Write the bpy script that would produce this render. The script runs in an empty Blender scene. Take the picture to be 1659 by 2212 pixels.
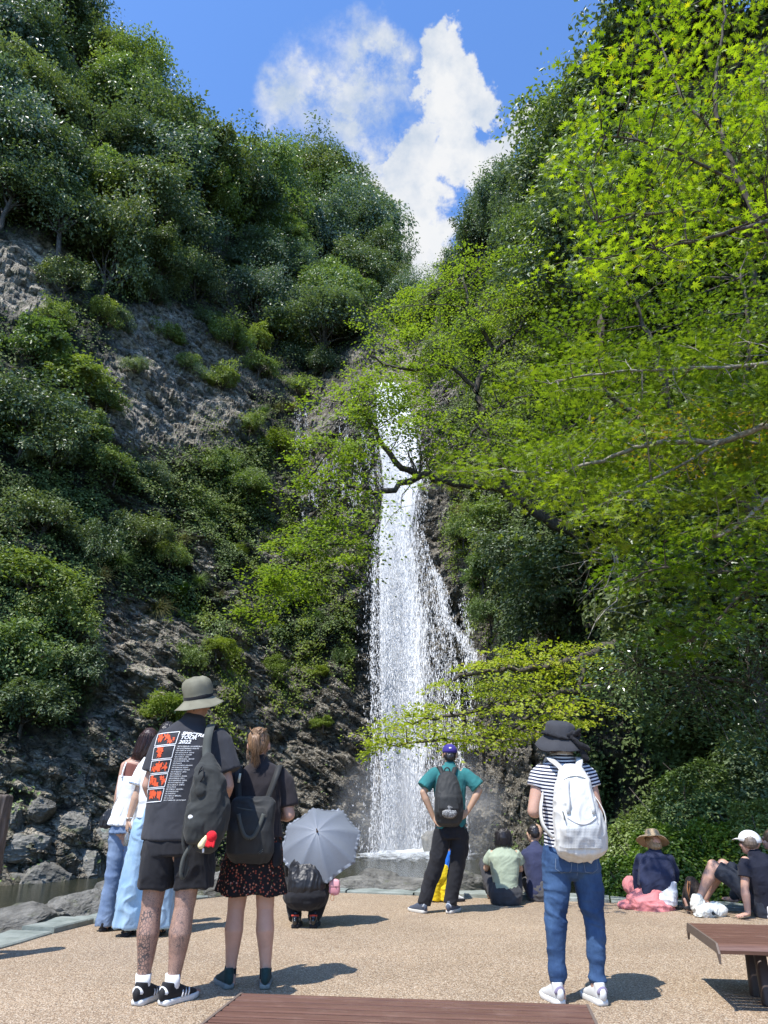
import bpy, bmesh, math, random
import numpy as np
from mathutils import Vector, Matrix
R = math.radians
scene = bpy.context.scene
COL = scene.collection

# ------------------------------------------------------------------ camera
EYE = 1.15
PITCH = math.atan(1129/2900)
cam_d = bpy.data.cameras.new('camera'); cam = bpy.data.objects.new('camera', cam_d); COL.objects.link(cam)
cam.location = (0, 0, EYE); cam.rotation_euler = (R(90)+PITCH, 0, 0)
cam_d.sensor_fit = 'VERTICAL'; cam_d.sensor_height = 36.0; cam_d.lens = 36.0*2900/4032
cam_d.clip_end = 3000; cam_d.clip_start = 0.05
scene.camera = cam
scene.render.resolution_x = 768; scene.render.resolution_y = 1024

# ------------------------------------------------------------------ node helpers
class NT:
    def __init__(s, tree): s.t = tree; tree.nodes.clear()
    def n(s, typ, props=None, **ins):
        nd = s.t.nodes.new(typ)
        for k, v in (props or {}).items(): setattr(nd, k, v)
        for k, v in ins.items():
            s.set(nd, k.replace('_', ' ') if not k.startswith('i') or not k[1:].isdigit() else int(k[1:]), v)
        return nd
    def set(s, nd, key, v):
        sock = nd.inputs[key]
        if isinstance(v, bpy.types.NodeSocket): s.t.links.new(v, sock)
        elif isinstance(v, bpy.types.Node): s.t.links.new(v.outputs[0], sock)
        else: sock.default_value = v
    def mix(s, f, a, b, mode='MIX'):
        nd = s.t.nodes.new('ShaderNodeMix'); nd.data_type = 'RGBA'; nd.blend_type = mode
        for i, v in ((0, f), (6, a), (7, b)):
            if isinstance(v, (tuple, list)) and len(v) == 3: v = (*v, 1)
            s.set(nd, i, v)
        return nd.outputs[2]
    def math(s, op, a, b=0.0, c=None, clamp=False):
        nd = s.t.nodes.new('ShaderNodeMath'); nd.operation = op; nd.use_clamp = clamp
        s.set(nd, 0, a); s.set(nd, 1, b)
        if c is not None: s.set(nd, 2, c)
        return nd.outputs[0]
    def ramp(s, f, stops, interp='LINEAR'):
        nd = s.t.nodes.new('ShaderNodeValToRGB'); nd.color_ramp.interpolation = interp
        el = nd.color_ramp.elements
        while len(el) > 1: el.remove(el[-1])
        el[0].position = stops[0][0]
        def c4(c): return (c, c, c, 1) if isinstance(c, (int, float)) else (*c[:3], 1)
        el[0].color = c4(stops[0][1])
        for p, c in stops[1:]:
            e = el.new(p); e.color = c4(c)
        s.set(nd, 0, f); return nd.outputs[0]
    def noise(s, vec, scale=5, detail=4, rough=.55, dist=0):
        nd = s.t.nodes.new('ShaderNodeTexNoise')
        if vec is not None: s.set(nd, 'Vector', vec)
        s.set(nd, 'Scale', scale); s.set(nd, 'Detail', detail); s.set(nd, 'Roughness', rough); s.set(nd, 'Distortion', dist)
        return nd.outputs[0]
    def map(s, vec, scale=(1,1,1), rot=(0,0,0), loc=(0,0,0)):
        nd = s.t.nodes.new('ShaderNodeMapping'); s.set(nd, 0, vec)
        nd.inputs['Scale'].default_value = scale; nd.inputs['Rotation'].default_value = rot; nd.inputs['Location'].default_value = loc
        return nd.outputs[0]
def obco(nt): return nt.n('ShaderNodeTexCoord').outputs['Object']
def new_mat(name):
    m = bpy.data.materials.new(name); m.use_nodes = True
    nt = NT(m.node_tree)
    out = nt.n('ShaderNodeOutputMaterial')
    return m, nt, out
def bsdf(nt, out, color=(.5,.5,.5), rough=.6, spec=.5, normal=None, **kw):
    b = nt.n('ShaderNodeBsdfPrincipled')
    if isinstance(color, (tuple, list)): color = (*color[:3], 1)
    nt.set(b, 'Base Color', color); nt.set(b, 'Roughness', rough); nt.set(b, 'Specular IOR Level', spec)
    for k, v in kw.items(): nt.set(b, k.replace('_', ' '), v)
    if normal is not None: nt.set(b, 'Normal', normal)
    if out is not None: nt.set(out, 'Surface', b.outputs[0])
    return b
def bump(nt, h, strength=.5, dist=.01, normal=None):
    b = nt.n('ShaderNodeBump'); nt.set(b, 'Height', h); nt.set(b, 'Strength', strength); nt.set(b, 'Distance', dist)
    if normal is not None: nt.set(b, 'Normal', normal)
    return b.outputs[0]

# ------------------------------------------------------------------ world: sky + clouds, and the sun
SUN_DIR = Vector((-0.60, -0.71, 0)).normalized()*math.cos(R(61)) + Vector((0, 0, math.sin(R(61))))
SUN_DIR.normalize()
world = bpy.data.worlds.new('World'); scene.world = world; world.use_nodes = True
nt = NT(world.node_tree)
wout = nt.n('ShaderNodeOutputWorld')
sky = nt.n('ShaderNodeTexSky'); sky.sky_type = 'NISHITA'; sky.sun_disc = False
sky.sun_elevation = R(61); sky.sun_rotation = math.atan2(SUN_DIR.x, SUN_DIR.y)
sky.air_density = 1.0; sky.dust_density = 0.6; sky.ozone_density = 2.0
def vdir(x, y):      # photo point (1659 px wide view) -> unit direction
    u = (x-829.5)/1590.9; v = (1106-y)/1590.9
    return Vector((u, math.cos(PITCH)-v*math.sin(PITCH), math.sin(PITCH)+v*math.cos(PITCH))).normalized()
tc = nt.n('ShaderNodeTexCoord'); gen = tc.outputs['Generated']
wrp = nt.n('ShaderNodeTexNoise'); nt.set(wrp, 'Vector', gen); nt.set(wrp, 'Scale', 13.0); nt.set(wrp, 'Detail', 6.0); nt.set(wrp, 'Roughness', .62)
off = nt.n('ShaderNodeVectorMath', {'operation': 'SUBTRACT'}); nt.set(off, 0, wrp.outputs['Color']); nt.set(off, 1, (.5,.5,.5))
sc_ = nt.n('ShaderNodeVectorMath', {'operation': 'SCALE'}); nt.set(sc_, 0, off.outputs[0]); nt.set(sc_, 'Scale', .13)
wv = nt.n('ShaderNodeVectorMath', {'operation': 'ADD'}); nt.set(wv, 0, gen); nt.set(wv, 1, sc_.outputs[0])
def lumps(lst, soft):
    acc = None
    for (x, y, r) in lst:
        d = nt.n('ShaderNodeVectorMath', {'operation': 'DISTANCE'}); nt.set(d, 0, wv.outputs[0]); nt.set(d, 1, vdir(x, y))
        rr = r/1590.9*.8
        m = nt.n('ShaderNodeMapRange', {'interpolation_type': 'SMOOTHSTEP'})
        nt.set(m, 0, d.outputs['Value']); nt.set(m, 1, rr*soft); nt.set(m, 2, rr*(2-soft)); nt.set(m, 3, 1.0); nt.set(m, 4, 0.0)
        acc = m.outputs[0] if acc is None else nt.math('MAXIMUM', acc, m.outputs[0])
    return acc
dense = lumps([(985,110,62),(965,165,55),(1005,190,70),(945,235,62),(1035,235,48),(975,290,72),(895,320,72),(1000,350,78),(885,400,92),(850,350,40),(860,490,105),(1125,265,36),(1080,300,48),(790,440,60),(900,560,120)], .84)
wisp = lumps([(800,110,55),(770,180,75),(700,215,85),(620,190,52),(850,160,55),(760,260,80),(690,150,40),(640,230,60),(830,90,40),(800,330,90)], .25)
n2 = nt.noise(nt.map(gen, (1,1,1)), 16, 8, .68)
n3 = nt.noise(gen, 42, 6, .6)
wisp = nt.math('MULTIPLY', wisp, nt.ramp(n2, [(.34, 0.0), (.53, 1.0)]))
mask = nt.math('MAXIMUM', dense, nt.math('MULTIPLY', wisp, .97))
cc = nt.mix(nt.ramp(nt.noise(gen, 11, 7, .6), [(.38, 0), (.58, 1)]), (.50, .62, .80), (.93, .95, .98))
cc = nt.mix(nt.ramp(n3, [(.3, .0), (.7, .5)]), cc, (1.0,1.0,1.0))
skys = nt.mix(1.0, sky.outputs[0], (.64, .88, 1.18), 'MULTIPLY')
bg1 = nt.n('ShaderNodeBackground'); nt.set(bg1, 0, skys); nt.set(bg1, 1, .15)
bg2 = nt.n('ShaderNodeBackground'); nt.set(bg2, 0, cc); nt.set(bg2, 1, .53)
mx = nt.n('ShaderNodeMixShader'); nt.set(mx, 0, mask); nt.set(mx, 1, bg1.outputs[0]); nt.set(mx, 2, bg2.outputs[0])
nt.set(wout, 'Surface', mx.outputs[0])

sd = bpy.data.lights.new('sun', 'SUN'); sd.energy = 3.75; sd.angle = R(.53); sd.color = (1.0, .965, .91)
sun = bpy.data.objects.new('sun', sd); COL.objects.link(sun)
sun.rotation_euler = SUN_DIR.to_track_quat('Z', 'Y').to_euler(); sun.location = (0, 0, 60)
scene.view_settings.view_transform = 'Standard'; scene.view_settings.look = 'None'
scene.view_settings.exposure = 0.85; scene.view_settings.gamma = 1
scene.cycles.max_bounces = 6; scene.cycles.diffuse_bounces = 3; scene.cycles.glossy_bounces = 3
scene.cycles.transmission_bounces = 4; scene.cycles.transparent_max_bounces = 24
scene.cycles.sample_clamp_indirect = 6; scene.cycles.use_denoising = True
scene.cycles.caustics_reflective = False; scene.cycles.caustics_refractive = False

# ------------------------------------------------------------------ object helpers
def put(o, parent=None):
    COL.objects.link(o)
    if parent is not None: o.parent = parent
    return o
def tag(o, label=None, cat=None, group=None, kind=None):
    if label: o['label'] = label
    if cat: o['category'] = cat
    if group: o['group'] = group
    if kind: o['kind'] = kind
    return o
def empty(name, loc=(0,0,0), rz=0.0, label=None, cat=None, group=None):
    o = bpy.data.objects.new(name, None); o.location = loc; o.rotation_euler = (0,0,rz); o.empty_display_size = .2
    COL.objects.link(o); return tag(o, label, cat, group)
def set_smooth(me, on=True):
    me.polygons.foreach_set('use_smooth', np.full(len(me.polygons), on, dtype=bool))
def mesh_np(name, V, F, attrs=None, smooth=False):
    V = np.asarray(V, dtype=np.float32); F = np.asarray(F, dtype=np.int32)
    me = bpy.data.meshes.new(name); m, k = F.shape
    me.vertices.add(len(V)); me.vertices.foreach_set('co', V.ravel())
    me.loops.add(m*k); me.loops.foreach_set('vertex_index', F.ravel())
    me.polygons.add(m); me.polygons.foreach_set('loop_start', np.arange(0, m*k, k, dtype=np.int32))
    try: me.polygons.foreach_set('loop_total', np.full(m, k, dtype=np.int32))
    except Exception: pass
    set_smooth(me, smooth)
    for an, av in (attrs or {}).items():
        a = me.attributes.new(an, 'FLOAT', 'POINT'); a.data.foreach_set('value', np.asarray(av, dtype=np.float32))
    me.update(calc_edges=True); me.validate(clean_customdata=False)
    return me
def mesh_obj(name, me, mat, parent=None, **tg):
    o = bpy.data.objects.new(name, me)
    for m in (mat if isinstance(mat, (list, tuple)) else [mat]):
        if m is not None and len(me.materials) < (len(mat) if isinstance(mat, (list, tuple)) else 1): me.materials.append(m)
    put(o, parent); return tag(o, **tg)

# numpy value noise
def _h(ix, iy, iz, seed):
    h = (ix*73856093) ^ (iy*19349663) ^ (iz*83492791) ^ (seed*2654435761)
    h = (h ^ (h >> 13)) * 1274126177
    h = h ^ (h >> 16)
    return ((h & 0xFFFFF).astype(np.float32))/524287.5 - 1.0
def vnoise(P, seed=0):
    P = np.asarray(P, dtype=np.float64); I = np.floor(P).astype(np.int64); f = (P-I).astype(np.float32)
    u = f*f*f*(f*(f*6-15)+10)
    ix, iy, iz = I[...,0], I[...,1], I[...,2]; ux, uy, uz = u[...,0], u[...,1], u[...,2]
    def c(a, b, d): return _h(ix+a, iy+b, iz+d, seed)
    x00 = c(0,0,0)*(1-ux)+c(1,0,0)*ux; x10 = c(0,1,0)*(1-ux)+c(1,1,0)*ux
    x01 = c(0,0,1)*(1-ux)+c(1,0,1)*ux; x11 = c(0,1,1)*(1-ux)+c(1,1,1)*ux
    return (x00*(1-uy)+x10*uy)*(1-uz) + (x01*(1-uy)+x11*uy)*uz
def fbm(P, oct=4, seed=0, gain=.5, lac=2.03, ridge=False):
    a = 1.0; s = 0; t = 0; P = np.asarray(P, dtype=np.float64)
    for i in range(oct):
        n = vnoise(P + 17.3*i, seed+i)
        if ridge: n = 1-2*np.abs(n)
        s = s + a*n; t += a; a *= gain; P = P*lac
    return s/t
rng = np.random.default_rng(7)

# points of the photo (1659 px wide view) to places on the ground or at a distance
def vang(x, y):
    d = vdir(x, y); return math.atan2(d.x, d.y), math.atan2(d.z, math.hypot(d.x, d.y))
def on_ground(x, y, z=0.0):
    d = vdir(x, y); t = (z-EYE)/d.z; return Vector((d.x*t, d.y*t, z))
def at_depth(x, y, Y):
    d = vdir(x, y); t = Y/d.y; return Vector((d.x*t, Y, EYE+d.z*t))
# ------------------------------------------------------------------ terrain: the gorge wall as an amphitheatre
AZ_T = np.array([-110,-80,-60,-45,-32,-26,-20,-14,-8,-3,1.6,4,7,10,14,20,28,40,60,80,110.])
R0_T = np.array([ 40, 38, 35, 31, 28, 29.5, 32, 34.5, 38,41.5,46,45.5,42,36,28.5,21,16.5,13.5,13,16,20.])
ZC_T = np.array([ 10, 10, 12, 14, 19, 19, 18, 20, 24,27,28,27,24,21,17,13,11,10,9,8,8.])
S2_T = np.array([.55,.55,.5,.5,.5,.5,.5,.5,.55,.7,.8,.75,.62,.55,.5,.45,.45,.5,.6,.7,.7])
EL_T = np.array([ 30, 38, 44, 48, 49.5, 48,43.5,41.8,44.5,43,36.5,36.5,38.5,40.8,42.6,43.6,47,50,42,34,28.])
def tab(T): return lambda a: np.interp(a, AZ_T, T)
r0f, zcf, s2f, elf = tab(R0_T), tab(ZC_T), tab(S2_T), tab(EL_T)
Z0 = -5.0
def wall_profile(azd, z):
    """radius of the smooth wall, azimuth in degrees, height z"""
    r0 = r0f(azd); zc = zcf(azd); s1 = np.interp(azd, [-30,-7,-2,1.6,8,20,40],[.58,.58,.26,.15,.14,.12,.10])
    low = r0 + s1*(z+1.6)
    high = r0 + s1*(zc+1.6) + s2f(azd)*(z-zc)
    r = np.where(z < zc, low, high)
    # recess (a shallow cave) low on the right-hand wall, its lip shaped to overhang and cast shade
    cave = np.exp(-((azd-24)/9.5)**2)
    r = r + 3.4*cave*(1/(1+np.exp((z-3.0)*2.2))) - 1.0*cave*np.exp(-((z-4.6)/1.6)**2)
    # ledge under the left-hand shrubs and the plunge step left of the falls
    r = r + .9*np.exp(-((azd+16)/5)**2)/(1+np.exp(-(z-12.5)*1.5)) - .8*np.exp(-((azd+15)/7)**2)*np.exp(-((z-1.5)/3)**2)
    # groove in which the water falls
    r = r + 1.6*np.exp(-((azd-1.7)/1.9)**2)*(z > -4)
    return r
# ridge height for each azimuth: where the terrain reaches its skyline elevation
def ridge_height(azd):
    z = np.linspace(12, 110, 800)
    out = []
    for a in np.atleast_1d(azd):
        e = np.degrees(np.arctan2(z-EYE, wall_profile(np.full_like(z, a), z)))
        k = np.argmax(e > elf(a))
        out.append(z[k] if e.max() > elf(a) else 40.0)
    return np.array(out)
az_cols = np.concatenate([np.linspace(-110,-36,70,endpoint=False), np.linspace(-36,36,1000,endpoint=False), np.linspace(36,110,70)])
HR = ridge_height(az_cols)
HR = np.convolve(np.pad(HR, 8, 'edge'), np.ones(17)/17, 'valid')
NL, NH, NB = 620, 170, 6
rows_z = []
A = az_cols[None, :]
tl = np.linspace(0, 1, NL)[:, None]; zl = Z0 + tl*(zcf(A)+5-Z0)
th = np.linspace(0, 1, NH+1)[1:, None]; zh = (zcf(A)+5) + th*np.maximum(HR[None,:]-zcf(A)-5, 2)
ZG = np.concatenate([zl, zh], 0); AG = np.broadcast_to(A, ZG.shape)
RG = wall_profile(AG, ZG)
ar = np.radians(AG)
P3 = np.stack([RG*np.sin(ar), RG*np.cos(ar), ZG], -1)
# rough rock: big ledges, blocks, strata and cracks
big = fbm(P3*.11, 3, 11)*2.0
blk = fbm(P3*np.array([.33,.33,.5])+fbm(P3*.3, 2, 5)[...,None]*.8, 3, 21, ridge=True)*.75
Q = P3 @ np.array([[.86,.0,.5],[.0,1,.0],[-.5,.0,.86]])
strata = fbm(Q*np.array([.5,.5,1.7]), 4, 31, .55, ridge=True)*.62
fine = fbm(P3*np.array([2.2,2.2,3.6]), 3, 41, .55, ridge=True)*.10
cell = np.floor(fbm(P3*.45, 2, 51)*3.2)/3.2*.6 + np.floor(fbm(Q*np.array([.9,.9,1.8]), 2, 57)*4.5)/4.5*.42 + np.floor(fbm(Q*np.array([2.4,2.4,3.4]), 2, 58)*4)/4*.10
step = np.floor((Q[...,2]*.45+fbm(P3*.35, 2, 61)*1.1))*.0
amp = np.where(ZG < zcf(AG)+3, 1.0, .75)
fallw = np.exp(-((AG-1.7)/2.6)**2)
RD = RG + (big*.8*(1-.6*fallw) + (blk + strata + fine + cell)*(1-.45*fallw))*amp
X = RD*np.sin(ar); Y = RD*np.cos(ar)
GRID = (RD, ZG)
def hit(x, y):
    """where the line of sight through a photo point first meets the wall"""
    a, e = vang(x, y); ad = math.degrees(a)
    j = int(np.clip(np.searchsorted(az_cols, ad), 1, len(az_cols)-1))
    r = RD[:, j]; z = ZG[:, j]
    g = z - EYE - r*math.tan(e)
    k = int(np.argmax(g > 0)) if (g > 0).any() else len(g)-1
    k = max(k, 1)
    rr, zz = (r[k-1]+r[k])/2, (z[k-1]+z[k])/2
    return Vector((rr*math.sin(a), rr*math.cos(a), zz))
# photo coordinates of every grid point, to know where rock is bare
def to_photo(X, Y, Z):
    zz = Z-EYE; d = Y*math.cos(PITCH)+zz*math.sin(PITCH); v = (-Y*math.sin(PITCH)+zz*math.cos(PITCH))/d
    return 829.5+X/d*1590.9, 1106-v*1590.9
XP, YP = to_photo(X, Y, ZG)
ROCKS = [(370,850,200,120),(330,720,90,60),(45,590,100,85),(300,1400,110,140),(190,1660,230,100),(110,1830,260,90),
         (620,1560,230,150),(540,1330,45,110),(640,1690,190,140),(690,1010,70,170),(730,900,60,70),(600,1130,45,110),(870,1300,120,700),(985,1200,70,190),
         (1030,1350,50,120),(1090,1650,110,170),(440,1210,30,50),(720,1150,60,150),(1230,380,35,60),(1600,250,120,200),(1650,120,80,130),(250,1530,90,90)]
wob = fbm(P3*.25, 3, 71)
rockm = np.zeros_like(XP)
for (cx, cy, rx, ry) in ROCKS:
    d = np.sqrt(((XP-cx)/rx)**2+((YP-cy)/ry)**2)
    rockm = np.maximum(rockm, np.clip(1.35-d, 0, 1)*1.6)
rockm = np.clip(rockm + wob*.75, 0, 1)
wetm = np.clip(1.5-np.abs((XP-(850+(YP-1000)*.06))/np.interp(YP, [800,1000,1300,1500,1900],[150,230,300,380,420])), 0, 1)*(YP > 830)
wetm = np.clip(wetm + .35*fbm(P3*.6, 2, 81)*(wetm > 0), 0, 1)
na = len(az_cols); nr = ZG.shape[0]
Vt = np.stack([X, Y, ZG], -1)
# the back of the ridge falls away so that the hill has depth
back = []
for i in range(1, NB+1):
    k = i/NB; rr = RD[-1]+k*40; back.append(np.stack([rr*np.sin(np.radians(az_cols)), rr*np.cos(np.radians(az_cols)), ZG[-1]-k*k*22], -1))
Vall = np.concatenate([Vt, np.array(back)], 0)
nrt = Vall.shape[0]
idx = np.arange(nrt*na).reshape(nrt, na)
Fq = np.stack([idx[:-1,:-1], idx[:-1,1:], idx[1:,1:], idx[1:,:-1]], -1).reshape(-1, 4)
pad = lambda M, v: np.concatenate([M, np.full((NB, na), v)], 0)
me = mesh_np('cliff', Vall.reshape(-1,3), Fq, {'rock': pad(rockm, 0).ravel(), 'wet': pad(wetm, 0).ravel()}, smooth=False)

m_cliff, nt, out = new_mat('cliff rock')
co = obco(nt)
ra = nt.n('ShaderNodeAttribute', {'attribute_name': 'rock'}).outputs['Fac']
wa = nt.n('ShaderNodeAttribute', {'attribute_name': 'wet'}).outputs['Fac']
n1 = nt.noise(nt.map(co, (1,1,1.8), (0,.5,0)), .9, 9, .65)
n2 = nt.noise(co, 6, 6, .6)
n4 = nt.noise(nt.map(co, (1,1,3), (.3,.6,0)), 3.2, 8, .7, .6)
rc = nt.ramp(n1, [(.3, (.10,.097,.09)), (.42, (.30,.29,.265)), (.56, (.52,.50,.455)), (.72, (.70,.675,.61))])
rc = nt.mix(nt.ramp(n4, [(.38, 0), (.62, .65)]), rc, (.16,.135,.105))
lich = nt.ramp(n2, [(.55, 0), (.68, .6)])
rc = nt.mix(lich, rc, (.36,.36,.33))
vc = nt.n('ShaderNodeTexVoronoi', {'feature': 'DISTANCE_TO_EDGE'}); nt.set(vc, 'Scale', 1.1)
dv = nt.n('ShaderNodeVectorMath', {'operation': 'ADD'}); nt.set(dv, 0, nt.map(co, (1,1,1.9), (.2,.5,0)))
ns = nt.n('ShaderNodeTexNoise'); nt.set(ns, 'Vector', co); nt.set(ns, 'Scale', 1.7); nt.set(ns, 'Detail', 6.0); nt.set(dv, 1, ns.outputs['Color']); nt.set(vc, 'Vector', dv.outputs[0])
crk = nt.ramp(vc.outputs[0], [(.0, 0), (.05, 1)])
rc = nt.mix(1.0, rc, nt.mix(crk, (.30,.28,.25), (1.08,1.0,.86)), 'MULTIPLY')
moss = nt.ramp(nt.noise(co, 1.6, 6, .7), [(.5, 0), (.62, .8)])
rc = nt.mix(nt.math('MULTIPLY', moss, nt.math('SUBTRACT', 1.0, wa)), rc, (.045,.062,.018))
soil = nt.mix(n2, (.012,.016,.008), (.034,.042,.016))
wetc = nt.mix(1.0, rc, (.66,.665,.67), 'MULTIPLY')
rc = nt.mix(wa, rc, wetc)
colr = nt.mix(nt.math('MULTIPLY', ra, 1.0, clamp=True), soil, rc)
h = nt.math('ADD', nt.noise(nt.map(co, (1,1,2.2), (0,.5,0)), 4, 10, .72, .4), nt.math('MULTIPLY', nt.noise(co, 22, 5, .6), .5))
h = nt.math('ADD', h, nt.math('MULTIPLY', crk, .5))
nrm = bump(nt, h, 1.0, .26)
def facet(nrm, sc, am):      # small split faces of the rock, each tilted its own way
    v = nt.n('ShaderNodeTexVoronoi'); nt.set(v, 'Scale', sc); nt.set(v, 'Vector', dv.outputs[0])
    a = nt.n('ShaderNodeVectorMath', {'operation': 'SUBTRACT'}); nt.set(a, 0, v.outputs['Color']); nt.set(a, 1, (.5,.5,.5))
    b = nt.n('ShaderNodeVectorMath', {'operation': 'SCALE'}); nt.set(b, 0, a.outputs[0]); nt.set(b, 'Scale', am)
    c = nt.n('ShaderNodeVectorMath', {'operation': 'ADD'}); nt.set(c, 0, nrm); nt.set(c, 1, b.outputs[0])
    d = nt.n('ShaderNodeVectorMath', {'operation': 'NORMALIZE'}); nt.set(d, 0, c.outputs[0]); return d.outputs[0]
nrm = facet(nrm, 1.5, .75); nrm = facet(nrm, 6.0, nt.math('ADD', .30, nt.math('MULTIPLY', wa, .65)))
ro = nt.mix(wa, (.82,)*3, (.2,)*3)
bsdf(nt, out, colr, nt.math('MAXIMUM', ro, .14), .5, nrm)
mesh_obj('cliff', me, m_cliff, kind='structure')

# ------------------------------------------------------------------ ground sheet, pool, terrace
def plane_obj(name, x0, x1, y0, y1, z, mat, nx=1, ny=1, **tg):
    xs = np.linspace(x0, x1, nx+1); ys = np.linspace(y0, y1, ny+1)
    V = np.array([(x, y, z) for y in ys for x in xs]); i = np.arange((nx+1)*(ny+1)).reshape(ny+1, nx+1)
    F = np.stack([i[:-1,:-1], i[:-1,1:], i[1:,1:], i[1:,:-1]], -1).reshape(-1,4)
    return mesh_obj(name, mesh_np(name, V, F), mat, **tg)
m_ground, nt, out = new_mat('forest ground'); co = obco(nt)
g = nt.noise(co, .8, 6, .65)
bsdf(nt, out, nt.ramp(g, [(.35, (.03,.04,.015)), (.6, (.08,.085,.04)), (.8, (.13,.11,.07))]), .9, .2, bump(nt, nt.noise(co, 5, 6), .6, .1))
plane_obj('ground', -600, 600, -600, 600, -3.2, m_ground, kind='structure')
m_pool, nt, out = new_mat('pool water'); co = obco(nt)
w = nt.math('ADD', nt.noise(nt.map(co, (1,2.4,1)), 2.2, 5, .6), nt.math('MULTIPLY', nt.noise(nt.map(co, (1,2,1)), 9, 4, .6), .4))
bsdf(nt, out, nt.mix(nt.noise(co, .5, 3), (.010,.016,.013), (.045,.042,.022)), .07, .6, bump(nt, w, .55, .10), IOR=1.33)
plane_obj('pool_water', -60, 60, 3.5, 62, -1.6, m_pool, kind='structure')

EDGE = [(-4.6,2.4),(-4.05,5.2),(-3.45,6.35),(-3.15,6.92),(-3.03,7.63),(-2.84,8.38),(-2.62,9.25),(-2.32,10.05),(-1.68,10.69),(-.71,10.83),(.29,10.55),(1.52,10.17),(2.67,9.81),(3.12,9.70),(4.10,9.0),(5.4,8.3),(7.5,7.4),(10,6.4)]
def smooth_line(P, n=6):
    P = [np.array(p, float) for p in P]; out = []
    for i in range(len(P)-1):
        a = P[max(i-1,0)]; b = P[i]; c = P[i+1]; d = P[min(i+2,len(P)-1)]
        for k in range(n):
            t = k/n; out.append(.5*((2*b)+(-a+c)*t+(2*a-5*b+4*c-d)*t*t+(-a+3*b-3*c+d)*t**3))
    out.append(P[-1]); return np.array(out)
edge = smooth_line(EDGE)
m_terr, nt, out = new_mat('exposed aggregate paving'); co = obco(nt)
vo = nt.n('ShaderNodeTexVoronoi'); nt.set(vo, 'Vector', nt.map(co, (1,1,1))); nt.set(vo, 'Scale', 120.0)
sepc = nt.n('ShaderNodeSeparateColor'); nt.set(sepc, 0, vo.outputs['Color'])
peb = nt.ramp(sepc.outputs[0], [(0, (.31,.205,.13)), (.3, (.42,.30,.19)), (.62, (.51,.38,.255)), (.86, (.60,.47,.33)), (1, (.74,.63,.49))])
gap = nt.ramp(vo.outputs['Distance'], [(.35, 1.0), (.75, .42)])
pc = nt.mix(1.0, peb, gap, 'MULTIPLY')
big_ = nt.ramp(nt.noise(co, .7, 5, .6), [(.3, .82), (.7, 1.08)])
pc = nt.mix(1.0, pc, big_, 'MULTIPLY')
stain = nt.ramp(nt.noise(nt.map(co, loc=(3,1,0)), 1.9, 5, .65), [(.6, 0), (.72, .22)])
pc = nt.mix(stain, pc, (.16,.125,.09))
bsdf(nt, out, pc, .68, .4, bump(nt, nt.math('SUBTRACT', 1.0, vo.outputs['Distance']), .75, .006))
# paving as a fan: edge line, then bands toward the viewer's side
nb = 10; ctr = np.array([0.0, -1.0]); pts = []
for k in range(nb+1): pts.append(np.column_stack([edge*(1-k/nb)+ctr*(k/nb), np.zeros(len(edge))]))
pts = np.array(pts); i = np.arange(pts.shape[0]*pts.shape[1]).reshape(pts.shape[:2])
F = np.stack([i[:-1,:-1], i[1:,:-1], i[1:,1:], i[:-1,1:]], -1).reshape(-1,4)
# close behind the viewer
V = pts.reshape(-1,3); n0 = len(V)
V = np.concatenate([V, np.array([[-4.6,2.4,0],[-7,-14,0],[12,-14,0],[10,6.4,0],[0,-1,0]])]); 
F = np.concatenate([F, np.array([[n0, n0+1, n0+2, n0+4]]), np.array([[n0+4, n0+2, n0+3, n0+3]])])
F = F[:-1]
me = bpy.data.meshes.new('terrace')
fl = [tuple(f) for f in F.tolist()] + [(n0+4, n0+2, n0+3)]
me.from_pydata(V.tolist(), [], fl); me.update()
mesh_obj('terrace_paving', me, m_terr, kind='structure')
# stone kerb round the paving: flat greenish slabs with joints, standing a little proud
m_kerb, nt, out = new_mat('green schist kerb'); co = obco(nt)
k1 = nt.noise(co, 4, 8, .65)
kc = nt.ramp(k1, [(.3, (.14,.16,.14)), (.55, (.25,.275,.245)), (.75, (.35,.365,.33))])
bsdf(nt, out, kc, .75, .35, bump(nt, nt.noise(co, 14, 8, .7), .7, .02))
def outward(E):
    T = np.gradient(E, axis=0); N = np.column_stack([-T[:,1], T[:,0]]); return N/np.linalg.norm(N, axis=1)[:,None]
Nn = outward(edge)
L = np.concatenate([[0], np.cumsum(np.linalg.norm(np.diff(edge, axis=0), axis=1))])
bm = bmesh.new(); rr_ = random.Random(4); s = 0.0; total = L[-1]
def ev(s_, off):
    return np.array([np.interp(s_, L, edge[:,0]+Nn[:,0]*off), np.interp(s_, L, edge[:,1]+Nn[:,1]*off)])
while s < total-.3:
    ln = rr_.uniform(.55, 1.1); e = min(s+ln, total)
    w = .36+rr_.uniform(-.05,.05); zt = .035+rr_.uniform(-.012,.02)
    ns = 4; tops = []
    for q in range(ns+1):
        ss = s+.012+(e-s-.024)*q/ns
        a = ev(ss, 0.0); b = ev(ss, w+rr_.uniform(-.03,.03)); tops.append((a, b))
    vs = []
    for a, b in tops:
        vs.append([bm.verts.new((a[0],a[1],-.3)), bm.verts.new((a[0],a[1],zt-.012)), bm.verts.new((a[0]*.97+b[0]*.03,a[1]*.97+b[1]*.03,zt)), bm.verts.new((b[0],b[1],zt+rr_.uniform(-.008,.01))), bm.verts.new((b[0],b[1],-.4))])
    for q in range(ns):
        for z_ in range(4): bm.faces.new((vs[q][z_], vs[q][z_+1], vs[q+1][z_+1], vs[q+1][z_]))
    bm.faces.new(vs[0][::-1]); bm.faces.new(vs[-1])
    s = e
bmesh.ops.recalc_face_normals(bm, faces=bm.faces)
me = bpy.data.meshes.new('kerb'); bm.to_mesh(me); bm.free()
mesh_obj('terrace_kerb', me, m_kerb, kind='structure')
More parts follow.
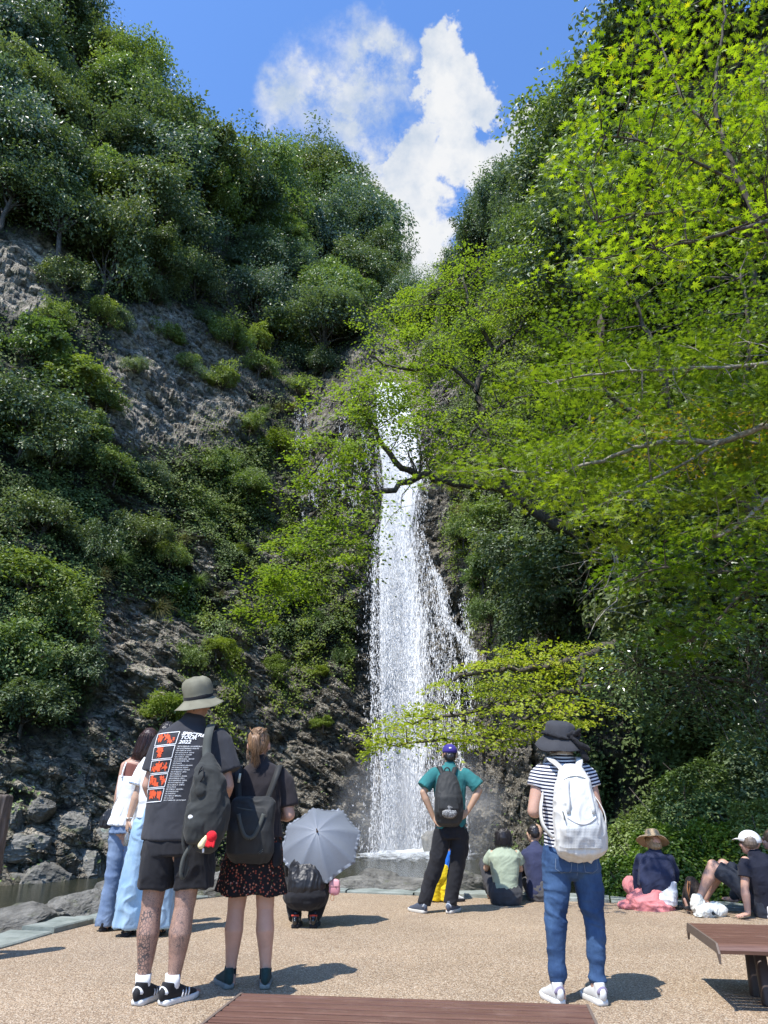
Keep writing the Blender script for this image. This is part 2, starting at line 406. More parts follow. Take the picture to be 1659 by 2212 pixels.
# earth bank between kerb and pool
ne = len(edge); offs = [.25, .8, 1.6, 3.2, 6.0]; zz = [-.02, -.12, -.9, -2.2, -3.3]
V = []
for o_, z_ in zip(offs, zz):
    for q in range(ne):
        p = edge[q]+Nn[q]*o_; V.append((p[0], p[1], z_))
V = np.array(V); V[ne:, 2] += fbm(V[ne:]*.9, 3, 3)*.25
i = np.arange(len(offs)*ne).reshape(len(offs), ne)
F = np.stack([i[:-1,:-1], i[:-1,1:], i[1:,1:], i[1:,:-1]], -1).reshape(-1,4)
m_bank, nt, out = new_mat('stony bank'); co = obco(nt)
bsdf(nt, out, nt.ramp(nt.noise(co, 3, 8, .65), [(.35, (.05,.05,.035)), (.6, (.15,.145,.12)), (.75, (.09,.11,.04))]), .85, .3, bump(nt, nt.noise(co, 9, 8, .7), .8, .05))
mesh_obj('bank', mesh_np('bank', V, F, smooth=True), m_bank, kind='structure')

# ------------------------------------------------------------------ boulders
m_rock, nt, out = new_mat('grey boulder'); co = obco(nt)
oi = nt.n('ShaderNodeObjectInfo')
n1 = nt.noise(nt.map(co, (1,1,1.6), (.4,.3,0)), 3.0, 9, .68)
c = nt.ramp(n1, [(.28, (.07,.068,.058)), (.5, (.20,.19,.165)), (.7, (.34,.325,.285))])
c = nt.mix(nt.ramp(nt.noise(co, 2.1, 6, .7), [(.56, 0), (.66, .7)]), c, (.09,.105,.04))
c = nt.mix(1.0, c, nt.ramp(oi.outputs['Random'], [(0, .75), (1, 1.12)]), 'MULTIPLY')
bsdf(nt, out, c, .78, .4, bump(nt, nt.math('ADD', nt.noise(co, 7, 9, .7), nt.noise(nt.map(co,(1,1,3),(.5,.4,0)), 2.5, 6, .7)), .85, .07))
def boulder_mesh(seed, sub=5):
    bm = bmesh.new(); bmesh.ops.create_icosphere(bm, subdivisions=sub, radius=1.0)
    P = np.array([v.co[:] for v in bm.verts]); 
    r_ = np.random.default_rng(seed)
    # chop by random planes for a blocky stone
    for q in range(20):
        n = r_.normal(size=3); n /= np.linalg.norm(n); d = r_.uniform(.62, .9)
        t = P@n; ex = np.maximum(t-d, 0); P = P - n*ex[:,None]*.93
    P *= (1+.10*fbm(P*1.6+seed, 3, seed)+.08*fbm(P*4+seed, 4, seed+9, .6, ridge=True))[:,None]
    for v, p in zip(bm.verts, P): v.co = p
    me = bpy.data.meshes.new('boulder'); bm.to_mesh(me); bm.free(); set_smooth(me, False); me.materials.append(m_rock); return me
BM = [boulder_mesh(k) for k in (1,2,3,4,5)]
def boulder(p, s, k, rz, label, group):
    o = bpy.data.objects.new('boulder', BM[k % 5]); o.location = p; o.scale = s; o.rotation_euler = (rr_.uniform(-.2,.2), rr_.uniform(-.2,.2), rz)
    put(o); tag(o, label, 'boulder', group); return o
rr_ = random.Random(11)
shore = [(35,1885,1.9,1.5,1.1,'low grey boulder at the waterline right behind the wooden post'),(110,1868,2.6,2.0,1.6,'broad grey boulder on the far shore of the pool, right of the wooden post'),
         (190,1850,2.2,1.8,1.9,'tall grey boulder at the pool edge left of the white camisole'),(60,1800,1.7,1.5,1.5,'rounded boulder above the far pool shore at the left'),
         (165,1760,2.3,1.8,1.5,'large tilted boulder on the rubble slope left of the black handbag'),(230,1800,1.6,1.4,1.5,'boulder behind the black handbag'),
         (95,1720,1.4,1.2,1.0,'small boulder high on the rubble slope above the pool'),(20,1735,1.5,1.3,1.2,'boulder on the rubble slope beside the top of the wooden post'),
         (265,1880,1.8,1.5,1.6,'pool-edge boulder hidden partly by the blue jeans'),(300,1700,1.5,1.3,1.1,'boulder in the gap between the left women and the cliff')]
for i_, (x, y, a, b, c_, lb) in enumerate(shore):
    p = hit(x, y); p = p*((p.xy.length-.5)/p.xy.length) if False else p
    boulder(p + Vector((p.x,p.y,0)).normalized()*.35 - Vector((0,0,.5)), (a*.62, b*.5, c_*.5), i_, i_*1.3, lb, 'boulders on the far shore of the pool')
rim = [(-4.0,7.6,.62,.42,.2,'flat grey stone left of the terrace beside the wooden post'),(-3.72,8.35,.55,.42,.22,'low grey stone between the pool and the kerb at the left'),(-3.38,9.05,.5,.4,.26,'rounded stone on the kerb edge left of the jeans'),
       (-2.98,9.9,.75,.5,.38,'largest pale stone beyond the kerb, left of the jeans'),(-2.2,10.75,.8,.55,.36,'stone beyond the kerb behind the left women'),
       (-1.45,11.35,.6,.42,.30,'stone beyond the kerb seen between the tall man and ponytailed woman'),(-.35,11.35,.55,.4,.28,'stone beyond the kerb right of the parasol'),(.25,11.2,.55,.42,.23,'flat stone below the falls between parasol and teal shirt'),
       (1.02,10.95,.55,.42,.36,'hump of grey stone between the teal-shirted man and the sage shirt'),(-.05,11.6,.6,.4,.3,'stone at the foot of the falls left of the teal-shirted man'),(1.95,10.85,.5,.4,.3,'dark stone beyond the kerb behind the navy shirt')]
for i_, (x, y, a, b, c_, lb) in enumerate(rim):
    boulder((x, y, -.06), (a, b, c_), i_+2, i_*.9, lb, 'stones along the terrace rim')
hb = hit(885, 1850); boulder(Vector((2.9, 42.6, -1.5)), (.9,.9,1.6), 3, .4, 'wet dark rock in the spray at the foot of the waterfall', None)
# ------------------------------------------------------------------ the waterfall
m_fall, nt, out = new_mat('falling water'); co = obco(nt)
gm = nt.n('ShaderNodeNewGeometry')
def foamy(nt, gm):     # froth scatters like a pile of drops, not like a flat sheet
    a = nt.n('ShaderNodeVectorMath', {'operation': 'ADD'}); nt.set(a, 0, gm.outputs['Normal']); nt.set(a, 1, (-.35,-.45,.85)); return a.outputs[0]
al = nt.n('ShaderNodeAttribute', {'attribute_name': 'dens'}).outputs['Fac']
st = nt.noise(nt.map(co, (2.6,2.6,.16)), 1.6, 8, .72, .3)
st2 = nt.noise(nt.map(co, (9,9,1.6)), 1.3, 5, .7)
a_ = nt.math('ADD', nt.math('MULTIPLY', st, .75), nt.math('MULTIPLY', st2, .55))
a_ = nt.math('ADD', a_, nt.math('MULTIPLY', al, .75))
a_ = nt.ramp(a_, [(.84, 0), (1.34, .85)])
b = bsdf(nt, None, (.84,.86,.885), .45, .3, foamy(nt, gm))
tl_ = nt.n('ShaderNodeBsdfTranslucent'); nt.set(tl_, 0, (.9,.94,.98,1))
mxa = nt.n('ShaderNodeMixShader'); nt.set(mxa, 0, .15); nt.set(mxa, 1, b.outputs[0]); nt.set(mxa, 2, tl_.outputs[0])
tr = nt.n('ShaderNodeBsdfTransparent'); mx = nt.n('ShaderNodeMixShader')
nt.set(mx, 0, a_); nt.set(mx, 1, tr.outputs[0]); nt.set(mx, 2, mxa.outputs[0]); nt.set(out, 'Surface', mx.outputs[0])
m_drop, nt, out = new_mat('water drops')
b = bsdf(nt, None, (.62,.64,.67), .4, .4, foamy(nt, nt.n('ShaderNodeNewGeometry'))); tl_ = nt.n('ShaderNodeBsdfTranslucent'); nt.set(tl_, 0, (.9,.94,.98,1))
mx = nt.n('ShaderNodeMixShader'); nt.set(mx, 0, .15); nt.set(mx, 1, b.outputs[0]); nt.set(mx, 2, tl_.outputs[0]); nt.set(out, 'Surface', mx.outputs[0])
FY = [828, 880, 950,1050,1150,1250,1350,1450,1600,1750,1880]
FL = [812, 806, 812, 820, 812, 808, 806, 806, 808, 808, 800]
FR = [868, 892, 908, 924, 912, 942, 968, 985, 992,1002,1012]
def fall_r(azd, z):       # smooth wall under the water
    return wall_profile(azd, z)
def fall_pt(x, y, off):
    a, e = vang(x, y); ad = math.degrees(a); te = math.tan(e)
    r = 46.0
    for _ in range(12): r = float(wall_profile(np.array(ad), np.array(EYE+r*te)))
    r -= off; return (r*math.sin(a), r*math.cos(a), EYE+r*te)
rw = np.random.default_rng(3)
NVr, NUc = 90, 26
V = []; D = []
for lay in range(2):
    for j in range(NVr+1):
        y = 826+(1885-826)*j/NVr
        l_, r_ = np.interp(y, FY, FL), np.interp(y, FY, FR)
        for i in range(NUc+1):
            u = i/NUc; x = l_+(r_-l_)*u
            off = .35+lay*.45+.9*max(0,(y-1000)/880)
            V.append(fall_pt(x, y, off))
            core = math.exp(-((u-np.interp(y,[830,1000,1250,1900],[.45,.4,.33,.26]))/np.interp(y,[830,1250,1900],[.5,.3,.2]))**2)
            edge_ = min(1, min(u, 1-u)*9)
            D.append((.18+.62*core)*edge_ - .35*(1-edge_) + (.25 if y < 1000 else 0)*edge_ - max(0,(870-y)/44)*.5*(.5+.5*math.sin(u*17+1)) + max(0,(y-1780)/105)*.25 - lay*.12)
V = np.array(V); nper = (NVr+1)*(NUc+1); F = []
for lay in range(2):
    i = np.arange(nper).reshape(NVr+1, NUc+1)+lay*nper
    F.append(np.stack([i[:-1,:-1], i[:-1,1:], i[1:,1:], i[1:,:-1]], -1).reshape(-1,4))
F = np.concatenate(F)
V[:,1] += .12*fbm(V*np.array([1.2,1.2,.3]), 3, 5)
# threads and drops: thin vertical slivers
def slivers(P, Ln, W):
    n = len(P); a = rw.uniform(0, math.pi, n); dx = np.cos(a)*W; dy = np.sin(a)*W*.6
    tilt = rw.normal(0, .06, n)*Ln
    Vs = np.empty((n,4,3)); 
    Vs[:,0] = P+np.column_stack([tilt, 0*W, Ln*.5]); Vs[:,2] = P-np.column_stack([tilt, 0*W, Ln*.5])
    Vs[:,1] = P+np.column_stack([dx, dy, Ln*0]); Vs[:,3] = P-np.column_stack([dx, dy, Ln*0])
    return Vs.reshape(-1,3), np.arange(n*4).reshape(n,4)
N = 52000; S = []
def ssmp(n, yr, coredens):
    out = []
    ys = rw.uniform(yr[0], yr[1], n)
    for y in ys:
        l_, r_ = np.interp(y, FY, FL), np.interp(y, FY, FR)
        if rw.random() < coredens: u = np.interp(y,[830,1000,1250,1900],[.48,.42,.33,.27]) + rw.normal(0, np.interp(y,[830,1250,1900],[.25,.17,.12]))
        else: u = rw.uniform(-.04, 1.04)
        # gather into threads
        if rw.random() < .26: u = (round(u*9+.4*math.sin(y*.013))/9)+rw.normal(0,.018)
        x = l_+(r_-l_)*u
        out.append((x, y))
    return out
pp = ssmp(50000, (838, 1885), .68) + ssmp(20000, (1150,1880), .15)
# side stream curving over the right shoulder
for _ in range(2600):
    t = rw.uniform(0,1); y = 1230+t*200; x = 935+85*t**1.3+rw.normal(0,5+5*t)+ (8*math.sin(t*9)); pp.append((x,y))
for _ in range(900):
    t = rw.uniform(0,1); y = 1290+t*330; x = 1003+18*t+rw.normal(0,7); pp.append((x,y))
# trickles over the wet ledges at the upper left
for k in range(24):
    x0 = 640+k*7.2; y0 = 885+rw.uniform(-10,160); ln_ = rw.uniform(30,120)
    for _ in range(int(55+rw.uniform(0,70))):
        pp.append((x0+rw.normal(0,2.2), y0+rw.uniform(0, ln_)))
P = np.array([fall_pt(x, y, rw.uniform(.9, 2.6)+.9*max(0,(y-1000)/880)) for x, y in pp])
n = len(P); big_ = rw.random(n)**3
Ls = (.05+.30*big_); Ws = .007+.011*rw.random(n)
Vs, Fs = slivers(P, Ls, Ws)
me = mesh_np('waterfall', np.concatenate([V, Vs]), np.concatenate([F, Fs+len(V)]), {'dens': np.concatenate([D, np.ones(len(Vs))])})
mi = np.zeros(len(F)+len(Fs), dtype=np.int32); mi[len(F):] = 1
me.materials.append(m_fall); me.materials.append(m_drop); me.polygons.foreach_set('material_index', mi)
o = bpy.data.objects.new('waterfall', me); put(o); tag(o, kind='structure')
# foam on the pool where it lands
m_foam, nt, out = new_mat('foam'); co = obco(nt)
fa = nt.n('ShaderNodeAttribute', {'attribute_name': 'dens'}).outputs['Fac']
f_ = nt.math('ADD', nt.noise(co, 1.4, 8, .7), nt.math('MULTIPLY', fa, .6))
b = bsdf(nt, None, (.85,.9,.93), .6, .3); tr = nt.n('ShaderNodeBsdfTransparent'); mx = nt.n('ShaderNodeMixShader')
nt.set(mx, 0, nt.ramp(f_, [(.72, 0), (1.0, .9)])); nt.set(mx, 1, tr.outputs[0]); nt.set(mx, 2, b.outputs[0]); nt.set(out, 'Surface', mx.outputs[0])
gx, gy = np.meshgrid(np.linspace(-5,9,50), np.linspace(32,47,50)); 
dn = 1-np.sqrt(((gx-1.5)/5.5)**2+((gy-43)/8)**2)
V = np.column_stack([gx.ravel(), gy.ravel(), np.full(gx.size, -1.59)+np.maximum(dn.ravel(),0)*.25*rw.random(gx.size)])
i = np.arange(gx.size).reshape(gx.shape); F = np.stack([i[:-1,:-1], i[:-1,1:], i[1:,1:], i[1:,:-1]], -1).reshape(-1,4)
mesh_obj('foam', mesh_np('foam', V, F, {'dens': dn.ravel()}, smooth=True), m_foam, kind='structure')
# spray: a low drifting cloud of fine water
m_mist, nt, out = new_mat('spray'); tcn = nt.n('ShaderNodeTexCoord'); co = tcn.outputs['Object']
ln = nt.n('ShaderNodeVectorMath', {'operation': 'LENGTH'}); nt.set(ln, 0, co)
fo = nt.ramp(ln.outputs['Value'], [(.15, 1.0), (.95, 0)])
nz = nt.ramp(nt.noise(nt.map(co, (1,1,1)), 2.6, 5, .62), [(.36, 0), (.66, 1)])
vp = nt.n('ShaderNodeVolumePrincipled'); nt.set(vp, 'Color', (1,1,1,1)); nt.set(vp, 'Anisotropy', -.3)
nt.set(vp, 'Density', nt.math('MULTIPLY', nt.math('MULTIPLY', fo, nz), .42)); nt.set(out, 'Volume', vp.outputs[0])
def mist(loc, sc, lb):
    bm = bmesh.new(); bmesh.ops.create_icosphere(bm, subdivisions=3, radius=1.0); me = bpy.data.meshes.new('spray'); bm.to_mesh(me); bm.free()
    o = mesh_obj('spray', me, m_mist, kind='stuff', label=lb, cat='spray'); o.location = loc; o.scale = sc
mist((.6, 39.6, .3), (3.6, 2.2, 4.2), 'white spray drifting at the foot of the falls')
mist((3.7, 40.0, .5), (3.2, 2.0, 3.6), 'thin spray drifting right of the falls below the maple sprays')
# ------------------------------------------------------------------ leaves and trees
def leaf_mat(name, ca, cb, trans=.35, rough=.42, spec=.5, yel=None, huevar=.0):
    m, nt, out = new_mat(name)
    r_ = nt.n('ShaderNodeAttribute', {'attribute_name': 'rnd'}).outputs['Fac']
    c_ = nt.n('ShaderNodeAttribute', {'attribute_name': 'clu'}).outputs['Fac']
    oi = nt.n('ShaderNodeObjectInfo').outputs['Random']
    f = nt.math('ADD', nt.math('MULTIPLY', r_, .5), nt.math('MULTIPLY', c_, .5))
    col = nt.mix(f, ca, cb)
    if yel: col = nt.mix(nt.ramp(r_, [(.93, 0), (.97, .6)]), col, yel)
    col = nt.mix(1.0, col, nt.ramp(oi, [(0, (.72,.78,.85)), (.5, (1,1,1)), (1, (1.25,1.12,.85))]), 'MULTIPLY')
    b = bsdf(nt, None, col, rough, spec)
    t = nt.n('ShaderNodeBsdfTranslucent'); nt.set(t, 0, nt.mix(1.0, col, (1.35,1.5,.5), 'MULTIPLY'))
    mx = nt.n('ShaderNodeMixShader'); nt.set(mx, 0, trans); nt.set(mx, 1, b.outputs[0]); nt.set(mx, 2, t.outputs[0])
    nt.set(out, 'Surface', mx.outputs[0]); return m
L_dark = leaf_mat('glossy evergreen leaves', (.050,.080,.038), (.215,.275,.13), .24, .42, .5)
L_blue = leaf_mat('blue green leaves', (.075,.115,.072), (.25,.315,.195), .27, .42, .55)
L_mid  = leaf_mat('mid green leaves', (.090,.135,.042), (.29,.37,.125), .32, .42, .5)
L_yel  = leaf_mat('yellow green leaves', (.10,.15,.016), (.26,.32,.045), .42, .5, .4)
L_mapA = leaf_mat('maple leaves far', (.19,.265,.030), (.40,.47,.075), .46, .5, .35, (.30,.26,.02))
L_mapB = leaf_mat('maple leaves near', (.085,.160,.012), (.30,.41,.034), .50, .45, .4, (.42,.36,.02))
L_mapC = leaf_mat('maple leaves shaded', (.075,.125,.012), (.27,.350,.036), .45, .45, .4, (.18,.20,.02))  # darker leaf tone; behind the nearest boughs it puts shade into the colour
L_cam  = leaf_mat('camellia leaves', (.035,.075,.028), (.10,.165,.065), .14, .30, 1.0)
L_ivy = leaf_mat('ivy leaves', (.045,.075,.022), (.19,.245,.075), .2, .62, .25)
L_fern = leaf_mat('fern fronds', (.045,.095,.014), (.13,.20,.035), .4, .5, .35)
L_dry  = leaf_mat('straw grass', (.10,.11,.025), (.26,.23,.09), .35, .6, .3)
m_bark, nt, out = new_mat('bark'); co = obco(nt)
bsdf(nt, out, nt.ramp(nt.noise(nt.map(co, (6,6,1.5)), 2, 7, .65), [(.3, (.03,.026,.02)), (.6, (.12,.10,.08)), (.75, (.22,.20,.17))]), .85, .25, bump(nt, nt.noise(nt.map(co,(8,8,1.5)), 3, 6), .7, .02))
m_bark2, nt, out = new_mat('pale bark'); co = obco(nt)
bsdf(nt, out, nt.ramp(nt.noise(nt.map(co, (5,5,5)), 3, 7, .65), [(.3, (.10,.085,.06)), (.55, (.28,.25,.2)), (.75, (.45,.42,.36))]), .8, .25, bump(nt, nt.noise(co, 20, 6), .5, .01))

def unit(v): return v/np.maximum(np.linalg.norm(v, axis=-1, keepdims=True), 1e-9)
def leaf_quads(P, N, D, L, W, fold=.25):
    """diamond leaves folded along the midrib; P base points, N normals, D directions"""
    N = unit(N); D = unit(D - N*(D*N).sum(-1, keepdims=True)); S = np.cross(N, D)
    L = np.asarray(L)[:,None]; W = np.asarray(W)[:,None]; n = len(P)
    V = np.empty((n,4,3)); V[:,0] = P; V[:,2] = P+D*L - N*L*.12
    V[:,1] = P+D*L*.45+S*W+N*W*fold; V[:,3] = P+D*L*.45-S*W+N*W*fold
    return V.reshape(-1,3), np.arange(n*4).reshape(n,4)
STAR = []
for a, l in ((180,.10),(152,.34),(118,.52),(95,.24),(66,.82),(48,.30),(32,.95),(15,.36),(0,1.0)): STAR.append((a,l))
STAR = [(math.radians(a), l) for a, l in STAR] + [(math.radians(-a), l) for a, l in STAR[-2:0:-1]]
def leaf_stars(P, N, D, L):
    N = unit(N); D = unit(D - N*(D*N).sum(-1, keepdims=True)); S = np.cross(N, D); n = len(P); k = len(STAR)
    L = np.asarray(L)[:,None]; V = np.empty((n,k+1,3)); c = P+D*L*.35; V[:,0] = c
    for i, (a, l) in enumerate(STAR):
        V[:,i+1] = c+(D*math.cos(a)+S*math.sin(a))*L*l*.62 - N*L*(.10*l*l)
    base = np.arange(n)[:,None]*(k+1); tri = np.array([(0, i+1, (i+1)%k+1) for i in range(k)])
    F = (base[:,:,None]+tri[None]).reshape(-1,3); return V.reshape(-1,3), F
def tubes(paths, name, mat, parent=None, sides=6):
    """paths: list of (points Nx3, radii N): tapered round limbs, one mesh"""
    V = []; F = []; n0 = 0
    for pts, rad in paths:
        pts = np.asarray(pts, float); rad = np.asarray(rad, float)
        T = unit(np.gradient(pts, axis=0)); up = np.array([0,0,1.]) if abs(T[0][2]) < .9 else np.array([1.,0,0])
        A_ = unit(np.cross(T, up)); B_ = np.cross(T, A_)
        for i in range(len(pts)):
            for s_ in range(sides):
                a = 2*math.pi*s_/sides; V.append(pts[i]+(A_[i]*math.cos(a)+B_[i]*math.sin(a))*rad[i])
        for i in range(len(pts)-1):
            for s_ in range(sides):
                a = n0+i*sides+s_; b_ = n0+i*sides+(s_+1)%sides; F.append((a, b_, b_+sides, a+sides))
        n0 = len(V)
    me = mesh_np(name, V, F, smooth=True)
    return me if parent is False else mesh_obj(name, me, mat, parent)
def bent(a, b, n, wob, r):
    a = np.asarray(a, float); b = np.asarray(b, float); t = np.linspace(0,1,n)[:,None]
    d = np.linalg.norm(b-a); p = a+(b-a)*t
    w = r.normal(size=(n,3))*wob*d; w[0] = 0; w[-1] = 0; w = (w+np.roll(w,1,0)+np.roll(w,-1,0))/2.2; w[0] = 0; w[-1] = 0
    return p+w
def crown_broad(seed, Rc=3.0, Hc=2.6, nl=15, tw=24, lv=30, ls=.17, droop=0.0):
    r = np.random.default_rng(seed); P=[];N=[];D=[];CL=[]; lobes=[]
    for q in range(nl):
        for _ in range(20):
            d = unit(r.normal(size=3)); d[2] = abs(d[2])*1.15-.45
            c = d*np.array([Rc,Rc,Hc])*r.uniform(.35,.82)
            if all(np.linalg.norm(c-l_[0]) > .34*Rc for l_ in lobes): break
        lobes.append((c, Rc*r.uniform(.18,.46)))
    for c, rl in lobes:
        cv = r.uniform(0,1)
        t = r.normal(size=(tw,3)); t[:,2] = t[:,2]+.15; t = unit(t)
        tc = c + t*np.array([1.05,1.05,1.0])*rl*(r.uniform(.55,1.05,(tw,1)))
        for k in range(tw):
            g = r.normal(size=(lv,3))*rl*.24
            P.append(tc[k]+g*np.array([1.1,1.1,.95])); 
            out_ = unit(t[k]*.8+g/rl*1.6+np.array([0,0,.15]))
            N.append(unit(out_*.7+np.array([0,0,.45])+r.normal(size=(lv,3))*.55))
            D.append(out_+r.normal(size=(lv,3))*.5-np.array([0,0,droop])); CL.append(np.full(lv, np.clip(cv*.75+r.uniform(0,.35),0,1)))
    P=np.concatenate(P);N=np.concatenate(N);D=np.concatenate(D);CL=np.concatenate(CL); n=len(P)
    off_ = np.stack([fbm(P*.42+seed, 3, seed+q*7) for q in range(3)], -1); P = P + off_*np.array([1.5,1.5,1.0])*Rc/3
    L = ls*r.uniform(.65,1.25,n)
    V,F = leaf_quads(P,N,D,L,L*.27); 
    me = mesh_np('crown', V, F, {'rnd': np.repeat(r.random(n),4), 'clu': np.repeat(CL,4)})
    limbs = [(bent((0,0,-Hc*1.35),(r.normal()*.2,r.normal()*.2,-Hc*.3),6,.04,r), np.linspace(.16,.11,6)*Rc/3)]
    for c, rl in lobes: limbs.append((bent(limbs[0][0][-1-r.integers(0,3)], c, 6, .07, r), np.linspace(.075,.015,6)*Rc/3))
    tm = tubes(limbs, 'trunk', m_bark, False, 5); tm.materials.append(m_bark)
    return me, tm
def crown_shrub(seed):
    return crown_broad(seed, 3.0, 2.4, 13, 19, 27, .26, .35)
def variants(me, mats):
    out = []
    for m in mats:
        c = me.copy(); c.materials.clear(); c.materials.append(m); out.append(c)
    return out
CB = []
for k in range(5):
    me, tm = crown_broad(100+k, 3.0, 3.0+.4*(k%2), 19+k%3, 22, 44, .20+.02*(k%2), .3*(k%3))
    CB.append((variants(me, [L_dark, L_blue, L_mid, L_yel]), tm))
CS = []
for k in range(4):
    me, tm = crown_shrub(300+k); CS.append((variants(me, [L_dark, L_blue, L_mid, L_yel]), tm))
ORD = ['first','second','third','fourth','fifth','sixth','seventh','eighth','ninth','tenth','eleventh','twelfth','thirteenth','fourteenth','fifteenth','sixteenth','seventeenth','eighteenth','nineteenth','twentieth']
KIND = ['dark glossy','blue-green','mid-green','yellow-green']
def place_tree(c, s, kind, k, rz, name, label, cat, group, flat=1.0, tilt=(0,0)):
    root = bpy.data.objects.new(name, None); root.location = c; root.rotation_euler = (tilt[0], tilt[1], rz); root.scale = (s*rt.uniform(.82,1.22), s*rt.uniform(.82,1.22), s*flat); root.empty_display_size=.5
    COL.objects.link(root); tag(root, label, cat, group)
    ms, tm = CS[k % 4] if 'shrub' in name else CB[k % 5]
    for nm, me in (('trunk', tm), ('crown', ms[kind])):
        o = bpy.data.objects.new(nm, me); COL.objects.link(o); o.parent = root
    return root
rt = random.Random(21)
# each row: list of photo points (y, [xs]), size, side
def forest_row(rowname, pts, size, kinds, out_off=.45, group='trees on the gorge slopes'):
    pts = [q for i_, q in enumerate(sorted(pts)) if i_ % 4 != 2]; n = len(pts); size = size*1.14
    for i, (x, y) in enumerate(pts):
        p = hit(x, y); s = size*1.24*rt.uniform(.74,1.25); kd = rt.choice(kinds)
        hd = Vector((p.x, p.y, 0)).normalized()
        c = p - hd*(3.0*s*out_off) + Vector((0,0,.5*s))
        lab = f'{KIND[kd]} evergreen, {ORD[i]} from left in {rowname}'
        place_tree(c, s, kd, rt.randrange(5), rt.uniform(0,6.28), 'evergreen_tree', lab, 'tree', group, rt.uniform(.85,1.3), (rt.uniform(-.25,.25), rt.uniform(-.25,.25)))
LR = [('the skyline row on the left slope', [(60,-60),(165,-40),(255,20),(330,95),(385,160),(405,215),(455,255),(520,285),(600,290),(680,300),(745,340),(790,400)], 1.12, [0,1,0,0,2]),
      ('the second row below the left skyline', [(10,40),(110,60),(200,110),(290,165),(350,230),(430,300),(500,335),(580,345),(660,360),(735,410),(785,455),(825,520)], 1.05, [0,1,0,2]),
      ('the third row down the left slope', [(-10,140),(80,165),(165,200),(245,250),(310,300),(385,350),(460,385),(540,410),(700,470),(780,540)], 1.0, [0,1,1,2]),
      ('the fourth row down the left slope', [(20,260),(100,285),(185,320),(270,365),(345,415),(430,455),(510,480),(600,520),(690,560),(770,610)], .95, [0,1,2,0]),
      ('the fifth row down the left slope', [(0,370),(70,400),(150,420),(235,450),(310,500),(390,530),(470,560),(560,600),(650,640),(730,690),(800,640)], .85, [0,0,1,2]),
      ('the row above the left rock face', [(30,455),(120,495),(190,545),(250,585),(330,605),(410,625),(480,650),(560,675),(640,705),(710,740),(770,760)], .70, [0,2,0,1])]
for rn, pts, sz, kd in LR: forest_row(rn, pts, sz*1.14, kd)
RR = [('the skyline row right of the cloud', [(845,560),(885,510),(930,445),(985,400),(1040,360),(1090,300),(1150,230),(1205,160),(1255,110),(1290,40),(1340,-20),(1420,-60)], .95, [0,0,2,1]),
      ('the second row on the right slope', [(870,590),(930,530),(990,480),(1050,430),(1110,390),(1165,330),(1215,270),(1270,200),(1330,100)], .9, [0,0,1,2]),
      ('the third row on the right slope', [(890,640),(960,590),(1030,540),(1100,490),(1160,440),(1230,450),(1290,330),(1400,150),(1500,60)], .85, [0,1,2]),
      ('the fourth row on the right slope', [(900,720),(980,680),(1070,620),(1150,560),(1240,560),(1330,480),(1430,400),(1560,420),(1640,500)], .8, [0,2,1]),
      ('the fifth row on the right slope', [(950,800),(1040,760),(1130,700),(1230,680),(1330,640),(1440,600),(1560,640)], .72, [0,2])]
for rn, pts, sz, kd in RR: forest_row(rn, pts, sz*.80, kd)
for i_, (x, y, s_, kd, w_) in enumerate([(245,60,1.5,0,'at the very top'),(375,185,1.55,0,'where the left skyline drops steeply'),(480,300,1.25,1,'in the notch of the left skyline'),(580,325,1.35,0,'left of the humped group on the left skyline'),(670,325,1.45,0,'on top of the humped group on the left skyline'),(750,365,1.5,0,'at the right shoulder of the left skyline'),(795,440,1.35,0,'overhanging the gap at the right end of the left skyline')]):
    p = hit(x, y); hd = Vector((p.x, p.y, 0)).normalized(); place_tree(p-hd*2.0+Vector((0,0,.6)), s_, kd, i_, i_*1.1, 'evergreen_tree', 'big round dark evergreen '+w_, 'tree', 'trees on the gorge slopes', 1.05)
# a pale, loose tree above the falls and a slim one on the right skyline
def solo(x, y, s, kd, k, off, name, label, flat=1.0, group=None):
    p = hit(x, y); hd = Vector((p.x, p.y, 0)).normalized()
    s *= 1.14; place_tree(p-hd*off, s, kd, k, rt.uniform(0,6), name, label, 'tree' if 'tree' in name else 'shrub', group, flat)
solo(690,470,1.05,2,1,4.5,'leafy_tree','pale green loose tree in front of the dark forest, below the rounded left skyline',1.15)
solo(610,560,.8,2,3,3.5,'leafy_tree','pale green tree left of the loose pale tree above the rock face')
solo(640,390,.55,3,2,1.5,'leafy_tree','small yellow-green tree glowing between dark trunks below the left skyline')
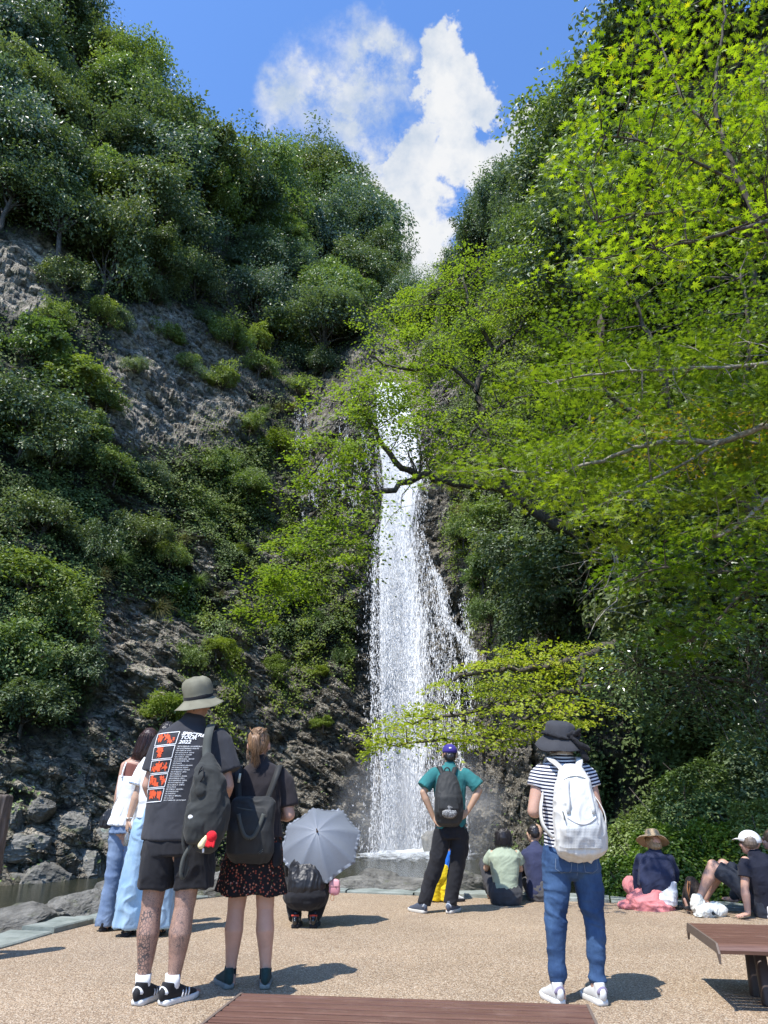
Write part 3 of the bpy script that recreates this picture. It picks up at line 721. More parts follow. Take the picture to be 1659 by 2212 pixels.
# shrubs clinging to the left cliff
SH = [(70,760,.85,2,'large mid-green shrub at the left edge, top of the shrub bank'),(150,830,.8,2,'mid-green shrub right of the large left-edge shrub'),(60,900,.85,0,'dark shrub at the left edge below the shrub bank'),
      (190,930,.6,2,'mid-green shrub left of the bare grey rock face'),(110,980,.7,0,'dark hanging shrub under the left shrub bank'),(370,730,.50,2,'olive shrub standing on top of the grey rock face'),
      (250,700,.45,1,'thin leafy shrub above the grey rock face, left of the olive one'),(500,740,.62,2,'green shrub right of the olive shrub on the rock top'),(600,720,.62,2,'rounded green bush on the cliff left of the dark gully'),
      (560,800,.6,2,'bright green bush above the straw grass ledge'),(480,830,.5,2,'green bush at the right end of the grey rock face'),(650,780,.55,0,'dark bush in the gully left of the maple'),
      (230,870,.35,2,'small bush on a ledge at the left end of the rock face'),(540,920,.42,2,'lush bush beside the straw grass ledge'),(600,960,.42,3,'lush yellow-green bush left of the wet ledges'),
      (480,1010,.45,2,'broad-leaved bush on the cliff below the rock face'),(540,1050,.50,2,'bright fern-like bush under the lush ledge'),(430,1100,.42,2,'bush on the cliff left of the fern-like bush'),
      (250,1010,.4,2,'bush beneath the left end of the rock face'),(330,1030,.35,1,'grey-green bush under the rock face'),(300,1150,.5,0,'dark ivy-clad bush in the middle of the left cliff'),
      (510,1190,.24,3,'small round yellow-green bush on the cliff'),(370,1200,.38,2,'green bush above the pale fern'),(60,1260,.7,2,'pale-leaved shrub at the left edge, upper part of the drooping bank'),
      (130,1330,.6,2,'pale-leaved shrub right in the drooping bank at the left'),(30,1400,.65,2,'pale-leaved shrub at the left edge below the drooping bank'),(150,1440,.5,0,'dark shrub under the drooping bank at the left'),
      (50,1520,.55,0,'dark shrub at the left edge above the rubble'),(90,1130,.6,0,'dark shrub at the left edge between the two shrub banks'),(200,1180,.45,0,'dark bush right of the dark left-edge shrub'),
      (360,1530,.30,3,'fresh yellow-green clump on the cliff left of the bucket hat'),(410,1420,.32,2,'green clump on the cliff above the bucket hat'),(560,1120,.38,0,'dark bush at the edge of the wet gully'),
      (700,1560,.22,3,'small bright clump on wet rock right of the ponytailed woman'),(690,1450,.22,3,'bright clump on the wet wall left of the falls'),
      (1000,1150,.40,2,'bush at the right rim of the falls'),(1040,1230,.45,2,'grassy bush right of the falls, lower down'),(1080,1130,.6,2,'leafy shrub right of the falls under the maple limb'),
      (1150,1180,.7,0,'dark leafy shrub mass right of the falls'),(1120,1290,.6,0,'dark shrub below the leafy mass right of the falls'),(1200,1330,.6,0,'dark shrub beside the bare twig right of the falls'),
      (1060,1320,.4,2,'green shrub over the wet rock right of the falls'),(1260,1240,.7,0,'dark shrub behind the near maple on the right'),(1180,1450,.5,0,'dark shrub above the low maple sprays'),
      (1030,1080,.4,0,'dark bush where the maple limb leaves the wall'),(1330,1160,.8,0,'dark shrub deep behind the right-hand branches'),(1430,1050,.9,0,'dark tree-like shrub behind the right-hand branches, highest'),(1560,1150,.8,0,'dark shrub at the right edge behind the branches'),(1480,1320,.7,0,'dark shrub behind the glossy camellia'),(1600,1300,.7,0,'dark shrub at the right edge above the camellia')]
SH += [(195,545,.5,0,'dark shrub on the rock at the far upper left, below the forest edge'),(265,610,.5,2,'shrub hanging over the upper edge of the grey rock'),(140,610,.55,0,'shrub right of the pale rock patch at the left edge'),(215,680,.45,2,'shrub between the pale rock patch and the grey rock face'),
      (330,640,.5,1,'blue-green shrub over the top of the grey rock face'),(120,690,.5,2,'shrub under the pale rock patch at the left edge'),(450,700,.5,0,'dark shrub under the forest edge, right of the olive shrub'),(555,745,.55,2,'leafy shrub at the right of the rock top'),
      (400,790,.35,2,'small shrub rooted in the middle of the grey rock face'),(290,800,.3,1,'tiny grey-green shrub on the grey rock face'),(640,840,.5,2,'light shrub above the wet ledges'),(700,790,.55,0,'dark shrub behind the left tip of the big maple'),
      (640,1290,.35,2,'green clump hanging under the left maple sprays'),(740,1420,.3,2,'clump on the wall just left of the falls'),(470,1400,.32,3,'yellow-green clump above the hanging plants'),(590,1440,.28,3,'yellow-green clump amid the hanging plants')]
for x, y, s, kd, lb in SH: solo(x, y, s, kd, rt.randrange(5), s*1.1, 'cliff_shrub', lb, rt.uniform(.75,1.05), 'shrubs on the gorge wall')

# ------------------------------------------------------------------ ground cover clinging to the wall (one mass nobody could count)
def wall_cover(n, seed, name, mat, label, veg, size, off, hang=0.0, zmax=30):
    r = np.random.default_rng(seed); 
    jj = r.integers(75, na-75, n*4); kk = r.integers(4, NL+20, n*4) if zmax < 50 else r.integers(NL-250, nr-30, n*4)
    w = veg(XP[kk,jj], YP[kk,jj], P3[kk,jj], rockm[kk,jj])*(AG[kk,jj] > -34)*(AG[kk,jj] < 33)*(ZG[kk,jj] < zmax)*(ZG[kk,jj] > -1.5)
    keep = r.random(len(w)) < np.clip(w, 0, 1); jj = jj[keep][:n]; kk = kk[keep][:n]; m = len(jj)
    P = Vt[kk,jj].copy(); P += r.normal(size=P.shape)*.10
    hd = np.stack([np.sin(ar[kk,jj]), np.cos(ar[kk,jj]), 0*ZG[kk,jj]], -1)
    P -= hd*(np.abs(r.normal(size=(m,1)))*off)
    N = unit(-hd*.6+np.array([0,0,.75])+r.normal(size=(m,3))*.45)
    D = -hd*.5+r.normal(size=(m,3))*.7-np.array([0,0,hang])
    L = size*r.uniform(.6,1.3,m); V,F = leaf_quads(P,N,D,L,L*.34)
    cl = np.clip(.5+.9*fbm(P*.7, 2, seed), 0, 1)
    mesh_obj(name, mesh_np(name, V, F, {'rnd': np.repeat(r.random(m),4), 'clu': np.repeat(cl,4)}), mat, label=label, cat=name.replace('_',' '), kind='stuff')
clump = lambda p, sc, th, sd: np.clip((fbm(p*sc, 3, sd)-th)*4, 0, 1)
BARE = lambda x, y: ((np.abs(x-(870+(y-1000)*.05)) < np.interp(y,[800,1200,1300,1800],[75,70,115,165]))&(y>820))

CURT = [(480,1480,85,110),(410,1350,60,60),(620,1370,75,150),(720,1240,110,150),(760,1360,55,190),(560,1330,60,60),(540,1000,110,170),(640,900,60,60),(590,1180,70,110),(1010,1230,60,150),(1060,1280,60,120)]
def in_ell(x, y, L_):
    m = np.zeros_like(x)
    for cx, cy, rx, ry in L_: m = np.maximum(m, np.clip(1.3-np.sqrt(((x-cx)/rx)**2+((y-cy)/ry)**2), 0, 1)*2)
    return np.clip(m, 0, 1)
wall_cover(170000, 5, 'ivy', L_ivy, 'dark ivy and creepers covering the gorge wall', lambda x,y,p,k: np.where(BARE(x,y), 0, .12+.9*clump(p,.5,-.1,91))*np.maximum(.06,(1-k))**1.7*(1-.8*in_ell(x,y,[(370,850,150,80),(310,1410,90,110),(190,1670,200,90)])), .15, .28)
wall_cover(60000, 6, 'creepers', L_mid, 'mid green creepers and weeds in patches on the gorge wall', lambda x,y,p,k: np.where(BARE(x,y)|(x>1250)&(y>1300), 0, clump(p,.62,.02,92))*(1-k)**1.2, .15, .42, .3)
wall_cover(95000, 7, 'hanging_moss_plants', L_yel, 'yellow-green hanging plants draped down the wet wall left of the falls', lambda x,y,p,k: in_ell(x,y,CURT)*clump(p*np.array([1,1,.35]),1.0,-.15,93)*(~BARE(x,y)), .15, .30, 1.2)
wall_cover(5000, 8, 'weeds', L_mid, 'sparse weeds sprouting from cracks in the bare rock', lambda x,y,p,k: clump(p,1.3,.3,94)*(~BARE(x,y)), .13, .12)

# grass tufts and ferns: each one a thing
def tuft_mesh(seed, n=260, L=.9, mat=L_dry, spread=.35, w=.012):
    r = np.random.default_rng(seed); V=[];F=[];A_=[]; seg=4
    for i in range(n):
        a = r.uniform(0,6.28); el = r.uniform(.2,1.2); b0 = np.array([r.normal()*spread*.3, r.normal()*spread*.3, 0])
        d = np.array([math.cos(a)*math.cos(el), math.sin(a)*math.cos(el), math.sin(el)]); l = L*r.uniform(.6,1.15); sd_ = np.array([-math.sin(a), math.cos(a), 0])
        p = b0.copy(); c = r.random(); n0=len(V)
        for k in range(seg+1):
            ww = w*(1-k/seg*.9); V += [p-sd_*ww, p+sd_*ww]; A_ += [c,c]
            p = p+d*l/seg; d = unit(d+np.array([0,0,-.38]))
        for k in range(seg): F.append((n0+2*k, n0+2*k+1, n0+2*k+3, n0+2*k+2))
    me = mesh_np('blades', V, F, {'rnd': A_, 'clu': A_}); me.materials.append(mat); return me
T_dry = tuft_mesh(1, 300, 1.0, L_dry); T_grn = tuft_mesh(2, 300, 1.1, L_fern, w=.016)
def fern_mesh(seed):
    r = np.random.default_rng(seed); P=[];N=[];D=[];Ls=[]
    for i in range(13):
        a = r.uniform(0,6.28); el=r.uniform(.5,1.0); d=np.array([math.cos(a)*math.cos(el), math.sin(a)*math.cos(el), math.sin(el)]); sd_=np.array([-math.sin(a),math.cos(a),0]); p=np.zeros(3); l=r.uniform(.8,1.2)
        for k in range(26):
            t=k/26; wd=.26*math.sin(math.pi*min(1,t*.9+.12))
            for s_ in (-1,1):
                for q in range(3):
                    P.append(p+sd_*s_*wd*q/3); N.append(unit(np.array([0,0,1.])-d*.4)); D.append(sd_*s_+d*.35); Ls.append(wd*.5+.03)
            p=p+d*l/26; d=unit(d+np.array([0,0,-.07]))
    Ls=np.array(Ls); V,F=leaf_quads(np.array(P),np.array(N),np.array(D),Ls,Ls*.22); n=len(P)
    me=mesh_np('fronds',V,F,{'rnd':np.repeat(r.random(n),4),'clu':np.repeat(r.random(n),4)}); me.materials.append(L_fern); return me
FM = fern_mesh(5)
def small_plant(x, y, me, s, name, label, grp):
    p = hit(x, y); hd = Vector((p.x,p.y,0)).normalized()
    o = bpy.data.objects.new(name, me); o.location = p-hd*.12; o.scale=(s,s,s); o.rotation_euler=(R(35)*math.cos(0),0,rt.uniform(-.4,.4)); put(o); tag(o, label, name.replace('_',' '), grp)
for i,(x,y,me,s,nm,lb) in enumerate([(600,885,T_dry,1.3,'grass_tuft','straw-coloured grass tuft hanging over the ledge left of the falls top'),(630,880,T_dry,1.1,'grass_tuft','straw-coloured grass tuft at the right end of the ledge'),
   (570,890,T_grn,1.1,'grass_tuft','green grass tuft left of the straw-coloured ledge grass'),(520,1045,T_grn,1.7,'grass_tuft','big bright green drooping grass tuft in the middle of the cliff'),(560,1060,T_grn,1.5,'grass_tuft','bright green drooping grass tuft right of the big one'),
   (480,1060,T_grn,1.3,'grass_tuft','bright green grass tuft left of the big drooping one'),(395,1170,T_dry,1.1,'grass_tuft','dry grass tuft in the middle of the left cliff'),(380,1270,FM,1.3,'fern','pale green fern standing on the left cliff'),(340,1320,T_dry,1.3,'grass_tuft','pale drooping grass below the fern'),
   (430,1260,T_grn,.9,'grass_tuft','grass tuft right of the fern'),(215,1250,T_dry,1.1,'grass_tuft','pale dry grass tuft right of the left shrub bank'),(182,1520,T_dry,.75,'grass_tuft','small yellow grass tuft on dark rock above the left women'),(195,1155,T_grn,.9,'grass_tuft','grass tuft in shade at the left of the cliff'),
   (470,1290,T_dry,.9,'grass_tuft','dry grass tuft on the cliff above the hanging plants'),(1000,1110,T_dry,1.0,'grass_tuft','dry grass tuft on the rock right of the falls'),(975,1060,T_dry,.9,'grass_tuft','grass tuft under the maple limb right of the falls'),(1030,1270,T_grn,1.1,'grass_tuft','green grass tuft on the wall right of the falls'),
   (260,1220,T_grn,1.0,'grass_tuft','green grass tuft above the pale fern at its left'),(690,1330,T_grn,.8,'grass_tuft','grass tuft among hanging plants left of the falls'),(420,1590,T_dry,.7,'grass_tuft','grass tuft on the cliff just left of the bucket hat')]):
    small_plant(x,y,me,s,nm,lb,'grass tufts on the cliff' if nm=='grass_tuft' else None)

wall_cover(90000, 9, 'undergrowth', L_ivy, 'dark undergrowth between the trees on the upper slopes', lambda x,y,p,k: np.where(BARE(x,y), 0, .5+0*x)*(p[:,2]>19)*(1-k)**3, .22, .5, 0, 90)
# ------------------------------------------------------------------ maples: limbs, and flat sprays of leaves carried by twigs
def in_poly(x, y, poly):
    c = False; n = len(poly)
    for i in range(n):
        x1,y1 = poly[i]; x2,y2 = poly[(i+1)%n]
        if (y1 > y) != (y2 > y) and x < (x2-x1)*(y-y1)/(y2-y1)+x1: c = not c
    return c
def scatter_poly(poly, spacing, r, tries=4000):
    xs = [p[0] for p in poly]; ys = [p[1] for p in poly]; out = []
    for _ in range(tries):
        x = r.uniform(min(xs), max(xs)); y = r.uniform(min(ys), max(ys))
        if in_poly(x, y, poly) and all((x-a)**2+(y-b)**2 > spacing**2 for a, b in out): out.append((x, y))
    return out
def maple(name, label, seed, limbs, polys, mat, star, leaf, per, Rs, bark=m_bark, group=None, cat='maple tree', flat=.14, tilt=.16, lean=(0,0), name_o='maple_tree', coverjit=.42):
    """limbs: [([(x,y,Y),...], r0, r1)] photo points with distance; polys: [(poly, spacing, (Y0,Y1))]"""
    r = np.random.default_rng(seed); paths = []; nodes = []
    for pts, r0, r1 in limbs:
        W = np.array([at_depth(*p) if len(p) == 3 and not isinstance(p, Vector) else p for p in pts]); W = smooth_line3(W, 5)
        W[1:-1] += r.normal(size=(len(W)-2,3))*r0*.35
        paths.append((W, np.linspace(r0, r1, len(W)))); nodes += [tuple(w) for w in W]
    nodes = np.array(nodes); C = []
    for poly, sp, (Y0, Y1) in polys:
        for (x, y) in scatter_poly(poly, sp, r): C.append(np.array(at_depth(x, y, r.uniform(Y0, Y1))))
    root = empty(name_o, tuple(nodes[0]), 0, label, cat, group); O = nodes[0]
    P=[];N=[];D=[];CL=[];Ls=[]
    for c in C:
        d = np.linalg.norm(nodes-c, axis=1); k = int(np.argmin(d)); a = nodes[k]
        dirv = unit(c-a); dirv[2] *= .3; dirv = unit(dirv)
        Rr = Rs*r.uniform(.6,1.3); tip = c
        tw = bent(a, tip, 5, .06, r); paths.append((tw, np.linspace(max(.006, Rr*.022), max(.003, Rr*.006), 5)))
        up = unit(np.array([r.normal()*tilt+lean[0], r.normal()*tilt+lean[1], 1.0]) + dirv*.18)
        S = unit(np.cross(up, dirv)); T = np.cross(S, up)
        m = int(per*r.uniform(.6,1.4)); nsub = 9
        sub = r.normal(size=(nsub,2))*.42; kk = r.integers(0, nsub, m)
        uv = sub[kk] + r.normal(size=(m,2))*.16*(1+coverjit)
        w = r.normal(size=m)*flat*Rr - .16*Rr*(uv**2).sum(1)
        p = c + (T*uv[:,:1] + S*uv[:,1:])*Rr*np.array([1.0]) + up*w[:,None]
        P.append(p); N.append(unit(up+r.normal(size=(m,3))*.42)); D.append(T*uv[:,:1]+S*uv[:,1:]+dirv*.5+r.normal(size=(m,3))*.35)
        cv = r.uniform(0,1); CL.append(np.full(m, cv)); Ls.append(leaf*r.uniform(.45,1.2,m))
        for q in range(4):
            e = c+(T*sub[q,0]+S*sub[q,1])*Rr; paths.append((bent(tw[3], e, 3, .05, r), np.linspace(max(.003,Rr*.006), .002, 3)))
    P=np.concatenate(P)-O;N=np.concatenate(N);D=np.concatenate(D);CL=np.concatenate(CL);Ls=np.concatenate(Ls); n=len(P)
    if star: V,F = leaf_stars(P,N,D,Ls); k = len(STAR)+1
    else: V,F = leaf_quads(P,N,D,Ls,Ls*.36,.15); k = 4
    mesh_obj('crown', mesh_np('crown', V, F, {'rnd': np.repeat(r.random(n),k), 'clu': np.repeat(CL,k)}), mat, root)
    tubes([(np.asarray(w)-O, rd) for w, rd in paths], 'trunk', bark, root, 6)
    return root
def smooth_line3(P, n=5):
    out = []
    for i in range(len(P)-1):
        a = P[max(i-1,0)]; b = P[i]; c = P[i+1]; d = P[min(i+2,len(P)-1)]
        for k in range(n):
            t = k/n; out.append(.5*((2*b)+(-a+c)*t+(2*a-5*b+4*c-d)*t*t+(-a+3*b-3*c+d)*t**3))
    out.append(P[-1]); return np.array(out)

# the big maple leaning over the falls from the right-hand wall
maple('m1', 'big yellow-green maple leaning from the right wall across the waterfall', 1,
  [([(1330,1190,24),(1200,1130,24),(1100,1065,23.5),(1000,1045,23),(905,1030,22.5),(820,1060,22),(760,1050,21.5)], .26, .05),
   ([(905,1030,22.5),(840,980,22.3),(790,900,22),(770,870,21.5)], .12, .04),
   ([(820,1060,22),(810,1130,21.5),(760,1170,21),(690,1180,20.5),(620,1230,20)], .10, .03),
   ([(1100,1065,23.5),(1050,960,23.5),(1030,840,23.5),(1065,760,23.5),(1020,680,23),(1000,600,23)], .2, .04),
   ([(1065,760,23.5),(1110,720,23.5),(1150,650,23.5),(1200,600,23.5)], .10, .03),
   ([(1030,840,23.5),(960,790,23),(880,800,22.5),(800,770,22)], .09, .03),
   ([(760,1050,21.5),(700,1060,21),(650,1040,20.5)], .07, .02),
   ([(1000,1045,23),(1010,950,22.5),(1080,880,22.5)], .1, .03)],
  [([(870,640),(1000,560),(1110,530),(1250,590),(1300,700),(1250,830),(1130,850),(1040,850),(900,800),(770,790),(790,690)], 33, (21,26)),
   ([(690,860),(780,815),(900,800),(900,870),(780,905),(680,880)], 33, (20.5,23)),
   ([(640,960),(740,930),(800,960),(810,1060),(700,1090),(640,1050)], 36, (19.5,22.5)),
   ([(570,1230),(600,1150),(700,1110),(800,1100),(800,1210),(720,1240),(640,1290),(560,1330)], 33, (19,21.5)),
   ([(770,860),(860,820),(930,850),(920,950),(850,930),(800,980)], 34, (20.5,22.5)),
   ([(910,990),(960,930),(1080,890),(1220,850),(1230,960),(1100,1010),(980,1030)], 32, (21,24))],
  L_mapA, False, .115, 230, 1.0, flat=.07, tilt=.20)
# low maple sprays reaching toward the falls
maple('m2', 'low maple with horizontal sprays reaching left toward the waterfall foot', 2,
  [([(1330,1390,15.5),(1260,1420,15.5),(1180,1440,15.3),(1080,1450,15),(980,1470,15)], .11, .03),
   ([(1290,1480,15),(1200,1500,15),(1100,1520,14.8),(980,1545,14.5),(880,1560,14.5)], .08, .02),
   ([(1260,1420,15.5),(1240,1520,15),(1180,1560,14.8),(1060,1590,14.5)], .07,.02),
   ([(1200,1500,15),(1080,1590,14.6),(960,1600,14.2),(840,1610,14)], .05,.015)],
  [([(930,1480),(1010,1430),(1130,1390),(1290,1380),(1310,1440),(1180,1500),(1060,1510)], 26, (13.8,16)),
   ([(840,1560),(900,1520),(960,1530),(900,1600),(800,1625)], 24, (13.5,14.8)),
   ([(960,1570),(1080,1530),(1260,1480),(1270,1560),(1140,1600),(1000,1620),(950,1600)], 28, (13.5,15.2))],
  L_mapA, False, .080, 125, .62, flat=.05, tilt=.09)
# nearer maple masses on the right, layer behind layer
maple('m3', 'green maple filling the middle right behind the nearest boughs', 3,
  [([(1760,1250,13),(1640,1120,13),(1500,1000,12.6),(1380,900,12.4),(1280,820,12.2)], .16, .04),
   ([(1500,1000,12.6),(1440,850,12.5),(1400,720,12.5),(1360,620,12.5)], .09,.03),
   ([(1640,1120,13),(1600,900,13),(1620,750,13),(1600,600,13)], .1,.03)],
  [([(1230,620),(1400,540),(1660,520),(1680,900),(1560,1000),(1350,940),(1200,880),(1180,760)], 44, (11.5,14.5)),
   ([(1180,950),(1400,900),(1680,960),(1680,1100),(1500,1090),(1300,1050),(1170,1040)], 50, (11,13.5))],
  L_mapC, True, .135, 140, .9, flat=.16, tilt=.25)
maple('m4', 'near maple bough with pale branch stretching left across the right side', 4,
  [([(1760,890,8),(1659,918,8),(1560,950,8.1),(1400,960,8.2),(1280,1000,8.3),(1180,1020,8.4),(1040,1015,8.5)], .045, .012),
   ([(1560,950,8.1),(1480,1000,8),(1360,1060,8),(1250,1110,8)], .022,.008),
   ([(1760,760,7.6),(1600,790,7.6),(1420,800,7.7),(1280,810,7.9),(1190,830,8)], .03,.008),
   ([(1700,1060,8),(1640,1090,8),(1590,1140,8),(1540,1160,8)], .035,.02)],
  [([(1130,810),(1230,770),(1400,750),(1659,700),(1680,880),(1500,880),(1300,850),(1180,860)], 46, (7.2,8.8)),
   ([(960,1020),(1100,970),(1250,940),(1450,900),(1680,880),(1680,1020),(1450,1060),(1250,1080),(1060,1040)], 44, (7.4,9.2)),
   ([(1230,1110),(1400,1060),(1640,1040),(1670,1120),(1480,1150),(1300,1180)], 50, (7.2,8.6))],
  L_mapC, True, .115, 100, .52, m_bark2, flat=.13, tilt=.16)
maple('m5', 'tall near maple at the top right with star-shaped sunlit leaves', 5,
  [([(1780,600,6.6),(1659,500,6.5),(1600,400,6.5),(1565,300,6.5),(1545,200,6.5),(1560,80,6.5),(1570,-20,6.5)], .05, .012),
   ([(1565,300,6.5),(1480,220,6.5),(1440,130,6.6),(1400,40,6.7)], .025,.008),
   ([(1600,400,6.5),(1500,350,6.3),(1400,310,6.2),(1300,290,6.1)], .025,.008),
   ([(1659,500,6.5),(1540,460,6.2),(1400,460,6.1),(1290,480,6.0)], .028,.008),
   ([(1780,470,6.0),(1659,480,5.8),(1540,510,5.7),(1420,540,5.6)], .03,.01)],
  [([(1240,270),(1310,230),(1300,120),(1400,40),(1480,-30),(1680,-30),(1680,560),(1600,540),(1400,600),(1260,570),(1230,460),(1230,350)], 41, (5.2,7.8))],
  L_mapB, True, .11, 46, .40, flat=.18, tilt=.30)
maple('m6', 'pale yellow-green maple bough at the right edge above the camellia', 6,
  [([(1780,1250,9.5),(1640,1230,9.5),(1520,1240,9.4),(1420,1230,9.3),(1350,1260,9.2)], .04,.01),
   ([(1640,1230,9.5),(1560,1330,9.3),(1480,1390,9.2)], .025,.008)],
  [([(1340,1180),(1460,1140),(1659,1120),(1680,1260),(1580,1330),(1500,1430),(1400,1390),(1420,1280),(1330,1260)], 46, (8.6,10.4))],
  L_mapB, True, .13, 85, .52, flat=.13, tilt=.15)
maple('m7', 'orange-tinged maple bough among the greens at the middle right', 7,
  [([(1780,1000,9.6),(1640,960,9.8),(1500,940,9.8),(1380,960,9.8)], .03,.01)],
  [([(1330,930),(1450,900),(1659,890),(1670,990),(1500,1010),(1340,1000)], 46, (9.2,10.4))],
  leaf_mat('maple leaves turning', (.16,.16,.012), (.38,.26,.02), .5, .5, .35, (.45,.20,.03)), True, .088, 70, .5, flat=.12, tilt=.15)
# glossy camellia in front of the dark recess
def camellia():
    r = np.random.default_rng(12); pts = scatter_poly([(1265,1450),(1340,1370),(1450,1390),(1560,1330),(1680,1300),(1680,1640),(1560,1600),(1480,1560),(1420,1590),(1380,1520),(1290,1500)], 25, r)
    O = np.array(at_depth(1740,1560,11)); P=[];N=[];D=[];CL=[]; paths=[]
    hub = [np.array(at_depth(1740,1560,11)), np.array(at_depth(1620,1480,10.8)), np.array(at_depth(1500,1460,10.6)), np.array(at_depth(1380,1440,10.4))]
    paths.append((smooth_line3(np.array(hub),4)-O, np.linspace(.05,.015,13)))
    for x, y in pts:
        c = np.array(at_depth(x, y, r.uniform(9.8,11.6))); m = 70; g = r.normal(size=(m,3))*np.array([.15,.15,.09]); P.append(c+g-O)
        N.append(unit(np.array([0,-.15,1.])+r.normal(size=(m,3))*.38)); D.append(g*4+r.normal(size=(m,3))*.5-np.array([0,0,.35])); CL.append(np.full(m,r.random()))
        h_ = min(hub, key=lambda q: np.linalg.norm(q-c)); paths.append((bent(h_-O, c-O, 4, .06, r), np.linspace(.010,.004,4)))
    P=np.concatenate(P);N=np.concatenate(N);D=np.concatenate(D);CL=np.concatenate(CL);n=len(P);L=.075*r.uniform(.7,1.2,n)
    root = empty('camellia_shrub', tuple(O), 0, 'glossy dark-leaved camellia bough hanging in front of the dark recess at the right', 'shrub')
    V,F = leaf_quads(P,N,D,L,L*.28,.2); mesh_obj('crown', mesh_np('crown',V,F,{'rnd':np.repeat(r.random(n),4),'clu':np.repeat(CL,4)}), L_cam, root)
    tubes(paths,'trunk',m_bark,root,5)
camellia()
# bank of leafy shrubs behind the people sitting at the right
def mound(c, rad, label, seed, mat, n=7000, leaf=.055):
    r = np.random.default_rng(seed); d = unit(r.normal(size=(n,3))); d[:,2] = np.abs(d[:,2])
    q = d*np.array(rad)*(.80+.22*fbm(d*2.6+seed, 3, seed)[:,None]+.10*r.random((n,1))**.5)
    N = unit(d*.7+np.array([0,0,.6])+r.normal(size=(n,3))*.45); D = d+r.normal(size=(n,3))*.7
    L = leaf*r.uniform(.6,1.25,n); V,F = leaf_quads(q,N,D,L,L*.36,.2)
    root = empty('leafy_bush', c, 0, label, 'bush', 'leafy bushes behind the kerb at the right')
    mesh_obj('crown', mesh_np('crown',V,F,{'rnd':np.repeat(r.random(n),4),'clu':np.repeat(np.clip(.5+fbm(q*1.4,2,seed),0,1),4)}), mat, root)
    b = [(bent((0,0,0),(r.normal()*rad[0]*.5,r.normal()*rad[1]*.5,rad[2]*.75),5,.05,r),np.linspace(.02,.006,5)) for _ in range(7)]
    tubes(b,'trunk',m_bark,root,5)
L_bush = leaf_mat('bush leaves', (.065,.13,.018), (.23,.33,.05), .38, .42, .5)
def mnd(x, y, Y, rad, label, seed, mat, n, leaf=.055):
    p = at_depth(x, y, Y); mound((p.x, p.y, -.25), rad, label, seed, mat, n, leaf)
mnd(1350,1920,10.6,(.62,.5,.72),'small leafy bush at the kerb left of the straw-hatted woman',1,L_bush,6500)
mnd(1455,1900,11.0,(.85,.7,1.1),'leafy bush directly behind the straw hat',2,L_bush,10000)
mnd(1400,1900,11.9,(.8,.6,1.35),'bush with upright stems behind the small kerb bush',3,L_mid,8000)
mnd(1570,1900,11.0,(.9,.7,1.25),'leafy bush between the straw hat and the white cap',4,L_bush,11000)
mnd(1680,1900,10.8,(.9,.8,1.6),'tall leafy bush behind the white cap',5,L_mid,11000)
mnd(1520,1850,12.3,(1.1,.8,2.1),'taller dark bush above the bush between the two hats',6,L_mid,11000,.07)
mnd(1640,1750,12.6,(1.2,.9,2.6),'tallest dark bush at the right edge under the camellia',7,L_dark,11000,.07)
mnd(1480,1750,13.6,(1.2,.9,1.6),'dark bush at the mouth of the recess',8,L_dark,8000,.08)
# bare twigs right of the falls
def twigs(lb, start, ends, seed, mt):
    r = np.random.default_rng(seed); P0 = np.array(at_depth(*start)); paths=[]
    for e in ends:
        w = bent(P0, at_depth(*e), 7, .06, r)-P0; paths.append((w, np.linspace(.028,.006,7)))
        for q in range(5):
            k = r.integers(2,6); paths.append((bent(w[k], w[k]+r.normal(size=3)*.5, 4, .08, r), np.linspace(.009,.002,4)))
    root = empty('bare_branch', tuple(P0), 0, lb, 'branch'); tubes(paths,'limb',mt,root,5)
twigs('bare crooked grey branch hanging below the near maple bough on the right', (1330,1180,14), [(1310,1290,13.8),(1270,1380,13.5),(1250,1230,13.5),(1220,1190,13.6)], 5, m_bark2)
twigs('bare twiggy branches in front of the waterfall under the big maple', (905,1030,22), [(860,930,21.5),(900,920,21.5),(930,960,22),(860,1000,21.3),(830,1140,21.3),(880,960,21.6)], 6, m_bark)
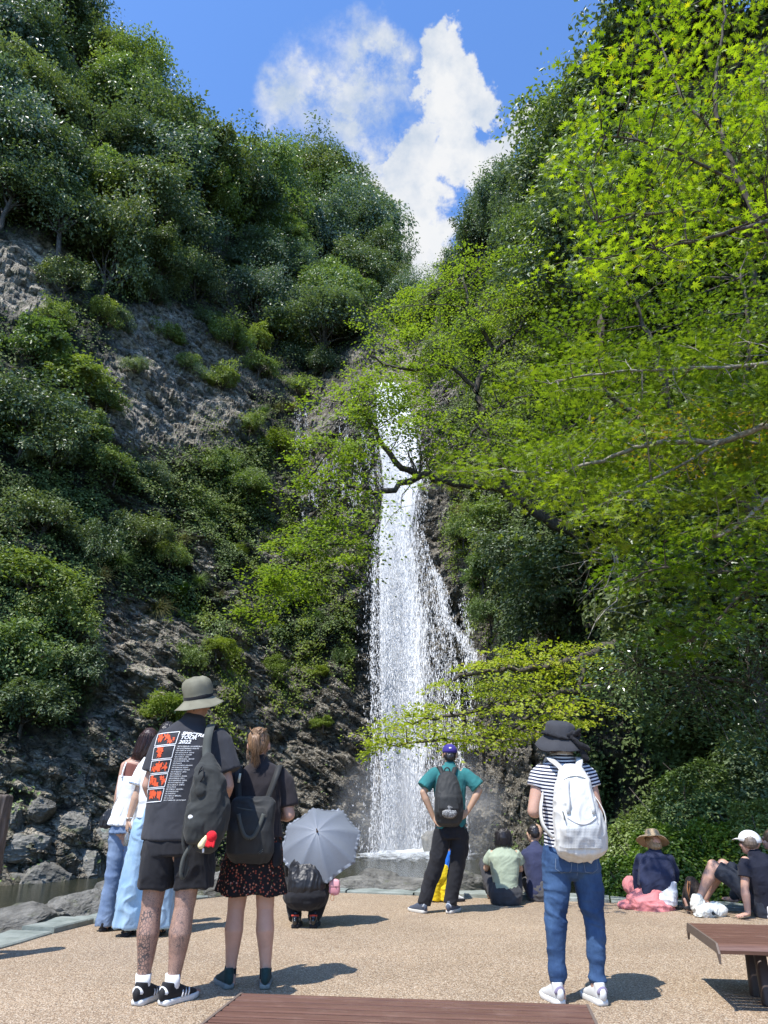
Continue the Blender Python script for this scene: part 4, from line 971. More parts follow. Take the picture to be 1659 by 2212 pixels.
# ------------------------------------------------------------------ figure helpers
def A3(*v): return np.array(v, float)
def sph(c, r, rot=None, n=14):
    r = np.array(r, float)*np.ones(3); V=[(0,0,1.)]; F=[]; m=n; k=n//2+1
    for i in range(1,k):
        a = math.pi*i/k
        for j in range(m): b=2*math.pi*j/m; V.append((math.sin(a)*math.cos(b), math.sin(a)*math.sin(b), math.cos(a)))
    V.append((0,0,-1.)); L=len(V)-1
    for j in range(m): F.append((0,1+j,1+(j+1)%m)); F.append((L, L-m+(j+1)%m, L-m+j))
    for i in range(k-2):
        for j in range(m): a=1+i*m+j; b=1+i*m+(j+1)%m; F.append((a,a+m,b+m,b))
    V=np.array(V)*r
    if rot is not None: V = V@np.array(rot).T
    return V+np.array(c), F
def loft(pts, rx, ry=None, X=(1,0,0), n=18, sq=2.0, cap='round'):
    P=np.array(pts,float); m=len(P); rx=np.ones(m)*rx; ry=rx if ry is None else np.ones(m)*ry
    T=unit(np.gradient(P,axis=0)); X=np.array(X,float)
    rings=[]
    def ring(c,t,a,b):
        x_=X
        if abs(np.dot(unit(t),unit(X)))>.95: x_=np.array([0,1.,0]) if abs(t[1])<.9 else np.array([0,0,1.])
        B=unit(np.cross(t,x_)); Xp=np.cross(B,t); th=np.linspace(0,2*np.pi,n,endpoint=False)
        c_,s_=np.cos(th),np.sin(th); e=2/sq
        return c+np.outer(np.sign(c_)*np.abs(c_)**e*a,Xp)+np.outer(np.sign(s_)*np.abs(s_)**e*b,B)
    capS = cap in('round','start'); capE = cap in('round','end')
    if capS:
        for a in (75,50,25): a=math.radians(a); rings.append(ring(P[0]-T[0]*min(rx[0],ry[0])*math.sin(a),T[0],rx[0]*math.cos(a),ry[0]*math.cos(a)))
    for i in range(m): rings.append(ring(P[i],T[i],rx[i],ry[i]))
    if capE:
        for a in (25,50,75): a=math.radians(a); rings.append(ring(P[-1]+T[-1]*min(rx[-1],ry[-1])*math.sin(a),T[-1],rx[-1]*math.cos(a),ry[-1]*math.cos(a)))
    V=np.concatenate(rings); F=[]; k=len(rings)
    for i in range(k-1):
        for j in range(n): a=i*n+j; b=i*n+(j+1)%n; F.append((a,b,b+n,a+n))
    c0=len(V); V=np.concatenate([V,[rings[0].mean(0)],[rings[-1].mean(0)]])
    for j in range(n): F.append((c0,(j+1)%n,j)); F.append((c0+1,(k-1)*n+j,(k-1)*n+(j+1)%n))
    return V,F
def seg(a,b,ra,rb,mid=None,**k):
    a=np.array(a,float);b=np.array(b,float)
    if mid is None: return loft([a,(a+b)/2,b],[ra,(ra+rb)/2,rb],**k)
    return loft([a,a+(b-a)*.3,a+(b-a)*.6,b],[ra,mid,(mid+rb)/2*.98,rb],**k)
def joinp(prims):
    V=[];F=[];n=0
    for v,f in prims: V.append(v); F+= [tuple(i+n for i in q) for q in f]; n+=len(v)
    return np.concatenate(V),F
def raw_mesh(name, prims, smooth=True):
    V,F=joinp(prims); me=bpy.data.meshes.new(name); me.from_pydata(V.tolist(),[],F); me.update()
    bm=bmesh.new(); bm.from_mesh(me); bmesh.ops.recalc_face_normals(bm,faces=bm.faces); bm.to_mesh(me); bm.free(); set_smooth(me,smooth); return me
def fuse(name, prims, voxel=.007, it=3, smooth=True):
    """grow one continuous skin over overlapping volumes"""
    me=raw_mesh(name,prims); o=bpy.data.objects.new('tmp',me); COL.objects.link(o)
    m=o.modifiers.new('r','REMESH'); m.mode='VOXEL'; m.voxel_size=voxel; m.adaptivity=0
    s=o.modifiers.new('s','SMOOTH'); s.factor=.5; s.iterations=it
    dg=bpy.context.evaluated_depsgraph_get(); r_=bpy.data.meshes.new_from_object(o.evaluated_get(dg)); r_.name=name
    bpy.data.objects.remove(o); bpy.data.meshes.remove(me); set_smooth(r_,smooth); return r_
def vco(me): a=np.empty(len(me.vertices)*3,np.float32); me.vertices.foreach_get('co',a); return a.reshape(-1,3).astype(float)
def vno(me): a=np.empty(len(me.vertices)*3,np.float32); me.vertices.foreach_get('normal',a); return a.reshape(-1,3).astype(float)
def setco(me,P): me.vertices.foreach_set('co',P.astype(np.float32).ravel()); me.update()
def folds(me, amp=.006, sc=(7,7,4), seed=0, rot=None, mask=None, ridge=True, oct=3):
    P=vco(me); N=vno(me); Q=P*1.0
    if rot is not None:
        c,s=math.cos(rot),math.sin(rot); Q=np.column_stack([Q[:,0]*c-Q[:,2]*s,Q[:,1],Q[:,0]*s+Q[:,2]*c])
    Q=Q*np.array(sc,float)+fbm(P*5,2,seed+3)[:,None]*.7
    d=fbm(Q,oct,seed,ridge=ridge)*amp
    if mask is not None: d=d*mask(P)
    setco(me,P+N*d[:,None]); return me
# materials
def cloth(name, col, rough=.85, weave=900, var=.12, spec=.25, bst=.25):
    m,nt,out=new_mat(name); co=obco(nt)
    n_=nt.noise(co,6,5,.6); c=nt.mix(nt.ramp(n_,[(.35,0),(.7,1)]), tuple(v*(1-var) for v in col), tuple(min(1,v*(1+var)) for v in col))
    bsdf(nt,out,c,rough,spec,bump(nt,nt.noise(co,weave/6,2,.6),bst,.0015), Sheen_Weight=.08); return m
def skin_mat(name, a, b=None):
    m,nt,out=new_mat(name); co=obco(nt); b=b or tuple(v*.82 for v in a)
    c=nt.mix(nt.ramp(nt.noise(co,9,5,.6),[(.35,0),(.7,1)]), a, b)
    bsdf(nt,out,c,.52,.4,bump(nt,nt.noise(co,160,3,.6),.15,.001), Subsurface_Weight=.06, Subsurface_Scale=.01); return m
SK_l=skin_mat('pale skin',(.56,.33,.24)); SK_m=skin_mat('light tan skin',(.52,.32,.21)); SK_a=skin_mat('warm skin',(.55,.35,.24))
def hair_mat(name, a, b, rough=.35):
    m,nt,out=new_mat(name); co=obco(nt); s=nt.noise(nt.map(co,(60,60,4)),2,5,.7)
    c=nt.mix(nt.ramp(s,[(.35,0),(.65,1)]),a,b); bsdf(nt,out,c,rough,.5,bump(nt,s,.8,.004)); return m
H_blk=hair_mat('black hair',(.008,.007,.007),(.035,.028,.026),.30); H_brn=hair_mat('light brown hair',(.10,.05,.026),(.38,.235,.13),.42); H_dbr=hair_mat('dark brown hair',(.018,.010,.009),(.07,.035,.03),.32); H_blo=hair_mat('curly blonde hair',(.22,.13,.06),(.5,.34,.18),.5)
m_eye,nt,out=new_mat('eye'); bsdf(nt,out,(.03,.02,.015),.15,.6)
def rotm(yaw=0,pitch=0,roll=0): return np.array((Matrix.Rotation(yaw,3,'Z')@Matrix.Rotation(pitch,3,'X')@Matrix.Rotation(roll,3,'Y')))
def head_prims(c, yaw=0, pitch=0, s=1.0, roll=0):
    M=rotm(yaw,pitch,roll); c=np.array(c,float)
    def g(p,r,rx=None): return sph(c+M@(np.array(p)*s), np.array(r)*s, M)
    pr=[g((0,-.012,.03),(.077,.095,.098)), g((0,.022,-.035),(.062,.073,.082)), g((0,.055,-.082),(.032,.032,.028)),
        g((0,.098,-.018),(.012,.018,.026)), g((0,.108,-.030),(.016,.013,.011)), g((.0,.090,-.060),(.024,.012,.009)), g((0,.080,.022),(.058,.022,.016)),
        g((.078,-.006,-.008),(.011,.020,.031)), g((-.078,-.006,-.008),(.011,.020,.031)), g((.035,.07,-.03),(.026,.022,.024)), g((-.035,.07,-.03),(.026,.022,.024))]
    eyes=[g((.031,.086,.004),(.0125,.0105,.010)), g((-.031,.086,.004),(.0125,.0105,.010))]
    return pr, eyes, M
def hand(w, f, nrm, th, curl=.5, s=1.0, spread=.12):
    """w wrist, f finger direction, nrm palm normal, th: side of the thumb along lateral axis"""
    w=np.array(w,float); f=unit(np.array(f,float)); nrm=np.array(nrm,float); nrm=unit(nrm-f*np.dot(nrm,f)); l=np.cross(f,nrm)*th
    pr=[loft([w,w+f*.03*s,w+f*.065*s,w+f*.088*s],np.array([.026,.034,.040,.038])*s,np.array([.020,.017,.015,.012])*s,X=l,n=12)]
    for o_,L_,rr in ((.029,.070,.0088),(.0095,.078,.0092),(-.0095,.073,.0088),(-.028,.058,.0078)):
        p=w+f*.082*s+l*o_*s; d=unit(f+l*o_*spread*18*.5); pts=[p-f*.02*s,p]; 
        for j in range(3):
            a=curl*(.5+.35*j); d=unit(d*math.cos(a*.75)+nrm*math.sin(a*.75)); p=p+d*L_*s*(.42,.32,.26)[j]; pts.append(p)
        pr.append(loft(pts,np.array([rr,rr,rr*.97,rr*.9,rr*.8])*s,X=l,n=8))
    p=w+f*.022*s+l*.024*s; d=unit(f*.75+l*.75+nrm*.25); pts=[p-d*.01,p+d*.035*s]; d=unit(f*.95+l*.30+nrm*.45); pts.append(pts[-1]+d*.03*s); d=unit(f+nrm*.6); pts.append(pts[-1]+d*.025*s)
    pr.append(loft(pts,np.array([.014,.0125,.0105,.0085])*s,X=nrm,n=8)); return pr
def arm(sh,el,wr,k=1.0,rs=(.050,.043,.046,.028)):
    return [seg(sh,el,rs[0]*k,rs[1]*k*.93), loft([el,np.array(el)+(np.array(wr)-np.array(el))*.25,np.array(el)+(np.array(wr)-np.array(el))*.6,wr],np.array([rs[1]*.92,rs[2],.036,rs[3]])*k), sph(el,rs[1]*k*.95,n=10)]
def leg(hip,kn,an,k=1.0,rs=(.088,.060,.066,.039)):
    kn=np.array(kn,float);an=np.array(an,float);d=an-kn
    return [seg(hip,kn,rs[0]*k,rs[1]*k,mid=rs[0]*.93*k), loft([kn,kn+d*.18+A3(0,-.008,0),kn+d*.36+A3(0,-.014,0),kn+d*.62,kn+d*.85,an],np.array([rs[1]*.95,rs[2]*.93,rs[2],rs[2]*.78,rs[3]*1.05,rs[3]])*k)]
def foot(an,toe,k=1.0):
    an=np.array(an,float);toe=np.array(toe,float);d=unit(toe-A3(an[0],an[1],toe[2])); h=A3(an[0],an[1],.035)-d*.03
    return [seg(an,h,.036*k,.033*k), loft([h,h+d*.09,h+d*.17,toe+A3(0,0,.012)],np.array([.033,.038,.042,.030])*k,np.array([.034,.034,.022,.014])*k,X=np.cross(d,(0,0,1)))]
def person(label, base, rz=0, group=None):
    return empty('person',(base[0],base[1],0),rz,label,'person',group)
def add(root, name, me, mat, label=None):
    o=mesh_obj(name,me,mat,root)
    if label: o['label']=label
    return o
def finish_head(root, eyes): add(root,'eyes',raw_mesh('eyes',eyes),m_eye)
def ribbon(pts, w, N=(0,-1,0), t=.004):
    """flat strap along pts, lying in a surface with normal N (one vector or one per point)"""
    P=np.array(pts,float); T=unit(np.gradient(P,axis=0)); N=np.array(N,float)*np.ones_like(P); N=unit(N-T*(N*T).sum(1)[:,None]); S=np.cross(T,N); w=np.ones(len(P))*w; V=[];F=[]
    for i in range(len(P)):
        for a,b in ((-1,-1),(1,-1),(1,1),(-1,1)): V.append(P[i]+S[i]*a*w[i]/2+N[i]*b*t/2)
    for i in range(len(P)-1):
        for j in range(4): a=i*4+j;b=i*4+(j+1)%4; F.append((a,b,b+4,a+4))
    F.append((0,3,2,1)); e=len(V)-4; F.append((e,e+1,e+2,e+3)); return np.array(V),F
def curve(pts,n=5): return smooth_line3(np.array(pts,float),n)
m_sole_w=cloth('white rubber sole',(.70,.70,.67),.6,300,.06); m_blackshoe=cloth('black shoe fabric',(.018,.018,.02),.75); m_white=cloth('white cotton',(.78,.78,.77),.8,var=.04)
m_blk=cloth('black cotton',(.016,.016,.019),.88,var=.25); m_dgrey=cloth('charcoal cotton',(.045,.046,.052),.9,var=.15)
def shoe(root, heel, d, upper, sole, k=1.0, L=.275, tab=None, stripes=None, lab=None):
    """heel ground point, d direction of the toe"""
    d=unit(np.array([d[0],d[1],0.])); h=np.array([heel[0],heel[1],0.]); l=np.cross(d,(0,0,1)); L=L*k
    def at(t,z,s=0): return h+d*L*t+A3(0,0,z)+l*s
    out=[(0.0,.028),(.08,.038),(.3,.036),(.5,.040),(.72,.050),(.88,.042),(1.0,.018)]
    pts=[at(t,0,w*k) for t,w in out]+[at(t,0,-w*k) for t,w in reversed(out)]
    pts=np.array(pts); c=pts.mean(0); n=len(pts); rings=[]
    for z,s_ in ((.0,.93),(.006,1.0),(.026,1.02),(.032,.96)):
        q=c+(pts-c)*s_; q[:,2]=z+.006*np.maximum(0,((q-h)@d/L-.75))*4; rings.append(q)
    V=np.concatenate(rings); F=[]
    for i in range(3):
        for j in range(n): a=i*n+j;b=i*n+(j+1)%n; F.append((a,b,b+n,a+n))
    F.append(tuple(range(n-1,-1,-1))); F.append(tuple(range(3*n,4*n)))
    up=loft([at(.015,.055),at(.10,.062),at(.25,.062),at(.42,.056),at(.62,.044),at(.82,.036),at(.95,.030)],np.array([.024,.034,.036,.038,.044,.040,.022])*k,np.array([.036,.044,.044,.040,.028,.020,.012])*k,X=l,sq=2.4)
    col=loft([at(.14,.07),at(.15,.10),at(.16,.115)],np.array([.034,.034,.032])*k,np.array([.048,.044,.042])*k,X=l,cap='flat')
    tng=loft([at(.30,.08),at(.24,.125)],.024*k,.008*k,X=l)
    m=fuse('upper',[up,col,tng],.005,2); u=add(root,'shoe',m,upper,lab)
    s_=mesh_obj('sole',raw_mesh('sole',[(V,F)]),sole,u)
    if tab is not None:
        P=[]; 
        for a in np.linspace(-1.15,1.15,9): P.append(at(.015+.055*(1-math.cos(a))*1.0,.082-.028*abs(a)**1.5*.5)+l*math.sin(a)*.037*k-d*.006*math.cos(a))
        mesh_obj('heel_tab',raw_mesh('heel_tab',[ribbon(P,[.012,.022,.032,.04,.044,.04,.032,.022,.012],[-d*math.cos(a)+l*math.sin(a) for a in np.linspace(-1.15,1.15,9)],.006)]),tab,u)
    if stripes is not None:
        for sd_ in (1,-1):
            for q in range(3):
                t=.40+q*.085; P=[at(t+.07,.070,sd_*.033*k),at(t+.035,.053,sd_*.0435*k),at(t,.033,sd_*.0465*k)]
                mesh_obj('stripe',raw_mesh('stripe',[ribbon(P,.011,[l*sd_,l*sd_,l*sd_],.003)]),stripes,u)
    return u
# projecting flat print onto cloth
from mathutils.bvhtree import BVHTree
def project_back(me_target, pts2, depth=-1.0, off=.003, dirv=(0,1,0)):
    bv=BVHTree.FromPolygons([v.co[:] for v in me_target.vertices],[p.vertices[:] for p in me_target.polygons]); out=[]
    last=0
    for x,z in pts2:
        h=bv.ray_cast(Vector((x,depth,z)),Vector(dirv))
        y=h[0].y if h[0] is not None else last
        last=y; out.append((x,y-off,z))
    return np.array(out)
def text_mesh(txt,size,shear=0.0,bold=.0,sx=1.0):
    c=bpy.data.curves.new('t','FONT'); c.body=txt; c.size=size; c.shear=shear; c.offset=bold; c.resolution_u=2
    o=bpy.data.objects.new('t',c); COL.objects.link(o); dg=bpy.context.evaluated_depsgraph_get(); m=bpy.data.meshes.new_from_object(o.evaluated_get(dg))
    bpy.data.objects.remove(o); V=vco(m); V[:,0]*=sx; F=[tuple(p.vertices) for p in m.polygons]; return V,F
def strip2(a,b,w,n=12):
    a=np.array(a);b=np.array(b);d=(b-a)/np.linalg.norm(b-a);p=np.array([-d[1],d[0]])*w/2; V=[];F=[]
    for i in range(n+1): c=a+(b-a)*i/n; V+=[c-p,c+p]
    for i in range(n): F.append((2*i,2*i+2,2*i+3,2*i+1))
    return np.array(V),F

def tuck(root, garment, mask, d=.006, far=.09):
    """keep the skin under the cloth: skin points in the masked zone that reach the cloth sink just below it"""
    body=[c for c in root.children if c.name.split('.')[0]=='body'][0].data; g=garment.data if hasattr(garment,'data') else garment
    bv=BVHTree.FromPolygons([v.co[:] for v in g.vertices],[p.vertices[:] for p in g.polygons]); P=vco(body); m=mask(P)
    for i in np.nonzero(m)[0]:
        h=bv.find_nearest(Vector(P[i]),far)
        if h[0] is None: continue
        sd=(Vector(P[i])-h[0]).dot(h[1])
        if sd>-d: P[i]=h[0]-h[1]*d
    setco(body,P)
def kid_(root,n): return [c for c in root.children if c.name.split('.')[0]==n][0]

def strands(root, mat, curves, n, jit, r0, seed, name='loose_strands'):
    """loose hairs: each a thin tapered thread following one of the guide curves with its own offset"""
    q=np.random.default_rng(seed); pr=[]
    for i in range(n):
        c=np.array(curves[i%len(curves)],float); o=q.normal(size=3)*jit; k=len(c); t=np.linspace(0,1,k)[:,None]
        p=c+o*(0.4+.8*t)+q.normal(size=(k,3))*jit*.18; pr.append(loft(smooth_line3(p,3),np.linspace(r0,r0*.35,(k-1)*3+1),n=4,cap='flat'))
    add(root,name,raw_mesh(name,pr),mat)
def denim(name, col, fade):
    m,nt,out=new_mat(name); co=obco(nt); n_=nt.noise(nt.map(co,(1,1,.6)),5,6,.65); f=nt.noise(nt.map(co,(140,140,22)),3,2,.6)
    c=nt.mix(nt.ramp(n_,[(.35,0),(.68,1)]),col,fade); c=nt.mix(nt.ramp(f,[(.35,.0),(.7,.22)]),c,tuple(v*.6 for v in col))
    bsdf(nt,out,c,.8,.25,bump(nt,f,.3,.0015)); return m
def neck(c,h,r=.055,k=1): return seg(c,h,r*1.12*k,r*k)
# ===== tall man, bucket hat, tattooed legs
b_=(-1.40,5.22); root=person('tall man in olive bucket hat and charcoal tour T-shirt with tattooed calves',b_)
J=dict(hL=A3(-.035,0,.92),kL=A3(-.062,.0,.53),aL=A3(-.068,.0,.10),hR=A3(.165,0,.92),kR=A3(.145,.0,.53),aR=A3(.115,.0,.10))
hp,ey,M_=head_prims((.11,.02,1.775),-.12,.05,1.03)
pr=leg(J['hL'],J['kL'],J['aL'],1.0,(.092,.066,.070,.040))+leg(J['hR'],J['kR'],J['aR'],1.0,(.092,.066,.070,.040))
pr+=foot(J['aL'],(-.01,.18,.02))+foot(J['aR'],(.23,.17,.02))
pr+=[loft([(.065,0,.86),(.067,0,1.05),(.072,0,1.3),(.075,.0,1.48),(.08,.0,1.60)],[.165,.158,.18,.19,.10],[.11,.105,.125,.115,.07],cap='round'),neck((.09,.0,1.58),(.105,.015,1.72),.062)]
pr+=arm((-.08,0,1.54),(-.165,-.01,1.235),(-.11,.20,1.06),1.0)+arm((.265,0,1.54),(.365,-.01,1.23),(.26,.21,1.08),1.0)+hand((-.11,.20,1.06),(.5,.8,.1),(0,0,1),1,.8)+hand((.26,.21,1.08),(-.5,.8,.1),(0,0,1),-1,.8)
body=fuse('body',pr+hp,.0065,3)
SK_t,nt,out=new_mat('tattooed skin'); co=obco(nt)
base=nt.mix(nt.ramp(nt.noise(co,9,5),[(.35,0),(.7,1)]),(.52,.32,.235),(.44,.25,.18))
vo=nt.n('ShaderNodeTexVoronoi',{'feature':'DISTANCE_TO_EDGE'}); nt.set(vo,'Vector',nt.map(co,(1,1,.8))); nt.set(vo,'Scale',62.0)
ink1=nt.ramp(vo.outputs[0],[(.05,1),(.16,.25)])
wv_=nt.noise(nt.map(co,(10,10,3.5)),2.6,6,.7,2.5); ink2=nt.ramp(wv_,[(.36,0),(.40,.8),(.43,.25),(.46,.2),(.49,1),(.53,.2),(.57,.25),(.60,1),(.66,.5),(.70,.2)])
sep=nt.n('ShaderNodeSeparateXYZ'); nt.set(sep,0,co); zc_=sep.outputs[2]; xc_=sep.outputs[0]
left=nt.math('LESS_THAN',nt.math('ABSOLUTE',nt.math('SUBTRACT',xc_,-.07)),.038); leftz=nt.math('LESS_THAN',zc_,.5)
scal=nt.math('MULTIPLY',left,leftz); ink=nt.mix(scal,ink2,ink1)
lowz=nt.ramp(zc_,[(.66,1.0),(.70,0)]); patch=nt.ramp(nt.noise(co,7,4,.6),[(.38,.6),(.55,1)])
ik=nt.math('MULTIPLY',nt.math('MULTIPLY',ink,lowz),nt.math('MULTIPLY',patch,.95))
bsdf(nt,out,nt.mix(ik,base,(.055,.055,.06)),.5,.4)
add(root,'body',body,SK_t); finish_head(root,ey)
# T-shirt
def tee_torso(secs,sl,voxel=.008): return [loft([s[0] for s in secs],[s[1] for s in secs],[s[2] for s in secs],sq=2.35,n=28,cap='end')]+[loft(s[0],s[1],s[2] if len(s)>2 else None,cap='flat',n=16) for s in sl]
secs=[((.065,.0,.905),.232,.150),((.066,0,1.0),.225,.145),((.069,0,1.15),.222,.145),((.072,0,1.32),.228,.150),((.075,-.005,1.45),.232,.145),((.078,-.005,1.54),.205,.12),((.085,0,1.60),.13,.09),((.095,.0,1.635),.085,.075)]
tp=tee_torso(secs,[([(-.06,0,1.555),(-.095,0,1.50),(-.125,-.005,1.40),(-.142,-.01,1.315)],[.072,.078,.078,.076]),([(.24,0,1.555),(.29,0,1.50),(.33,-.005,1.40),(.362,-.01,1.315)],[.075,.085,.085,.088])])
tee=folds(fuse('t_shirt',tp,.0075,4),.011,(5,5,2.6),3,.5,lambda P: np.clip((1.58-P[:,2])*3,.25,1)*np.where((P[:,2]>1.13)&(P[:,2]<1.58)&(P[:,0]<.25)&(P[:,0]>-.14),.45,1))
m_tour=cloth('washed black cotton',(.042,.043,.050),.9,var=.18)
tee_o=add(root,'t_shirt',tee,m_tour,'charcoal tour T-shirt with printed back')
m_pw,nt,out=new_mat('white print'); bsdf(nt,out,(.78,.78,.78),.6,.2)
m_po,nt,out=new_mat('orange print'); bsdf(nt,out,(.72,.115,.045),.6,.2)
# print layout: sheared frame column and list, measured on the back
def fr(u,v): # u 0..1 across frame column, v 0 top..1 bottom
    xl=-.122+(-.155+.118)*0 + v*(-.030); xr=.040-v*.072; zt=1.565-.012*(1-u)*0; return (xl+(xr-xl)*u, 1.555+.012*u - v*(.428+.004*u))
W=[];O_=[];rp=np.random.default_rng(44)
for q in range(5):
    v0=q*.204; v1=v0+.184
    c=[fr(0,v0),fr(1,v0),fr(1,v1),fr(0,v1)]
    for a in range(4): W.append(strip2(c[a],c[(a+1)%4],.0042))
    nbl=(8,5,8,8,6)[q]
    for b in range(nbl):
        cu,cv=rp.uniform(.12,.86),rp.uniform(.18,.82)
        if q==1: cu=rp.uniform(.1,.5)
        a0=rp.uniform(0,6.28); R_=rp.uniform(.010,.026); k=14; rad=R_*(1+.5*np.sin(np.arange(k)*2.1+a0)+.25*rp.normal(size=k)); ang=np.linspace(0,2*np.pi,k,endpoint=False)
        cx,cz=fr(cu,v0+(v1-v0)*cv); V=[(cx,cz)]
        for t_,r0 in zip(ang,np.abs(rad)):
            x=cx+math.cos(t_)*r0*.75; z=cz+math.sin(t_)*r0*1.0; zt=fr(.5,v0)[1]-.006; zb=fr(.5,v1)[1]+.006; z=min(max(z,zb),zt); x=min(max(x,fr(0,v0+.09)[0]+.004),fr(1,v0+.09)[0]-.005); V.append((x,z))
        O_.append((np.array(V),[(0,i+1,(i+1)%k+1) for i in range(k)]))
def tx(t,x,z,size,sh=.25,bold=0,sx=1.0,rot=0.0):
    V,F=text_mesh(t,size,sh,bold,sx); c,s=math.cos(rot),math.sin(rot); return np.column_stack([x+V[:,0]*c-V[:,1]*s,z+V[:,0]*s+V[:,1]*c]),F
W.append(tx('SPECTRE',.055,1.547,.030,.3,.0010,1.28,-.10)); W.append(tx('TOUR',.051,1.519,.030,.3,.0010,1.28,-.03)); W.append(tx('2022',.045,1.490,.030,.3,.0010,1.3,0))
lines=['NOV 13 LONDON UK - O2 ACADEMY BRIXTON','NOV 15 NOTTINGHAM UK - ROCK CITY','NOV 17 LEEDS UK - STYLUS','NOV 18 GLASGOW UK - GARAGE','NOV 19 DUBLIN IE - ACADEMY','NOV 21 PARIS FR - CIGALE','NOV 22 AMSTERDAM NL - MELKWEG','NOV 23 ANTWERP BE - TRIX','NOV 24 LILLE FR','NOV 25 COLOGNE DE - CARLSWERK','NOV 26 BERLIN DE - HUXLEYS','NOV 28 MUNICH DE - TONHALLE','NOV 29 VIENNA AT - ARENA','NOV 30 PRAGUE CZ','DEC 01 WARSAW PL - PROXIMA','DEC 02 LEIPZIG DE - WERK 2','DEC 03 HANNOVER DE - CAPITOL','DEC 04 STUTTGART DE - LKA','DEC 05 ZURICH CH - KOMPLEX','DEC 06 LYON FR','DEC 07 MILAN IT - MAGAZZINI','DEC 08 BARCELONA ES','DEC 09 MADRID ES','DEC 10 BERN CH - BIERHUBELI','DEC 12 OSLO NO','DEC 13 HAMBURG DE - GROSSE FREIHEIT']
for i,t in enumerate(lines):
    W.append(tx(t,.042-.0022*i*1.05,1.468-i*.0132,.0098,.25,.0001,.80))
for nm,L_,mt,of in (('white_print',W,m_pw,.0042),('orange_print',O_,m_po,.0035)):
    V2,F2=joinp([(np.column_stack([v[:,0],v[:,1]]),f) for v,f in L_]); V3=project_back(tee,V2,-.6,of)
    m=bpy.data.meshes.new(nm); m.from_pydata(V3.tolist(),[],F2); m.update(); mesh_obj(nm,m,mt,tee_o)
# shorts
sp=[loft([(.065,0,.98),(.065,0,.90),(.065,.0,.82)],[.205,.215,.225],[.13,.14,.145],sq=2.3,cap='flat'),
    loft([(-.03,0,.88),(-.045,0,.75),(-.052,0,.625)],[.115,.108,.106],[.13,.122,.115],cap='flat',sq=2.3),loft([(.165,0,.88),(.19,0,.75),(.195,0,.625)],[.118,.118,.122],[.13,.122,.115],cap='flat',sq=2.3)]
add(root,'shorts',folds(fuse('shorts',sp,.0075,3),.014,(6,6,3.2),9,-.6),m_blk); tuck(root,kid_(root,'shorts'),lambda P:(P[:,2]>.64)&(P[:,2]<.95))
# socks and shoes
for sx,d_ in ((-.068,(.12,1)),(.112,(.62,1))):
    add(root,'sock',raw_mesh('sock',[loft([(sx,0,.05),(sx,0,.10),(sx,-.003,.155)],[.045,.045,.047],cap='flat')]),m_white)
shoe(root,(-.078,-.075),(.30,1),m_blackshoe,m_sole_w,1.06,tab=m_white,stripes=m_white); shoe(root,(.075,-.075),(.62,1),m_blackshoe,m_sole_w,1.06,tab=m_white,stripes=m_white)
# bucket hat
def hat_rev(prof, n=56, wav=.006, seed=0, tiltx=0, droop=0, k=(1,1.12)):
    V=[];F=[]; r_=np.random.default_rng(seed); ph=r_.uniform(0,6.28,4)
    for i,(r,z) in enumerate(prof):
        f=i/(len(prof)-1)
        for j in range(n):
            a=2*math.pi*j/n; w=wav*f*(math.sin(3*a+ph[0])+.6*math.sin(5*a+ph[1])); V.append((r*math.cos(a)*k[0],r*math.sin(a)*k[1],z+w-droop*f*abs(math.sin(a))**2))
    for i in range(len(prof)-1):
        for j in range(n): a=i*n+j;b=i*n+(j+1)%n; F.append((a,b,b+n,a+n))
    return np.array(V),F
m_olive,nt,out=new_mat('olive ripstop'); co=obco(nt)
bsdf(nt,out,nt.mix(nt.ramp(nt.noise(co,8,5),[(.35,0),(.7,1)]),(.17,.16,.115),(.235,.225,.165)),.8,.3,bump(nt,nt.noise(co,30,4),.3,.004))
prof=[(.002,.148),(.04,.150),(.074,.142),(.094,.122),(.102,.092),(.102,.05),(.099,.015),(.102,.0),(.115,-.010),(.130,-.022),(.150,-.036),(.168,-.047),(.170,-.051),(.150,-.041),(.120,-.018),(.100,-.003)]
V,F=hat_rev(prof,seed=2); 
for i,p in enumerate(V):
    if p[2]>.02: p+=A3(.004*math.sin(p[0]*60+p[2]*40),.004*math.cos(p[1]*70),.004*math.sin(p[0]*50+p[1]*60))
hat=add(root,'hat',raw_mesh('hat',[(V,F)]),m_olive); hat.location=(.115,.01,1.795); hat.rotation_euler=(R(13),R(-9),0)
bd=hat_rev([(.1005,.0),(.1015,.005),(.1015,.024),(.0995,.028)],n=48,wav=.001); mesh_obj('hat_band',raw_mesh('hat_band',[bd]),m_blk,hat)
cd=[loft([(.0+s_,-.118,-.004),(.003+s_*1.3,-.135,-.02),(.0+s_,-.152,-.033),(.002+s_,-.168,-.045),(.0,-.188,-.062)],.0016,n=6) for s_ in(-.006,.006)]; mesh_obj('chin_cord',raw_mesh('chin_cord',cd),m_blk,hat)

